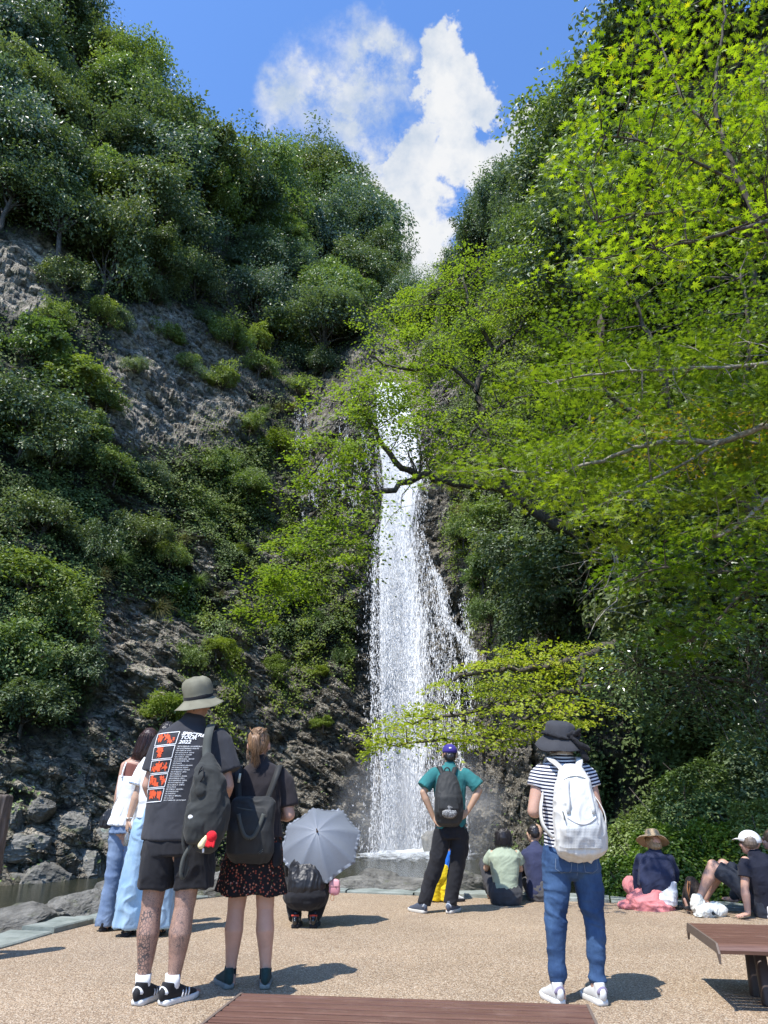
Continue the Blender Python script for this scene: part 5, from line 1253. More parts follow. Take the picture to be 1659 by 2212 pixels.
# ===== his slouched dark backpack, hung on one shoulder
m_pack=cloth('dark grey canvas',(.040,.042,.040),.85,var=.2); m_strap=cloth('grey green webbing',(.075,.08,.072),.8,1200,var=.1); m_tan=cloth('tan cord',(.35,.15,.06),.7)
bp=empty('backpack',(b_[0],b_[1],0),0,'dark grey drawstring backpack slung on the right shoulder of the bucket-hat man','backpack')
pr=[loft([(.265,-.20,1.385),(.272,-.215,1.31),(.285,-.225,1.20),(.295,-.225,1.08),(.30,-.215,.97),(.295,-.205,.90)],[.035,.075,.105,.118,.115,.085],[.035,.07,.085,.09,.085,.06],sq=2.5),
    loft([(.225,-.275,1.10),(.235,-.28,1.00),(.24,-.27,.93)],[.06,.07,.06],[.035,.04,.035]), loft([(.35,-.225,1.25),(.375,-.22,1.10),(.37,-.21,.98)],[.045,.05,.045],[.05,.05,.045]), loft([(.235,-.25,1.33),(.25,-.29,1.27),(.26,-.30,1.19)],[.035,.045,.03],.03)]
mb=folds(fuse('bag',pr,.0075,3),.016,(8,8,4),14,.4)
add(bp,'bag',mb,m_pack); 
add(bp,'strap',raw_mesh('strap',[ribbon(curve([(.245,.09,1.50),(.238,.03,1.605),(.235,-.06,1.615),(.24,-.15,1.55),(.243,-.18,1.45),(.262,-.215,1.375)]),.055,[(0,-.5,1)]*26,.006)]),m_strap)
add(bp,'strap',raw_mesh('strap',[ribbon(curve([(.265,-.23,1.37),(.20,-.25,1.22),(.172,-.27,1.05),(.165,-.26,.90),(.19,-.23,.80),(.175,-.215,.70)]),.020,(0,-1,0),.012)]),m_pack)
add(bp,'strap',raw_mesh('strap',[ribbon(curve([(.225,-.26,.90),(.175,-.25,.82),(.160,-.235,.735),(.172,-.22,.70),(.20,-.22,.76)]),.022,(0,-1,0),.004)]),m_strap)
add(bp,'drawcord',raw_mesh('drawcord',[loft(curve([(.25,-.30,1.34),(.235,-.31,1.30),(.245,-.315,1.25),(.27,-.33,1.28),(.26,-.31,1.33)]),.004,n=6)]),m_blk)
add(bp,'tissue',raw_mesh('tissue',[sph((.215,-.315,1.045),(.022,.01,.016))]),m_white)
mt,nt,out=new_mat('blue thread'); bsdf(nt,out,(.02,.16,.30),.7); add(bp,'blue_mark',raw_mesh('blue_mark',[sph((.305,-.305,1.08),(.010,.006,.010)),sph((.312,-.300,1.07),(.006,.006,.006))]),mt)
# plush charms
kc=empty('plush_charm',(b_[0],b_[1],0),0,'red octopus plush and pale yellow plush dangling from the slung backpack','plush charm')
m_red=cloth('red plush',(.72,.02,.03),.95); m_pyel=cloth('pale yellow plush',(.78,.68,.38),.95)
add(kc,'red_plush',fuse('red_plush',[sph((.345,-.30,.935),(.034,.03,.034))]+[seg((.325+i*.013,-.31,.91),(.320+i*.014,-.315,.885-.004*(i%2)),.009,.008) for i in range(4)],.003,2),m_red)
add(kc,'yellow_plush',fuse('yellow_plush',[seg((.305,-.31,.915),(.288,-.315,.885),.017,.02),sph((.312,-.31,.925),(.012,.012,.018))],.003,2),m_pyel)
add(kc,'cord',raw_mesh('cord',[loft([(.32,-.29,1.01),(.318,-.295,.97),(.33,-.30,.94)],.003,n=6)]),m_tan); add(kc,'label',raw_mesh('label',[ribbon([(.302,-.312,.87),(.304,-.312,.845)],.012)]),m_white)

# ===== ponytailed woman
b_=(-.92,5.62); root=person('woman with light brown ponytail in black T-shirt and floral mini skirt',b_)
hp,ey,M_=head_prims((.005,.02,1.515),.0,.0,.97)
pr=leg((-.055,0,.84),(-.080,0,.47),(-.092,0,.09),.92,(.09,.066,.068,.040))+leg((.095,0,.84),(.115,0,.47),(.140,0,.09),.92,(.09,.066,.068,.040))+foot((-.092,0,.09),(-.17,.14,.02),.9)+foot((.14,0,.09),(.11,.17,.02),.9)
pr+=[loft([(.025,0,.80),(.025,0,.95),(.025,0,1.05),(.025,0,1.2),(.022,0,1.32),(.02,0,1.38)],[.165,.15,.135,.15,.15,.08],[.115,.10,.095,.115,.10,.06]),neck((.015,0,1.36),(.008,.015,1.46),.048)]
pr+=arm((-.125,0,1.30),(-.21,-.02,1.04),(-.12,.18,1.0),.92)+arm((.175,0,1.30),(.255,-.02,1.045),(.16,.19,1.03),.98)+hand((-.12,.18,1.0),(.6,.7,.1),(0,0,1),1,.7,.9)+hand((.16,.19,1.03),(-.6,.7,.1),(0,0,1),-1,.7,.9)
add(root,'body',fuse('body',pr+hp,.0065,3),SK_l); finish_head(root,ey)
secs=[((.03,.0,.90),.185,.125),((.028,0,1.0),.165,.12),((.026,0,1.12),.170,.125),((.024,0,1.24),.180,.125),((.022,0,1.32),.165,.11),((.02,0,1.365),.115,.085),((.016,0,1.39),.072,.065)]
tp=tee_torso(secs,[([(-.11,0,1.325),(-.15,0,1.27),(-.185,-.005,1.18),(-.20,-.01,1.10)],[.062,.070,.068,.066]),([(.155,0,1.325),(.20,0,1.27),(.232,-.005,1.18),(.248,-.012,1.10)],[.062,.070,.068,.066])])
m_faded=cloth('faded black cotton',(.028,.024,.027),.9,var=.2)
add(root,'t_shirt',folds(fuse('t_shirt',tp,.0075,4),.007,(6,6,3),23,.4),m_faded)
m_flor,nt,out=new_mat('small floral print'); co=obco(nt); vo=nt.n('ShaderNodeTexVoronoi'); nt.set(vo,'Vector',co); nt.set(vo,'Scale',52.0)
sp_=nt.n('ShaderNodeSeparateColor'); nt.set(sp_,0,vo.outputs['Color'])
pt=nt.ramp(vo.outputs['Distance'],[(.26,1),(.36,0)]); fc=nt.ramp(sp_.outputs[0],[(.0,(.35,.07,.04)),(.4,(.50,.18,.10)),(.75,(.45,.26,.20)),(.9,(.06,.07,.03))],'CONSTANT')
bsdf(nt,out,nt.mix(nt.math('MULTIPLY',pt,.85),(.014,.011,.012),fc),.88,.2)
sk=loft([(.028,0,.97),(.025,0,.88),(.02,0,.78),(.017,0,.66),(.015,0,.55)],[.160,.180,.198,.222,.243],[.12,.135,.15,.165,.18],n=64,cap='flat')
V,F=sk; a=np.arctan2(V[:,1],V[:,0]-.02); fl=np.clip((.86-V[:,2])/.3,0,1); V[:,0]+=np.cos(a)*fl*.012*np.sin(a*9+V[:,2]*6); V[:,1]+=np.sin(a)*fl*.014*np.sin(a*9+V[:,2]*6); V[:,2]+=fl*.010*np.sin(a*4+1)*(V[:,2]<.6)
add(root,'skirt',folds(fuse('skirt',[(V,F)],.0075,1),.008,(9,9,2),5),m_flor)
hs=[sph((.005,-.004,1.548),(.081,.100,.094)),sph((.005,-.050,1.515),(.068,.058,.075)),sph((.0,-.098,1.562),(.020,.02,.018)),loft(curve([(.0,-.095,1.572),(.004,-.140,1.555),(.008,-.150,1.50),(.012,-.132,1.445),(.016,-.115,1.405)]),np.interp(np.linspace(0,1,21),[0,.2,.6,1],[.012,.036,.036,.012]),np.interp(np.linspace(0,1,21),[0,.3,1],[.012,.026,.008]))]
add(root,'hair',folds(fuse('hair',hs,.0045,1),.005,(75,75,9),2,ridge=False),H_brn)
strands(root,H_brn,[[(x_,-.02,1.632),(x_*.7,-.085,1.61),(.0,-.112,1.572)] for x_ in (-.06,-.03,.0,.03,.06)],60,.007,.0022,1)
strands(root,H_brn,[[(.0,-.115,1.575),(.004,-.158,1.55),(.010,-.160,1.48),(.018+d_,-.135,1.41),(.02+d_,-.12,1.375)] for d_ in(-.02,-.01,0,.01)],90,.010,.0022,2)
strands(root,H_brn,[[(s_*.072,.02,1.50),(s_*.068,-.03,1.45),(s_*.05,-.05,1.41)] for s_ in(-1,1)],16,.008,.0015,3)
m_teal=cloth('dark green knit',(.018,.045,.045),.8); m_gsole=cloth('grey rubber',(.22,.24,.23),.7)
for sx in(-.092,.14): add(root,'sock',raw_mesh('sock',[loft([(sx,0,.05),(sx,0,.11)],[.038,.040],cap='flat')]),m_blk)
shoe(root,(-.078,-.065),(-.55,1),m_teal,m_gsole,.93); shoe(root,(.150,-.07),(-.12,1),m_teal,m_gsole,.93)
# her backpack
m_bk2=cloth('black nylon',(.020,.021,.021),.7,var=.2,spec=.4)
bp=empty('backpack',(b_[0],b_[1],0),0,'black zip-top daypack on the ponytailed woman, with two flat carry handles','backpack')
pr=[loft([(.02,-.165,.775),(.02,-.19,.82),(.02,-.20,.95),(.022,-.19,1.06),(.025,-.175,1.13),(.025,-.16,1.148)],[.135,.158,.155,.150,.148,.130],[.035,.062,.070,.060,.045,.02],sq=3.2),]
add(bp,'bag',folds(fuse('bag',pr,.0065,3),.008,(8,8,3),33,.3),m_bk2)
add(bp,'lid_zip',raw_mesh('lid_zip',[ribbon(curve([(-.118,-.205,1.105),(-.07,-.235,1.092),(.02,-.245,1.078),(.11,-.235,1.068),(.162,-.205,1.072)]),.008,(0,-1,.2),.006)]),m_strap)
for s_ in(-1,1): add(bp,'carry_handle',raw_mesh('carry_handle',[ribbon(curve([(.025+s_*.085,-.262,1.055),(.025+s_*.065,-.272,.99),(.025+s_*.035,-.276,.925),(.025,-.277,.905)]),.026,(0,-1,0),.004)]),m_strap)
add(bp,'strap',raw_mesh('strap',[ribbon(curve([(-.095,.10,1.26),(-.105,.06,1.345),(-.108,-.05,1.372),(-.105,-.125,1.30),(-.092,-.150,1.22),(-.08,-.165,1.135)]),.042,[(0,-.6,1)]*26,.006)]),m_bk2)
add(bp,'strap',raw_mesh('strap',[ribbon(curve([(.165,.10,1.26),(.17,.06,1.345),(.175,-.05,1.372),(.165,-.125,1.31),(.145,-.150,1.24),(.11,-.165,1.135)]),.042,[(0,-.6,1)]*26,.006)]),m_bk2)
add(bp,'luggage_tag',raw_mesh('luggage_tag',[ribbon([(-.085,-.155,1.315),(-.092,-.165,1.255)],.016,(0,-1,0),.004)]),cloth('cream tag',(.72,.68,.5)))
add(bp,'zip_pull',raw_mesh('zip_pull',[loft([(-.065,-.15,1.34),(-.06,-.16,1.29)],.006,n=6)]),m_blk)
add(bp,'logo_print',raw_mesh('logo_print',[ribbon([(.085,-.268,.815),(.118,-.262,.838)],.004,(0,-1,0),.001),ribbon([(.092,-.268,.808),(.118,-.262,.826)],.003,(0,-1,0),.001)]),m_strap)
ph=empty('hanging_pouch',(b_[0],b_[1],0),0,'narrow black phone pouch hanging at the ponytailed woman\'s right hip','pouch')
add(ph,'pouch',raw_mesh('pouch',[loft([(.205,-.15,.735),(.203,-.15,.74),(.197,-.15,.86),(.197,-.15,.865)],[.027,.030,.030,.028],[.008,.01,.01,.008],sq=6)]),m_blk); add(ph,'cord',raw_mesh('cord',[loft(curve([(.197,-.15,.865),(.20,-.14,1.0),(.19,-.13,1.12),(.15,-.13,1.28)]),.003,n=6)]),m_blk)

# ===== woman with the white backpack
b_=(1.16,5.22); root=person('woman in black wrapped sun hat, striped top and blue skinny jeans',b_)
hp,ey,M_=head_prims((.035,.02,1.50),.0,.12,.97)
pr=leg((-.045,0,.83),(-.085,0,.43),(-.10,0,.09),.95)+leg((.125,0,.83),(.152,0,.42),(.135,0,.09),.95)+foot((-.10,0,.09),(-.14,.16,.02),.9)+foot((.135,0,.09),(.11,.17,.02),.9)
pr+=[loft([(.04,0,.80),(.04,0,.95),(.04,0,1.1),(.04,0,1.25),(.04,0,1.33),(.04,0,1.39)],[.165,.15,.145,.16,.16,.08],[.12,.105,.10,.12,.10,.06]),neck((.038,0,1.36),(.036,.01,1.45),.05)]
pr+=arm((-.115,0,1.31),(-.180,-.02,1.075),(-.10,.18,1.08),.98,(.052,.046,.047,.028))+arm((.195,0,1.31),(.232,-.02,1.07),(.15,.18,1.08),.98,(.052,.046,.047,.028))+hand((-.10,.18,1.08),(.6,.6,.4),(0,-.3,1),1,.8,.9)+hand((.15,.18,1.08),(-.6,.6,.4),(0,-.3,1),-1,.8,.9)
add(root,'body',fuse('body',pr+hp,.0065,3),SK_l); finish_head(root,ey)
m_str,nt,out=new_mat('navy and white stripes'); co=obco(nt); sp_=nt.n('ShaderNodeSeparateXYZ'); nt.set(sp_,0,co)
zz_=nt.math('ADD',sp_.outputs[2],nt.math('MULTIPLY',nt.math('POWER',nt.math('ABSOLUTE',nt.math('SUBTRACT',sp_.outputs[0],.04)),2.0),-.55))
zz_=nt.math('ADD',zz_,nt.math('MULTIPLY',nt.noise(co,9,2),.006)); st_=nt.math('GREATER_THAN',nt.math('FRACT',nt.math('MULTIPLY',zz_,46.0)),.52)
bsdf(nt,out,nt.mix(st_,(.020,.024,.050),(.74,.74,.76)),.85,.2)
secs=[((.045,.0,.80),.170,.13),((.042,0,.92),.165,.125),((.04,0,1.06),.165,.12),((.04,0,1.2),.180,.13),((.04,0,1.30),.185,.12),((.04,0,1.36),.14,.095),((.038,0,1.40),.085,.07),((.038,0,1.425),.062,.06)]
tp=tee_torso(secs,[([(-.08,0,1.325),(-.12,0,1.29),(-.15,-.005,1.22)],[.058,.064,.062]),([(.16,0,1.325),(.20,0,1.29),(.222,-.005,1.22)],[.058,.064,.062])])
add(root,'striped_top',folds(fuse('striped_top',tp,.007,3),.006,(6,6,3),43),m_str)
m_jn=denim('blue denim',(.018,.044,.115),(.065,.13,.25))
jp=[loft([(.04,0,.88),(.04,0,.80),(.04,0,.72)],[.165,.180,.182],[.125,.14,.13],sq=2.2,cap='flat'),sph((.04,0,.735),(.10,.115,.075)),
    loft([(-.045,0,.76),(-.065,0,.62),(-.082,0,.46),(-.092,0,.36),(-.098,0,.22),(-.098,0,.085)],[.094,.084,.060,.061,.049,.043],cap='flat'),loft([(.125,0,.76),(.142,0,.62),(.150,0,.46),(.155,0,.36),(.145,0,.22),(.138,0,.085)],[.094,.084,.061,.062,.049,.043],cap='flat')]
jeans=folds(fuse('jeans',jp,.0065,3),.010,(4,4,11),53,.25,lambda P: 1.5*np.interp(P[:,2],[.0,.1,.2,.35,.45,.6,.9],[1.3,1.4,.7,.45,1.2,.9,.4]))
jo=add(root,'jeans',jeans,m_jn); tuck(root,jo,lambda P:(P[:,2]>.11)&(P[:,2]<.86))
stch=[]
for s_ in(-1,1):
    for a,b in (((.05+s_*.035,.80),(.05+s_*.045,.725)),((.05+s_*.045,.725),(.05+s_*.095,.715)),((.05+s_*.095,.715),(.05+s_*.135,.74)),((.05+s_*.135,.74),(.05+s_*.13,.80))): stch.append(strip2(a,b,.0022,5))
stch.append(strip2((.048,.80),(.048,.70),.002,6)); V2,F2=joinp(stch); V3=project_back(jeans,V2,-.6,.002); m=bpy.data.meshes.new('pocket_stitching'); m.from_pydata(V3.tolist(),[],F2); m.update(); mesh_obj('pocket_stitching',m,cloth('pale stitching',(.22,.27,.35)),jo)
m_sh=cloth('white mesh',(.62,.62,.60),.7); m_lil=cloth('lilac suede',(.22,.19,.28),.85)
shoe(root,(-.105,-.075),(-.22,1),m_sh,m_sole_w,.95,tab=m_lil); shoe(root,(.148,-.08),(-.22,1),m_sh,m_sole_w,.95,tab=m_lil)
# hat with wrapped scarf
prof=[(.002,.108),(.05,.108),(.082,.098),(.095,.08),(.098,.05),(.104,.02),(.108,.0),(.125,-.02),(.148,-.045),(.162,-.068),(.163,-.072),(.145,-.048),(.12,-.02),(.10,-.0)]
V,F=hat_rev(prof,seed=5,wav=.014); hat=add(root,'sun_hat',folds(raw_mesh('sun_hat',[(V,F)]),.006,(14,14,20),6),m_dgrey); hat.location=(.035,.0,1.535); hat.rotation_euler=(R(9),R(4),0)
sc=[loft(curve([(math.cos(a)*.103,math.sin(a)*.115,.018+.012*math.sin(a*2+1)) for a in np.linspace(-1.2,4.9,14)],3),.010,.022,X=(0,0,1),n=10), loft(curve([(.03,-.12,.03),(.07,-.125,.05),(.10,-.10,.03),(.08,-.12,.0),(.05,-.13,.02)]),.016,.012,n=8),
    loft(curve([(.07,-.125,.02),(.10,-.135,-.03),(.125,-.14,-.08),(.145,-.145,-.115)]),[.014]*6+[.02]*10,[.008]*16,n=8),loft(curve([(.06,-.13,.01),(.09,-.15,-.02),(.13,-.145,-.03),(.16,-.12,-.05)]),.012,.018,n=8),loft(curve([(.06,-.13,.03),(.08,-.15,.06),(.10,-.14,.07),(.09,-.12,.04)]),.010,n=8)]
mesh_obj('hat_scarf',folds(fuse('hat_scarf',sc,.005,1),.006,(25,25,40),8),m_blk,hat)
add(root,'neck_scarf',fuse('neck_scarf',[loft(curve([(math.cos(a)*.064+.038,math.sin(a)*.06,1.435+.006*math.sin(a*3)) for a in np.linspace(0,6.4,16)],2),.014,n=8)],.005,1),cloth('grey scarf',(.42,.40,.37)))
# white backpack
m_wp=cloth('white nylon',(.64,.63,.59),.62,var=.04,spec=.35)
bp=empty('backpack',(b_[0],b_[1],0),0,'large white backpack with mesh pocket worn by the woman in the black sun hat','backpack')
pr=[loft([(.062,-.165,.83),(.062,-.20,.865),(.058,-.215,.98),(.052,-.205,1.12),(.052,-.185,1.24),(.048,-.165,1.32),(.046,-.155,1.345)],[.128,.155,.155,.130,.100,.072,.042],[.045,.085,.095,.085,.065,.045,.02],sq=2.8)]
wb=folds(fuse('bag',pr,.0065,3),.020,(8,8,3.5),63,.25); add(bp,'bag',wb,m_wp)
m_mesh,nt,out=new_mat('white net'); co=obco(nt); vo=nt.n('ShaderNodeTexVoronoi',{'feature':'DISTANCE_TO_EDGE'}); nt.set(vo,'Vector',nt.map(co,(1,0,1))); nt.set(vo,'Scale',115.0); nt.set(vo,'Randomness',.15)
bsdf(nt,out,nt.mix(nt.ramp(vo.outputs[0],[(.12,0),(.2,1)]),(.66,.66,.64),(.40,.41,.40)),.6,.3)
xs=np.linspace(0,1,26); zs=np.linspace(0,1,22); g=[]
for v in zs:
    for u in xs:
        top=1.045-.04*math.sin(math.pi*u); z=.868+(top-.868)*v; hw=.118-.03*v; g.append((.058+(u-.5)*2*hw,z))
V3=project_back(wb,g,-.6,.012); i=np.arange(26*22).reshape(22,26); Fm=np.stack([i[:-1,:-1],i[:-1,1:],i[1:,1:],i[1:,:-1]],-1).reshape(-1,4)
m=mesh_np('mesh_pocket',V3,Fm,smooth=True); add(bp,'mesh_pocket',m,m_mesh)
rim_=[(x,y-.003,z) for x,y,z in V3[-26:]]; add(bp,'pocket_hem',raw_mesh('pocket_hem',[ribbon(rim_,.012,(0,-1,0),.005)]),m_white)
for s_,x1 in((-1,-.062),(1,.135)): add(bp,'strap',raw_mesh('strap',[ribbon(curve([(x1*1.02,.10,1.27),(x1,.06,1.36),(x1*.98,-.04,1.405),(x1*.92,-.12,1.385),(.047+s_*.055,-.16,1.33),(.05+s_*.05,-.19,1.27)]),[.042]*26,[(0,-.6,1)]*26,.010)]),m_wp)
add(bp,'strap',raw_mesh('strap',[ribbon(curve([(-.095,-.16,.92),(-.15,-.15,.99),(-.155,-.12,1.08),(-.13,-.08,1.17),(-.10,.05,1.24)]),.028,(-1,-.6,0),.004)]),m_wp)
add(bp,'strap',raw_mesh('strap',[ribbon(curve([(.235,-.16,.95),(.252,-.14,1.04),(.235,-.10,1.12),(.20,.05,1.22)]),.022,(1,-.6,0),.004)]),m_wp)
for s_ in(-1,1): add(bp,'compression_strap',raw_mesh('compression_strap',[ribbon(project_back(wb,[(.06+s_*(.062+.016*t),1.265-.20*t) for t in np.linspace(0,1,8)],-.6,.009),.024,(0,-1,0),.006)]),m_wp)
add(bp,'flap_seam',raw_mesh('flap_seam',[ribbon(project_back(wb,[(.055+.075*math.sin(t),1.275+.012*math.cos(t*1.9)) for t in np.linspace(-1.3,1.3,16)],-.6,.006),.006,(0,-1,0),.005)]),m_wp)
add(bp,'zip_pull',raw_mesh('zip_pull',[loft(project_back(wb,[(-.055,1.075),(-.052,1.05),(-.05,1.03)],-.6,.018),.004,n=6)]),m_strap)
# ===== man in teal T-shirt, hands on hips
b_=(.56,8.99); root=person('man in teal T-shirt and violet cap standing with hands on hips',b_)
hp,ey,M_=head_prims((.205,.03,1.625),-.25,-.1,1.0)
pr=leg((.09,0,.85),(.05,0,.47),(-.14,0,.10),1.0)+leg((.29,0,.85),(.24,0,.47),(.15,0,.10),1.0)+foot((-.14,0,.10),(-.24,.12,.02))+foot((.15,0,.10),(.22,.13,.02))
pr+=[loft([(.19,0,.84),(.19,0,1.0),(.19,0,1.2),(.19,0,1.35),(.195,0,1.44),(.20,0,1.49)],[.155,.145,.155,.17,.15,.08],[.11,.10,.11,.115,.09,.06]),neck((.20,0,1.46),(.205,.015,1.575),.052)]
pr+=arm((.035,0,1.42),(-.115,-.06,1.215),(-.005,-.05,.955),.92)+arm((.345,0,1.42),(.52,-.06,1.24),(.375,-.07,1.01),.92)
pr+=hand((-.005,-.05,.955),(.55,-.45,-.55),(.2,1,0),1,.25,.98,.3)+hand((.375,-.07,1.01),(-.62,-.5,-.38),(-.2,1,0),-1,.25,.98,.3)
add(root,'body',fuse('body',pr+hp,.0055,3),SK_m); finish_head(root,ey)
secs=[((.19,.0,.835),.175,.125),((.19,0,.95),.168,.12),((.19,0,1.1),.170,.12),((.19,0,1.25),.188,.13),((.192,0,1.36),.19,.125),((.195,0,1.43),.155,.10),((.2,0,1.475),.10,.08),((.203,0,1.505),.068,.065)]
tp=tee_torso(secs,[([(.06,0,1.43),(.01,-.015,1.40),(-.06,-.035,1.33),(-.105,-.045,1.27)],[.065,.075,.080,.088]),([(.33,0,1.43),(.38,-.015,1.40),(.455,-.035,1.33),(.505,-.045,1.275)],[.065,.075,.080,.088])])
add(root,'t_shirt',folds(fuse('t_shirt',tp,.008,4),.011,(6,6,3),73,.6),cloth('teal cotton',(.030,.165,.165),.85,var=.15))
tr_=[loft([(.19,0,.90),(.19,0,.82),(.19,0,.74)],[.17,.185,.185],[.12,.14,.135],cap='flat'),loft([(.10,0,.80),(.06,0,.62),(.01,.01,.45),(-.07,.01,.27),(-.125,.0,.085)],[.105,.098,.085,.075,.072],cap='flat'),loft([(.28,0,.80),(.275,0,.62),(.245,.01,.45),(.20,.01,.27),(.155,.0,.085)],[.105,.098,.085,.078,.074],cap='flat')]
add(root,'trousers',folds(fuse('trousers',tr_,.008,3),.014,(6,6,5),83,.5),m_blk); tuck(root,kid_(root,'trousers'),lambda P:(P[:,2]>.12)&(P[:,2]<.86)&(P[:,0]>-.2))
m_nav=cloth('navy grey suede',(.07,.085,.12),.8); m_csole=cloth('cream sole',(.55,.53,.48),.7)
for h_,d_ in(((-.115,-.06),(-.75,1)),((.13,-.07),(.55,1))): shoe(root,h_,d_,m_nav,m_csole,1.02,tab=cloth('light grey',(.35,.37,.4)))
hs=[sph((.205,.015,1.640),(.079,.092,.078)),sph((.205,-.035,1.60),(.066,.05,.055))]; add(root,'hair',folds(fuse('hair',hs,.005,1),.004,(60,60,20),3,ridge=False),H_blk)
m_vio=cloth('violet cotton',(.045,.032,.22),.8); cp=[sph((.205,.018,1.668),(.088,.104,.082))]; V,F=cp[0]; V[:,2]=np.maximum(V[:,2],1.645); 
cap=add(root,'cap',raw_mesh('cap',[(V,F),loft([(.205,.10,1.655),(.225,.15,1.65),(.235,.19,1.642)],[.07,.068,.05],[.006,.006,.005])]),m_vio); mesh_obj('white_logo',raw_mesh('white_logo',[ribbon([(.205,-.072,1.705),(.205,-.080,1.69)],.028,(0,-1,.3),.002)]),m_white,cap)
bp=empty('backpack',(b_[0],b_[1],0),0,'black backpack with grey mesh bulge on the back of the teal-shirted man','backpack')
pr=[loft([(.155,-.135,.89),(.155,-.175,.93),(.155,-.20,1.02),(.155,-.20,1.16),(.155,-.175,1.30),(.155,-.15,1.39),(.155,-.14,1.42)],[.120,.150,.165,.155,.130,.095,.05],[.03,.075,.09,.09,.065,.045,.02],sq=2.7)]
bk=folds(fuse('bag',pr,.0075,3),.009,(8,8,4),93,.3); add(bp,'bag',bk,m_bk2)
add(bp,'front_pocket',folds(fuse('front_pocket',[loft([(.15,-.255,.97),(.15,-.275,1.05),(.15,-.265,1.16),(.15,-.235,1.24)],[.095,.115,.105,.07],[.03,.045,.04,.025],sq=2.5)],.007,2),.006,(10,10,5),4),m_bk2)
m_gm,nt,out=new_mat('grey mesh bulge'); co=obco(nt); vo=nt.n('ShaderNodeTexVoronoi',{'feature':'DISTANCE_TO_EDGE'}); nt.set(vo,'Vector',co); nt.set(vo,'Scale',45.0)
bsdf(nt,out,nt.mix(nt.ramp(vo.outputs[0],[(.05,0),(.2,1)]),(.11,.11,.11),(.33,.33,.32)),.6,.4)
add(bp,'mesh_pocket',folds(fuse('mesh_pocket',[sph((.155,-.285,1.005),(.085,.045,.055)),sph((.16,-.285,1.055),(.05,.04,.04))],.006,2),.006,(20,20,20),5),m_gm)
for s_,x0 in((-1,.075),(1,.26)): add(bp,'strap',raw_mesh('strap',[ribbon(curve([(x0,.10,1.38),(x0,.05,1.47),(x0,-.05,1.492),(x0+(.155-x0)*.25,-.12,1.44),(x0+(.155-x0)*.5,-.155,1.38),(x0+(.155-x0)*.5,-.17,1.33)]),.05,[(0,-.6,1)]*26,.010)]),m_bk2)
add(bp,'grab_handle',raw_mesh('grab_handle',[ribbon(curve([(.125,-.15,1.40),(.128,-.155,1.46),(.155,-.158,1.478),(.182,-.155,1.46),(.185,-.15,1.40)]),.014,(0,-1,0),.006)]),m_bk2)
# ===== small child in yellow trousers seen between his legs
b_=(.66,9.90); root=person('small child in blue top and yellow trousers seen between the legs of the teal-shirted man',b_)
hp,ey,M_=head_prims((.13,.08,.66),0,.3,.80)
pr=leg((-.02,0,.33),(-.03,.0,.18),(-.03,0,.05),.62)+leg((.08,0,.33),(.09,0,.18),(.09,0,.05),.62)+foot((-.03,0,.05),(-.03,.1,.02),.6)+foot((.09,0,.05),(.12,.1,.02),.6)+[loft([(.03,0,.32),(.06,.03,.42),(.10,.06,.53),(.12,.07,.57)],[.085,.085,.08,.04],.06),neck((.12,.07,.55),(.13,.08,.62),.035)]
pr+=arm((.03,.06,.52),(.0,.12,.42),(.02,.2,.36),.55)+arm((.19,.06,.52),(.22,.12,.42),(.20,.2,.36),.55)+hand((.02,.2,.36),(0,1,0),(0,0,-1),1,.5,.55)+hand((.2,.2,.36),(0,1,0),(0,0,-1),-1,.5,.55)
add(root,'body',fuse('body',pr+hp,.005,2),SK_a); finish_head(root,ey)
add(root,'hair',fuse('hair',[sph((.13,.065,.685),(.068,.078,.075))],.005,1),H_blk)
add(root,'top',folds(fuse('top',[loft([(.03,-.005,.32),(.055,.03,.42),(.10,.06,.52),(.12,.07,.565)],[.105,.10,.095,.045],[.08,.08,.075,.045]),seg((.02,.06,.52),(-.01,.11,.44),.035,.04),seg((.19,.06,.52),(.22,.11,.44),.035,.04)],.006,2),.006,(10,10,8),5),cloth('bright blue cotton',(.02,.16,.62)))
add(root,'trousers',folds(fuse('trousers',[loft([(.03,0,.36),(.02,-.01,.28)],[.10,.11],[.08,.09]),loft([(-.02,-.01,.30),(-.045,-.01,.16),(-.055,0,.02)],[.07,.072,.07],cap='start'),loft([(.08,-.01,.30),(.075,-.01,.16),(.07,0,.02)],[.065,.07,.068],cap='start')],.006,3),.010,(7,7,16),6),cloth('yellow cotton',(.78,.56,.015),.85))
shoe(root,(.16,-.02),(.9,.4),m_sole_w,m_blk,.6)
# ===== crouching person behind the parasol
b_=(-.80,8.01); root=person('person in black crouching behind the silver parasol, red-lined black shoes',b_)
hp,ey,M_=head_prims((.06,.22,.80),0,.3,.95)
pr=leg((-.06,.03,.29),(-.13,.36,.40),(-.05,.03,.08),.95)+leg((.14,.03,.29),(.20,.36,.40),(.12,.03,.08),.95)+foot((-.05,.03,.08),(-.06,.2,.02))+foot((.12,.03,.08),(.13,.2,.02))
pr+=[loft([(.04,.0,.27),(.045,.05,.42),(.05,.12,.56),(.055,.17,.66)],[.16,.15,.16,.09],[.12,.11,.11,.06]),neck((.055,.17,.64),(.06,.2,.75),.05)]+arm((-.08,.17,.61),(-.16,.3,.45),(-.05,.42,.5),.9)+arm((.19,.17,.61),(.24,.2,.45),(.14,.16,.60),.9)+hand((-.05,.42,.5),(.5,.6,.2),(0,0,1),1,.8,.9)+hand((.14,.16,.60),(-.1,-.2,1),(0,-1,0),-1,1.3,.9)
add(root,'body',fuse('body',pr+hp,.0065,3),SK_a); finish_head(root,ey)
add(root,'hair',fuse('hair',[sph((.06,.20,.835),(.085,.1,.095)),seg((.06,.14,.80),(.06,.10,.62),.075,.05)],.006,1),H_blk)
m_sat=cloth('black satin',(.010,.010,.012),.45,var=.2,spec=.4)
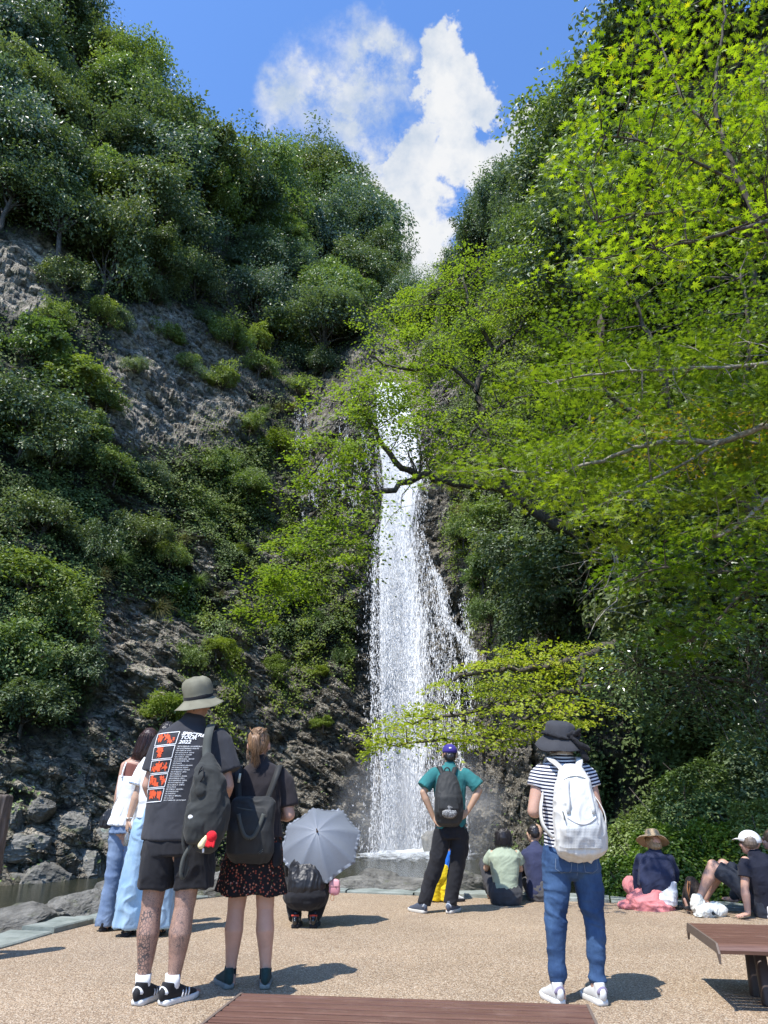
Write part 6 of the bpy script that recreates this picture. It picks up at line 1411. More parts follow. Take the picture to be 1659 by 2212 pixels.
add(root,'trousers',folds(fuse('trousers',[sph((.045,.0,.275),(.215,.17,.135)),loft([(-.06,.02,.27),(-.13,.35,.41)],[.12,.085],cap='round'),loft([(.14,.02,.27),(.20,.35,.41)],[.12,.085]),loft([(-.13,.35,.40),(-.10,.2,.24),(-.06,.04,.07)],[.085,.08,.062],cap='start'),loft([(.20,.35,.40),(.17,.2,.24),(.12,.04,.07)],[.085,.08,.062],cap='start')],.008,4),.008,(6,6,6),7),m_blk)
add(root,'blouse',folds(fuse('blouse',[loft([(.04,-.02,.36),(.045,.02,.44),(.05,.12,.56),(.055,.17,.655)],[.185,.175,.18,.09],[.14,.13,.125,.07],n=36,sq=2.2),seg((-.08,.17,.61),(-.16,.28,.46),.06,.065),seg((.19,.17,.61),(.235,.2,.46),.06,.065)],.008,2),.016,(14,14,4),8),m_sat)
m_rl=cloth('red lining',(.45,.05,.03),.7); m_pat=cloth('black patent',(.012,.012,.013),.12,spec=.7,var=0)
for x_ in(-.05,.125): shoe(root,(x_,-.055),(.05,1),m_pat,m_blk,.95); add(root,'shoe_lining',raw_mesh('shoe_lining',[ribbon([(x_-.036,-.045,.108),(x_,-.058,.112),(x_+.036,-.045,.108)],.014,(0,-1,.3),.006)]),m_rl)
# parasol
um=empty('parasol',(b_[0]+.135,b_[1]-.02,.845),0,'open silver grey parasol with ruffled edge shielding the crouching person','parasol')
m_silv,nt,out=new_mat('silver coated cloth'); co=obco(nt); bsdf(nt,out,nt.mix(nt.noise(co,5,4),(.155,.17,.195),(.21,.225,.25)),.5,.4,bump(nt,nt.noise(nt.map(co,(1,1,1)),11,5,.6),.35,.012),Metallic=.15)
V=[];F=[];nr_,ns_=14,64; Rr,Hh=.41,.20
def ribp(k,t): a=.3+k*math.pi/4; return A3(Rr*t*math.cos(a),Rr*t*math.sin(a),-Hh*t**1.8)
for i in range(nr_+1):
    t=i/nr_
    for j in range(ns_):
        k_=j//8; u=(j%8)/8; p=ribp(k_,t)*(1-u)+ribp(k_+1,t)*u; p=p*A3(1,1,1)-A3(0,0,.018*math.sin(math.pi*u)*t*(1.2-t)*2); p[:2]*=1-.03*math.sin(math.pi*u)*t; V.append(p)
for i in range(nr_):
    for j in range(ns_): a=i*ns_+j;b=i*ns_+(j+1)%ns_; F.append((a,a+ns_,b+ns_,b))
canopy=add(um,'canopy',raw_mesh('canopy',[(np.array(V),F)]),m_silv)
rv=[];rf=[];nn=400; rq=np.random.default_rng(5); jit=np.convolve(rq.normal(size=nn),np.ones(5)/5,'same')
for k_,(dr,dz) in enumerate(((-.006,.004),(.008,-.004),(.017,-.012))):
    for j in range(nn):
        q=j/nn*8; kk_=int(q)%8; u=q-int(q); p=ribp(kk_,1)*(1-u)+ribp(kk_+1,1)*u; a=math.atan2(p[1],p[0]); w=(math.sin(j*.78+2*math.sin(j*.05))*.0025+jit[j]*.006)*k_; rr=math.hypot(p[0],p[1])*(1-.03*math.sin(math.pi*u))+dr+w*.5
        rv.append((rr*math.cos(a),rr*math.sin(a),-Hh+dz+w))
for k_ in range(2):
    for j in range(nn): a=k_*nn+j;b=k_*nn+(j+1)%nn; rf.append((a,a+nn,b+nn,b))
add(um,'ruffle',raw_mesh('ruffle',[(np.array(rv),rf)]),m_silv)
add(um,'shaft',raw_mesh('shaft',[seg((0,0,-.48),(0,0,.03),.005,.005)]),m_strap); add(um,'tip',raw_mesh('tip',[loft([(0,0,-.01),(0,0,.012),(0,0,.045)],[.014,.008,.006],n=10)]),cloth('dark wood',(.12,.07,.04),.5)); add(um,'handle',raw_mesh('handle',[seg((0,0,-.56),(0,0,-.47),.012,.011)]),m_blk)
for k_ in range(8):
    a=.3+k_*math.pi/4; add(um,'rib',raw_mesh('rib',[loft([(Rr*t*math.cos(a),Rr*t*math.sin(a),-Hh*t**1.8-.004) for t in np.linspace(.03,1,8)],.0028,n=6)]),m_strap)
um.rotation_euler=(R(56),R(0),R(-6))
bag=empty('small_handbag',(b_[0]+.32,b_[1]-.03,.355),R(-8),'small pink box handbag hanging right of the crouching person','handbag')
add(bag,'bag',raw_mesh('bag',[loft([(0,0,-.055),(0,0,-.045),(0,0,.03),(0,0,.045)],[.048,.055,.052,.046],[.022,.028,.026,.02],sq=4)]),cloth('pink leather',(.62,.27,.30),.5,var=.05)); add(bag,'flap',raw_mesh('flap',[loft([(0,-.006,.012),(0,-.006,.046)],[.056,.050],[.027,.024],sq=4)]),cloth('pink flap',(.68,.33,.35),.5)); add(bag,'clasp',raw_mesh('clasp',[sph((.02,-.032,.0),.005)]),m_blk)
add(bag,'strap',raw_mesh('strap',[loft(curve([(-.03,.0,.045),(-.05,.02,.16),(-.10,.06,.25)]),.003,n=6),loft(curve([(-.02,-.02,-.05),(-.03,-.03,-.10),(-.01,-.03,-.12),(.0,-.02,-.09),(-.015,-.02,-.05)]),.0025,n=6)]),m_tan)
# ===== the two women at the left
m_ldn=denim('light blue denim',(.25,.40,.56),(.42,.57,.70)); m_mdn=denim('mid blue denim',(.13,.19,.31),(.26,.34,.47))
b_=(-2.59,7.83); root=person('dark-haired woman in white camisole over brown top and flared blue jeans',b_)
hp,ey,M_=head_prims((.20,.02,1.70),-.5,.05,.97)
pr=leg((.0,.02,.86),(.0,.0,.46),(-.02,0,.09),.92)+leg((.16,.02,.86),(.15,.05,.46),(.12,.08,.09),.92)+foot((-.02,0,.09),(-.05,.14,.02),.9)+foot((.12,.08,.09),(.10,.22,.02),.9)
pr+=[loft([(.08,0,.82),(.085,0,1.0),(.09,0,1.15),(.10,0,1.35),(.115,0,1.48),(.13,0,1.54)],[.15,.13,.12,.135,.14,.07],[.11,.10,.09,.10,.09,.055]),neck((.13,0,1.50),(.18,.01,1.64),.046)]+arm((-.015,0,1.46),(-.045,-.01,1.20),(-.055,.05,.99),.85)+arm((.24,0,1.46),(.28,.02,1.2),(.24,.15,1.0),.85)+hand((-.055,.05,.99),(0,.4,-1),(1,0,0),1,.5,.9)+hand((.24,.15,1.0),(-.3,1,.2),(0,0,1),-1,.6,.9)
add(root,'body',fuse('body',pr+hp,.0065,3),SK_l); finish_head(root,ey)
add(root,'brown_top',fuse('brown_top',[loft([(.09,-.002,1.15),(.10,-.002,1.35),(.108,0,1.46),(.118,0,1.50)],[.13,.142,.135,.09],[.10,.108,.095,.075],sq=2.3)],.007,2),cloth('brown rib knit',(.17,.065,.05),.85))
cm=[loft([(.075,0,.92),(.08,0,1.0),(.09,0,1.15),(.098,-.004,1.28),(.10,-.004,1.355)],[.185,.165,.142,.15,.150],[.14,.125,.11,.118,.115],cap='flat',sq=2.2,n=40)]; V,F=cm[0]; a=np.arctan2(V[:,1],V[:,0]-.08); f_=np.clip((1.1-V[:,2])/.2,0,1); V[:,0]+=np.cos(a)*f_*.012*np.sin(a*11); V[:,1]+=np.sin(a)*f_*.012*np.sin(a*11); V[:,2]-=f_*.02*np.abs(np.sin(a*5.5))
cam_=add(root,'camisole',folds(fuse('camisole',cm,.007,2),.011,(9,9,3),4,.4),m_white)
for x_ in(.0,.195): mesh_obj('shoulder_strap',raw_mesh('shoulder_strap',[ribbon(curve([(x_,-.11,1.34),(x_+.01,-.10,1.43),(x_+.015,-.04,1.50),(x_+.015,.05,1.46)]),.014,[(0,-1,.5)]*16,.004)]),m_white,cam_)
add(root,'jeans',folds(fuse('jeans',[loft([(.08,0,.96),(.08,0,.84)],[.15,.17],[.12,.135],cap='flat'),loft([(.0,.02,.88),(.0,.02,.66),(-.005,.0,.46),(-.02,.0,.25),(-.025,0,.04)],[.095,.085,.068,.072,.088],cap='flat'),loft([(.155,.02,.88),(.155,.03,.66),(.15,.04,.46),(.13,.07,.25),(.12,.08,.04)],[.095,.085,.068,.072,.088],cap='flat')],.0075,3),.011,(5,5,8),5,.4),m_mdn); tuck(root,kid_(root,'jeans'),lambda P:(P[:,2]>.07)&(P[:,2]<.93)&(P[:,0]>-.12))
hs=[sph((.20,.0,1.735),(.088,.105,.095)),loft(curve([(.20,-.03,1.74),(.185,-.06,1.66),(.155,-.075,1.59),(.13,-.08,1.535)]),np.interp(np.linspace(0,1,16),[0,.5,1],[.085,.082,.05]),np.interp(np.linspace(0,1,16),[0,.5,1],[.07,.05,.02]))]
add(root,'hair',folds(fuse('hair',hs,.0055,1),.006,(50,50,6),6,ridge=False),H_dbr)
strands(root,H_dbr,[[(.20+.09*math.sin(a),-.0-.10*math.cos(a),1.76),(.185+.09*math.sin(a),-.04-.08*math.cos(a),1.66),(.135+.07*math.sin(a),-.06-.04*math.cos(a),1.515)] for a in np.linspace(-1.5,1.5,12)],110,.008,.002,5)
shoe(root,(-.02,-.07),(-.15,1),m_blackshoe,m_blk,.95); shoe(root,(.12,.0),(-.1,1),m_blackshoe,m_blk,.95)
hb=empty('shoulder_bag',(b_[0]-.105,b_[1]-.05,.985),R(20),'small black gathered handbag at the side of the woman in the white camisole','handbag')
add(hb,'bag',folds(fuse('bag',[loft([(0,0,-.075),(0,0,-.03),(.01,0,.03),(.015,0,.06)],[.075,.072,.05,.03],[.03,.034,.025,.014],sq=2.8)],.005,2),.007,(25,25,8),7),cloth('black leather',(.014,.014,.015),.4,spec=.5)); add(hb,'chain',raw_mesh('chain',[loft(curve([(.02,0,.06),(.06,-.04,.16),(.12,-.06,.30),(.16,-.05,.42)]),.004,n=6)]),cloth('pale metal chain',(.5,.45,.38),.35)); add(hb,'handle',raw_mesh('handle',[loft(curve([(-.01,0,.06),(.0,0,.12),(.03,0,.12),(.035,0,.06)]),.004,n=6)]),m_blk)
fn=empty('handheld_fan',(b_[0]-.155,b_[1]+.06,.885),0,'pale plastic handheld fan hanging beside the black gathered handbag','fan')
m_pl,nt,out=new_mat('pale green plastic'); bsdf(nt,out,(.62,.68,.60),.4,.5)
add(fn,'cage',raw_mesh('cage',[loft([(math.cos(a)*.042,0,math.sin(a)*.042) for a in np.linspace(0,6.283,25)],.004,n=6),sph((0,0,0),(.014,.012,.014))]+[loft([(0,-.008,0),(math.cos(a)*.042,-.006,math.sin(a)*.042)],.0014,n=4) for a in np.linspace(0,6.283,21)]+[loft([(0,.004,0),(0,.006,0)],[.040,.040],cap='flat')]),m_pl); add(fn,'handle',raw_mesh('handle',[loft([(.045,0,-.0),(.062,0,-.035),(.065,0,-.10)],[.012,.012,.013])]),m_white)
b_=(-2.34,7.58); root=person('black-haired woman in white ringer T-shirt and very wide light blue jeans',b_)
hp,ey,M_=head_prims((.20,.03,1.74),-.3,.05,.97)
pr=leg((.08,0,.88),(.06,0,.48),(.02,0,.09),.95)+leg((.25,0,.88),(.27,0,.48),(.30,0,.09),.95)+foot((.02,0,.09),(.0,.16,.02),.9)+foot((.30,0,.09),(.31,.17,.02),.9)
pr+=[loft([(.16,0,.85),(.16,0,1.0),(.165,0,1.2),(.17,0,1.4),(.175,0,1.5),(.18,0,1.57)],[.16,.14,.13,.15,.145,.07],[.11,.10,.10,.11,.09,.055]),neck((.18,0,1.53),(.195,.02,1.68),.048)]+arm((.035,0,1.49),(-.02,-.03,1.22),(-.075,-.03,.965),.9)+arm((.315,0,1.49),(.36,0,1.2),(.28,.18,1.05),.9)+hand((-.075,-.03,.965),(-.1,.05,-1),(.8,.6,0),1,.75,.95)+hand((.28,.18,1.05),(-.4,.8,.2),(0,0,1),-1,.6,.9)
add(root,'body',fuse('body',pr+hp,.0055,3),SK_a); finish_head(root,ey)
tp=tee_torso([((.16,0,.98),.17,.12),((.162,0,1.15),.165,.12),((.168,0,1.35),.18,.125),((.173,0,1.45),.175,.115),((.178,0,1.53),.12,.085),((.18,0,1.57),.07,.06)],[([(.05,0,1.50),(.015,-.005,1.44),(-.02,-.01,1.35),(-.04,-.02,1.27)],[.06,.07,.074,.078]),([(.30,0,1.50),(.335,-.005,1.44),(.36,-.01,1.35),(.37,-.02,1.27)],[.06,.07,.074,.078])])
ts=add(root,'t_shirt',folds(fuse('t_shirt',tp,.0075,3),.010,(6,6,3),15,.4),m_white)
mesh_obj('cuff_band',raw_mesh('cuff_band',[loft([(-.0375,-.019,1.284),(-.0395,-.02,1.276)],[.0785,.0795],cap='flat')]),cloth('blue trim',(.2,.3,.5)),ts)
add(root,'jeans',folds(fuse('jeans',[loft([(.16,0,1.08),(.16,0,.92)],[.145,.17],[.115,.14],cap='flat'),loft([(.08,0,.95),(.055,0,.7),(.03,0,.42),(.005,0,.07)],[.10,.108,.118,.130],[.12,.13,.135,.14],cap='flat'),loft([(.25,0,.95),(.27,0,.7),(.285,0,.42),(.30,0,.07)],[.10,.108,.118,.130],[.12,.13,.135,.14],cap='flat')],.0085,3),.018,(7,7,2.2),25),m_ldn); tuck(root,kid_(root,'jeans'),lambda P:(P[:,2]>.09)&(P[:,2]<.8))
add(root,'hair',folds(fuse('hair',[sph((.20,.01,1.775),(.088,.105,.095)),seg((.20,-.04,1.76),(.20,-.05,1.66),.075,.05)],.0055,1),.005,(60,60,20),16,ridge=False),H_blk)
for x_ in(.03,.30):
    sn=add(root,'sandal',raw_mesh('sandal',[loft([(x_,-.09,.015),(x_-.01,0,.015),(x_-.01,.12,.015),(x_-.01,.16,.018)],[.035,.04,.048,.03],.016,sq=3)]),m_blk); mesh_obj('sandal_strap',raw_mesh('sandal_strap',[ribbon([(x_-.045,.02,.03),(x_,.01,.08),(x_+.04,.02,.03)],.03,(0,-.5,1),.006),ribbon([(x_-.045,-.06,.03),(x_,-.10,.06),(x_+.04,-.06,.03)],.018,(0,-1,0),.006)]),m_blk,sn)
add(root,'bracelet',raw_mesh('bracelet',[loft([(math.cos(a)*.033-.072,math.sin(a)*.033-.03,.985+.006*math.sin(a)) for a in np.linspace(0,6.283,17)],.005,n=6)]),m_sole_w)
bt=empty('drink_bottle',(b_[0]-.065,b_[1]-.03,.80),0,'clear bottle of yellow drink held by the woman in wide jeans','bottle')
m_gls,nt,out=new_mat('clear plastic'); bsdf(nt,out,(.9,.92,.9),.08,.5,Transmission_Weight=.85,IOR=1.4); m_yd,nt,out=new_mat('yellow drink'); bsdf(nt,out,(.78,.72,.18),.15,.5,Transmission_Weight=.3)
add(bt,'bottle',raw_mesh('bottle',[loft([(0,0,-.062),(0,0,-.055),(0,0,.03),(0,0,.05),(0,0,.065)],[.026,.029,.029,.02,.013],cap='flat')]),m_gls); add(bt,'drink',raw_mesh('drink',[loft([(0,0,-.056),(0,0,-.01)],[.025,.026],cap='flat')]),m_yd); add(bt,'cap',raw_mesh('cap',[loft([(0,0,.066),(0,0,.082)],[.015,.015],cap='flat')]),m_white)

# ===== seated people along the kerb
def seated(label,b_,rz,torso,head,hy,hpz,hs_,arms,hands,legs,feet,skin,vox=.0065,hscale=.97):
    root=person(label,b_,rz,None); hp,ey,M_=head_prims(head,hy,hpz,hscale)
    pr=[loft([t[0] for t in torso],[t[1]*.86 for t in torso],[t[2]*.86 for t in torso])]; pr.append(seg(torso[-1][0],head,.05,.047))
    for a in arms: pr+=arm(*a)
    for h_ in hands: pr+=hand(*h_)
    for l_ in legs: pr+=leg(*l_)
    for f_ in feet: pr+=foot(*f_)
    add(root,'body',fuse('body',pr+hp,vox,3),skin); finish_head(root,ey); return root
# sage T-shirt
T=[((.0,.0,.10),.165,.13),((.0,.01,.22),.135,.11),((.005,.03,.36),.155,.12),((.01,.06,.48),.18,.12),((.012,.085,.555),.13,.09),((.012,.10,.60),.06,.055)]
root=seated('woman with black bob in sage green T-shirt sitting on the paving',(1.43,9.67),0,T,(.015,.14,.71),0,.25,1,[((-.13,.08,.53),(-.20,.16,.37),(-.08,.42,.34),.85),((.155,.08,.53),(.215,.16,.36),(.10,.42,.33),.85)],[((-.08,.42,.34),(.8,.4,0),(0,-1,0),1,.6,.9),((.10,.42,.33),(-.8,.4,0),(0,-1,0),-1,.6,.9)],
  [((-.09,.05,.10),(-.17,.36,.40),(-.12,.52,.08),.9),((.09,.05,.10),(.17,.36,.40),(.12,.52,.08),.9)],[((-.12,.52,.08),(-.12,.7,.02),.9),((.12,.52,.08),(.12,.7,.02),.9)],SK_a)
add(root,'t_shirt',folds(fuse('t_shirt',[loft([t[0] for t in T],[t[1]+.008 for t in T],[t[2]+.012 for t in T],sq=2.3,n=26),loft([(-.12,.08,.545),(-.165,.11,.47),(-.18,.13,.43)],[.055,.06,.062],cap='flat'),loft([(.145,.08,.545),(.19,.11,.47),(.205,.13,.43)],[.055,.06,.062],cap='flat')],.007,3),.010,(7,7,5),31,.7),cloth('sage cotton',(.33,.38,.28),.88,var=.1))
add(root,'trousers',folds(fuse('trousers',[loft([(0,-.005,.075),(0,0,.125),(0,.01,.19)],[.185,.185,.155],[.145,.145,.12],sq=2.3),loft([(-.10,.05,.12),(-.185,.36,.39)],[.105,.075]),loft([(.10,.05,.12),(.185,.36,.39)],[.105,.075]),loft([(-.18,.36,.38),(-.12,.51,.1)],[.07,.06]),loft([(.18,.36,.38),(.12,.51,.1)],[.07,.06])],.0075,3),.010,(7,7,7),32),cloth('dark grey denim',(.05,.05,.055),.85,var=.2))
add(root,'hair',folds(fuse('hair',[sph((.015,.12,.745),(.09,.105,.09)),loft([(.015,.10,.75),(.012,.075,.69),(.012,.06,.625)],[.092,.098,.092],[.09,.08,.055],cap='flat')],.0055,1),.005,(55,55,5),33,ridge=False),H_blk)
strands(root,H_blk,[[(.015+.055*math.sin(a),.11-.06*math.cos(a)*.8,.822),(.015+.085*math.sin(a),.10-.095*math.cos(a)*.8,.775),(.014+.10*math.sin(a),.09-.11*math.cos(a)*.8,.70),(.012+.098*math.sin(a),.075-.09*math.cos(a),.612)] for a in np.linspace(-1.4,1.4,14)],120,.006,.0022,4)
# navy shirt man
T=[((.04,.0,.10),.16,.12),((.04,.01,.24),.14,.12),((.04,.04,.38),.155,.13),((.045,.08,.49),.165,.12),((.05,.11,.56),.11,.08),((.055,.13,.60),.055,.05)]
root=seated('black-haired man in navy shirt sitting hunched, mostly behind the white backpack',(1.86,9.99),R(8),T,(.07,.17,.735),.6,.35,1,[((-.10,.1,.50),(-.14,.25,.33),(.02,.45,.30),.95),((.19,.1,.50),(.24,.25,.33),(.12,.45,.30),.95)],[((.02,.45,.30),(.8,.5,0),(0,-1,0),1,.6,.9),((.12,.45,.30),(-.8,.5,0),(0,-1,0),-1,.6,.9)],
  [((-.04,.05,.10),(-.02,.42,.30),(.10,.62,.08),.95),((.14,.05,.10),(.28,.40,.25),(.12,.55,.08),.95)],[((.10,.62,.08),(.16,.75,.03)),((.12,.55,.08),(.1,.7,.03))],SK_m,.007,1.0)
add(root,'shirt',folds(fuse('shirt',[loft([t[0] for t in T],[t[1]+.012 for t in T],[t[2]+.014 for t in T],sq=2.3),loft([(-.09,.1,.51),(-.135,.24,.34),(-.06,.36,.31)],[.06,.062,.055]),loft([(.18,.1,.51),(.235,.24,.34),(.17,.36,.31)],[.06,.062,.055])],.0075,3),.010,(7,7,5),41),cloth('navy jersey',(.035,.040,.085),.88))
add(root,'trousers',folds(fuse('trousers',[loft([(.05,0,.07),(.05,0,.15)],[.175,.165],.14),loft([(-.03,.05,.12),(-.02,.42,.29),(.10,.60,.09)],[.10,.08,.065]),loft([(.14,.05,.12),(.28,.40,.25),(.13,.54,.09)],[.10,.08,.065])],.008,3),.010,(7,7,6),42),cloth('grey chinos',(.09,.085,.085),.85))
add(root,'hair',folds(fuse('hair',[sph((.065,.155,.775),(.088,.1,.082)),sph((.06,.11,.745),(.07,.06,.06))],.0055,1),.006,(50,50,40),43,ridge=False),H_blk)
add(root,'glasses',raw_mesh('glasses',[loft([(-.03,.17,.742),(-.035,.25,.745)],.003,n=6)]),m_blk)
# straw hat woman
T=[((.10,.0,.10),.17,.13),((.11,.0,.22),.155,.12),((.12,.02,.36),.165,.13),((.13,.06,.47),.185,.12),((.14,.09,.54),.12,.085),((.145,.11,.575),.055,.05)]
root=seated('woman in straw hat and navy jacket sitting on a pink skirt at the kerb',(2.98,9.28),R(-6),T,(.15,.15,.66),.2,.45,1,[((-.01,.07,.51),(-.06,.16,.33),(.05,.40,.25),.85),((.27,.07,.51),(.30,.16,.33),(.2,.40,.25),.85)],[((.05,.4,.25),(.8,.5,0),(0,-1,0),1,.6,.9),((.2,.4,.25),(-.8,.5,0),(0,-1,0),-1,.6,.9)],
  [((.0,.05,.10),(-.12,.42,.22),(.0,.62,.07),.9),((.2,.05,.10),(.3,.42,.22),(.2,.62,.07),.9)],[((.0,.62,.07),(-.05,.78,.03),.9),((.2,.62,.07),(.2,.78,.03),.9)],SK_l,.007)
add(root,'white_blouse',folds(fuse('white_blouse',[loft([(.12,-.01,.07),(.135,-.015,.16),(.14,-.005,.28)],[.165,.165,.165],[.14,.135,.125],sq=2.4,cap='flat')],.007,3),.012,(6,6,9),51,.6),m_white)
add(root,'jacket',folds(fuse('jacket',[loft([(.09,.0,.26),(.11,.0,.34),(.125,.04,.45),(.138,.085,.53),(.145,.105,.565)],[.20,.195,.195,.135,.07],[.145,.145,.13,.095,.06],sq=2.4),loft([(-.03,.06,.50),(-.075,.10,.35),(-.085,.10,.19),(-.09,.08,.07)],[.065,.06,.05,.03],[.065,.05,.04,.02]),loft([(.03,-.06,.40),(-.03,-.10,.26),(-.05,-.11,.13)],[.12,.075,.03],[.04,.03,.02],cap='round'),loft([(.28,.07,.49),(.325,.12,.37),(.33,.16,.28)],[.065,.062,.05])],.007,3),.012,(7,7,4),52,.8),cloth('navy cotton',(.022,.028,.062),.9,var=.2))
add(root,'pink_skirt',folds(fuse('pink_skirt',[loft([(.03,.0,.015),(.05,.0,.06),(.09,.0,.13)],[.29,.24,.175],[.22,.19,.15],sq=2.2),sph((-.20,.05,.03),(.14,.16,.045)),sph((-.12,.04,.10),(.09,.10,.07)),loft([(.0,.05,.12),(-.10,.40,.20)],[.11,.10]),loft([(.2,.05,.12),(.28,.40,.20)],[.11,.10])],.008,3),.020,(9,9,9),53),cloth('coral pink cotton',(.60,.21,.21),.88,var=.12))
add(root,'hair',folds(fuse('hair',[sph((.15,.14,.675),(.088,.1,.085)),sph((.155,.075,.645),(.07,.05,.05))],.0055,1),.010,(40,40,40),54),H_blo)
V,F=hat_rev([(.002,.098),(.05,.098),(.072,.090),(.080,.075),(.086,.03),(.092,.0),(.12,.004),(.145,.0),(.168,-.012),(.182,-.028),(.183,-.032),(.165,-.016),(.12,-.002),(.092,-.006)],seed=9,wav=.008)
m_straw,nt,out=new_mat('woven straw'); co=obco(nt); bsdf(nt,out,nt.mix(nt.noise(nt.map(co,(30,30,120)),3,3),(.36,.25,.14),(.56,.42,.26)),.75,.3,bump(nt,nt.noise(co,140,2),.5,.003))
ht=add(root,'straw_hat',raw_mesh('straw_hat',[(V,F)]),m_straw); ht.location=(.14,.13,.715); ht.rotation_euler=(R(-20),R(8),0)
# white cap man leaning back on his hand
T=[((.20,.02,.09),.17,.13),((.18,.0,.22),.15,.12),((.16,-.01,.36),.165,.13),((.14,.0,.48),.185,.12),((.13,.02,.55),.13,.09),((.12,.03,.59),.06,.055)]
root=seated('man in white cap and dark navy T-shirt leaning back on his left hand',(3.85,8.64),R(0),T,(.10,.06,.70),.75,.1,1,[((-.01,.0,.53),(-.075,-.03,.27),(-.09,-.05,.05),1.0),((.28,.02,.53),(.36,.0,.28),(.38,-.05,.05),1.0)],[((-.09,-.05,.045),(-.75,-.45,-.06),(0,0,-1),-1,.12,1.05,.4),((.38,-.05,.045),(.6,-.5,-.06),(0,0,-1),1,.12,1.0,.4)],
  [((.10,.08,.12),(-.24,.30,.47),(-.42,.34,.14),.98),((.26,.10,.12),(-.08,.42,.47),(-.30,.50,.12),.98)],[((-.42,.34,.13),(-.58,.36,.12),.95),((-.30,.50,.11),(-.46,.56,.09),.95)],SK_l,.0055,1.0)
add(root,'t_shirt',folds(fuse('t_shirt',[loft([t[0] for t in T],[t[1]+.012 for t in T],[t[2]+.014 for t in T],sq=2.35,n=26),loft([(.01,.0,.54),(-.03,-.01,.46),(-.05,-.02,.38)],[.065,.072,.074],cap='flat'),loft([(.26,.02,.54),(.31,.01,.46),(.33,.0,.38)],[.065,.072,.074],cap='flat')],.007,3),.010,(6,6,4),61,.5),cloth('dark navy cotton',(.012,.014,.026),.9))
add(root,'shorts',folds(fuse('shorts',[loft([(.19,.02,.065),(.19,.02,.14)],[.185,.175],.145),loft([(.11,.08,.14),(-.08,.20,.34),(-.20,.28,.43)],[.115,.095,.085],cap='start'),loft([(.26,.10,.14),(.08,.28,.34),(-.04,.39,.43)],[.115,.095,.085],cap='start')],.0075,3),.012,(7,7,7),62),cloth('dark navy shorts',(.022,.027,.04),.85))
hr=add(root,'hair',fuse('hair',[sph((.095,.04,.725),(.088,.100,.085))],.0055,1),hair_mat('grey brown hair',(.12,.09,.07),(.25,.2,.16)))
M_=rotm(.75,.1); c0=A3(.10,.055,.735)
def cp_(p): return c0+M_@np.array(p)
V,F=sph((0,0,0),(.098,.118,.100),None,24); V[:,2]=np.maximum(V[:,2],-.018); V=V@M_.T+c0
add(root,'cap',raw_mesh('cap',[(V,F),loft([cp_((0,.09,.0)),cp_((0,.14,-.005)),cp_((0,.175,-.02))],[.072,.066,.045],[.007,.006,.005],X=M_@A3(1,0,0))]),m_white)
# companion at the frame edge
T=[((.0,.0,.10),.15,.12),((.0,.0,.3),.14,.11),((.0,.02,.46),.16,.11),((.0,.03,.56),.05,.05)]
root=seated('brown-haired person at the right edge sitting behind the white-capped man',(4.52,9.3),R(30),T,(.0,.05,.70),.4,.1,1,[((-.13,.02,.47),(-.19,.06,.27),(-.1,.25,.2),.85),((.13,.02,.47),(.19,.06,.27),(.1,.25,.2),.85)],[((-.1,.25,.2),(.6,.6,0),(0,-1,0),1,.5,.9),((.1,.25,.2),(-.6,.6,0),(0,-1,0),-1,.5,.9)],[((-.08,.05,.1),(-.12,.4,.35),(-.1,.6,.08),.9),((.08,.05,.1),(.12,.4,.35),(.1,.6,.08),.9)],[((-.1,.6,.08),(-.1,.75,.02),.9),((.1,.6,.08),(.1,.75,.02),.9)],SK_l,.008)
add(root,'top',folds(fuse('top',[loft([t[0] for t in T],[t[1]+.012 for t in T],[t[2]+.012 for t in T])],.009,2),.008,(7,7,5),71),m_dgrey); add(root,'trousers',fuse('trousers',[loft([(0,0,.07),(0,0,.15)],.165,.14),loft([(-.08,.05,.12),(-.12,.4,.34),(-.1,.58,.09)],[.1,.08,.06]),loft([(.08,.05,.12),(.12,.4,.34),(.1,.58,.09)],[.1,.08,.06])],.009,2),m_dgrey)
add(root,'hair',folds(fuse('hair',[sph((0,.035,.735),(.09,.1,.09)),seg((0,-.01,.72),(0,-.04,.60),.08,.05)],.006,1),.005,(50,50,6),72,ridge=False),H_brn)
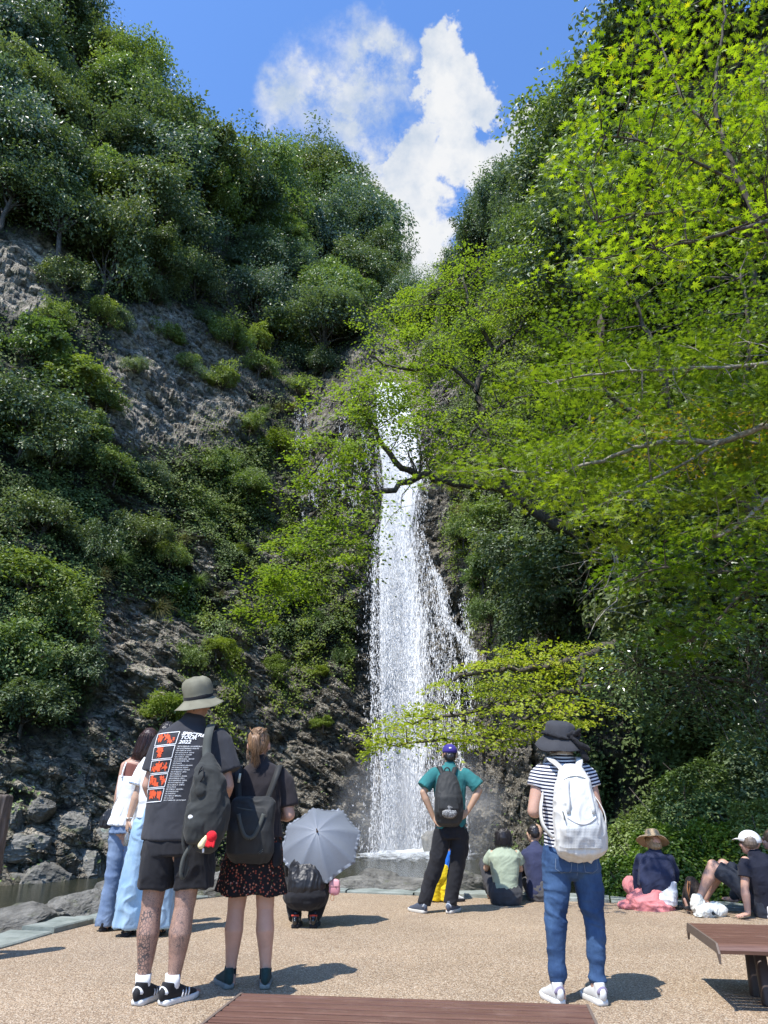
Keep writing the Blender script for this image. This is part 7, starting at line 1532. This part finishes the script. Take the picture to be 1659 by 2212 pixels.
# ------------------------------------------------------------------ benches
m_plank,nt,out=new_mat('brown composite plank'); co=obco(nt)
g=nt.noise(nt.map(co,(1.2,30,30)),3,6,.65); pk=nt.ramp(g,[(.35,(.105,.050,.036)),(.65,(.17,.088,.062))]); dust=nt.ramp(nt.noise(co,9,6,.7),[(.52,0),(.75,.35)]); pk=nt.mix(dust,pk,(.27,.17,.13))
bsdf(nt,out,pk,.48,.45,bump(nt,g,.35,.003))
m_capb,nt,out=new_mat('taupe end cap'); co=obco(nt); bsdf(nt,out,nt.mix(nt.noise(co,10,5),(.13,.095,.075),(.19,.145,.115)),.6,.4)
m_legb,nt,out=new_mat('dark brown leg'); co=obco(nt); bsdf(nt,out,nt.mix(nt.noise(co,8,5),(.045,.03,.023),(.075,.05,.04)),.55,.4)
def bench(loc, rz, L, W, H, label):
    root=empty('bench',(loc[0],loc[1],0),rz,label,'bench','brown slatted benches on the terrace')
    # cross-section of slats: flat middle, rounded drops front and back
    n=11; pr=[]; edge_r=.055
    def cs(t):   # t in 0..1 across width
        y=(t-.5)*W; d=max(0,abs(y)-(W/2-edge_r)); z=H-(edge_r-math.sqrt(max(edge_r**2-d*d,0)))*.95; return y,z
    for i in range(n):
        t0,t1=i/n+.006,(i+1)/n-.006; V=[];k=7
        for e_ in(-L/2,L/2):
            for j in range(k):
                y,z=cs(t0+(t1-t0)*j/(k-1)); V.append((e_,y,z-(.0025 if j in(0,k-1) else 0)))
            for j in range(k-1,-1,-1):
                y,z=cs(t0+(t1-t0)*j/(k-1)); V.append((e_,y*.985,z-.022))
        m=2*k; F=[(j,(j+1)%m,m+(j+1)%m,m+j) for j in range(m)]+[tuple(range(m-1,-1,-1)),tuple(range(m,2*m))]; pr.append((np.array(V),F))
    add(root,'seat',raw_mesh('seat',pr,False),m_plank)
    for s_ in(-1,1):
        V=[];k=23
        for x_ in(s_*L/2,s_*(L/2+.012)):
            for j in range(k): y,z=cs(j/(k-1)); V.append((x_,y*1.004,z+.002))
            for j in range(k-1,-1,-1): y,z=cs(j/(k-1)); V.append((x_,y*.97,z-.052))
        m=2*k; F=[(j,(j+1)%m,m+(j+1)%m,m+j) for j in range(m)]
        for o_ in(0,m):
            for j in range(k-1): F.append((o_+j,o_+j+1,o_+m-2-j,o_+m-1-j))
        add(root,'end_cap',raw_mesh('end_cap',[(np.array(V),F)],False),m_capb)
    for x_ in(-L/2+.30,L/2-.30):
        for y_ in(-.12,.12): add(root,'leg',raw_mesh('leg',[loft([(x_,y_*.75,H-.05),(x_,y_,.01),(x_,y_,.0)],[.032,.036,.036],[.036,.042,.042],sq=3.5,cap='flat')]),m_legb)
        add(root,'crossbar',raw_mesh('crossbar',[loft([(x_,-W/2+.12,H-.055),(x_,W/2-.12,H-.055)],.025,.022,X=(1,0,0),sq=5,cap='flat')]),m_legb)
    return root
a=R(-7.5); bench((.055,3.26),a,1.46,.90,.36,'brown slatted bench nearest the camera, cut by the bottom edge')
a=R(-9); ca,sa=math.cos(a),math.sin(a); L_=1.7; bench((2.02+ca*L_/2,5.33+sa*L_/2),a,L_,.84,.36,'brown slatted bench at the right edge of the terrace')
# ------------------------------------------------------------------ wooden-look fence at the left edge
m_wood,nt,out=new_mat('weathered log concrete'); co=obco(nt)
g=nt.noise(nt.map(co,(14,14,1.6)),2.4,7,.68,.5); bsdf(nt,out,nt.ramp(g,[(.3,(.045,.035,.028)),(.55,(.15,.12,.10)),(.75,(.26,.22,.185))]),.85,.25,bump(nt,g,.9,.02))
fn=empty('log_fence',(-3.13,6.45,0),0,'weathered log-style fence post with rail cut by the left edge','fence')
pr=loft([(0,0,-.3),(0,0,.6),(.0,0,1.16),(0,0,1.175)],[.098,.094,.090,.086],n=26,cap='flat'); m=folds(fuse('post',[pr],.008,1),.012,(22,22,1.5),3); add(fn,'post',m,m_wood)
add(fn,'rail',folds(fuse('rail',[loft([(-1.4,-.06,.97),(-.6,-.05,.98),(-.02,-.04,.985)],[.058,.055,.052],X=(0,1,0))],.008,1),.008,(3,22,22),4),m_wood)
add(fn,'rail',folds(fuse('rail',[loft([(-1.4,-.06,.47),(-.6,-.05,.48),(-.02,-.04,.485)],[.058,.055,.052],X=(0,1,0))],.008,1),.008,(3,22,22),5),m_wood)
fn2=empty('log_fence',(-4.35,4.9,0),0,'second log-style fence post outside the left edge of the picture','fence'); add(fn2,'post',m.copy(),m_wood)
# ------------------------------------------------------------------ things lying by the seated people
tb=empty('tote_bag',(3.42,8.75,0),R(10),'crumpled white canvas tote bag beside the white-capped man','bag')
m_can=cloth('cream canvas',(.66,.66,.60),.85,var=.06)
add(tb,'bag',folds(fuse('bag',[sph((.02,0,.05),(.17,.10,.065)),sph((-.10,.02,.11),(.06,.06,.09)),sph((.10,.0,.06),(.10,.09,.06)),sph((-.08,-.04,.05),(.08,.08,.06))],.007,2),.030,(11,11,9),81),m_can)
add(tb,'handle',raw_mesh('handle',[ribbon(curve([(-.10,-.06,.03),(-.16,-.09,.012),(-.20,-.07,.02),(-.19,-.04,.035),(-.12,-.04,.04)]),.018,(0,0,1),.004)]),m_can)
for i_,x_ in enumerate((.0,.115)):
    sr=empty('white_shoe',(3.97+x_,8.50,0),R(4),('left' if i_==0 else 'right')+'-hand white sneaker of the pair beside the leaning man','shoe','pair of white sneakers'); shoe(sr,(0,0),(.1,1),m_white,m_sole_w,1.0)
fu=empty('folded_umbrella',(3.36,8.72,.035),0,'black folded umbrella lying on the paving beside the pink skirt','umbrella')
add(fu,'canopy',folds(fuse('canopy',[loft([(-.10,.22,.02),(-.05,.13,.02),(.03,-.02,.02),(.07,-.10,.0)],[.014,.036,.042,.010],[.014,.03,.032,.01])],.004,1),.008,(30,8,30),5),m_bk2); add(fu,'tip',raw_mesh('tip',[seg((.07,-.10,.0),(.09,-.14,-.01),.006,.004)]),m_strap); add(fu,'handle',raw_mesh('handle',[seg((-.10,.22,.02),(-.14,.30,.02),.012,.012)]),m_blk)
hb=empty('brown_shoulder_bag',(3.46,9.22,0),R(-10),'dark brown shoulder bag with tan straps standing right of the straw-hatted woman','bag')
m_dbr=cloth('dark brown leather',(.05,.035,.026),.55); add(hb,'bag',folds(fuse('bag',[loft([(0,0,.02),(0,0,.10),(.0,.0,.22),(-.01,0,.30)],[.12,.13,.10,.05],[.08,.08,.06,.03],sq=2.8)],.007,2),.012,(9,9,6),91),m_dbr); add(hb,'strap',raw_mesh('strap',[ribbon(curve([(-.05,-.05,.29),(-.075,-.09,.2),(-.06,-.10,.10),(-.055,-.10,.06)]),.012,(0,-1,0),.004),ribbon(curve([(-.03,-.05,.29),(-.045,-.09,.24),(-.075,-.1,.14)]),.010,(0,-1,0),.004)]),m_tan)
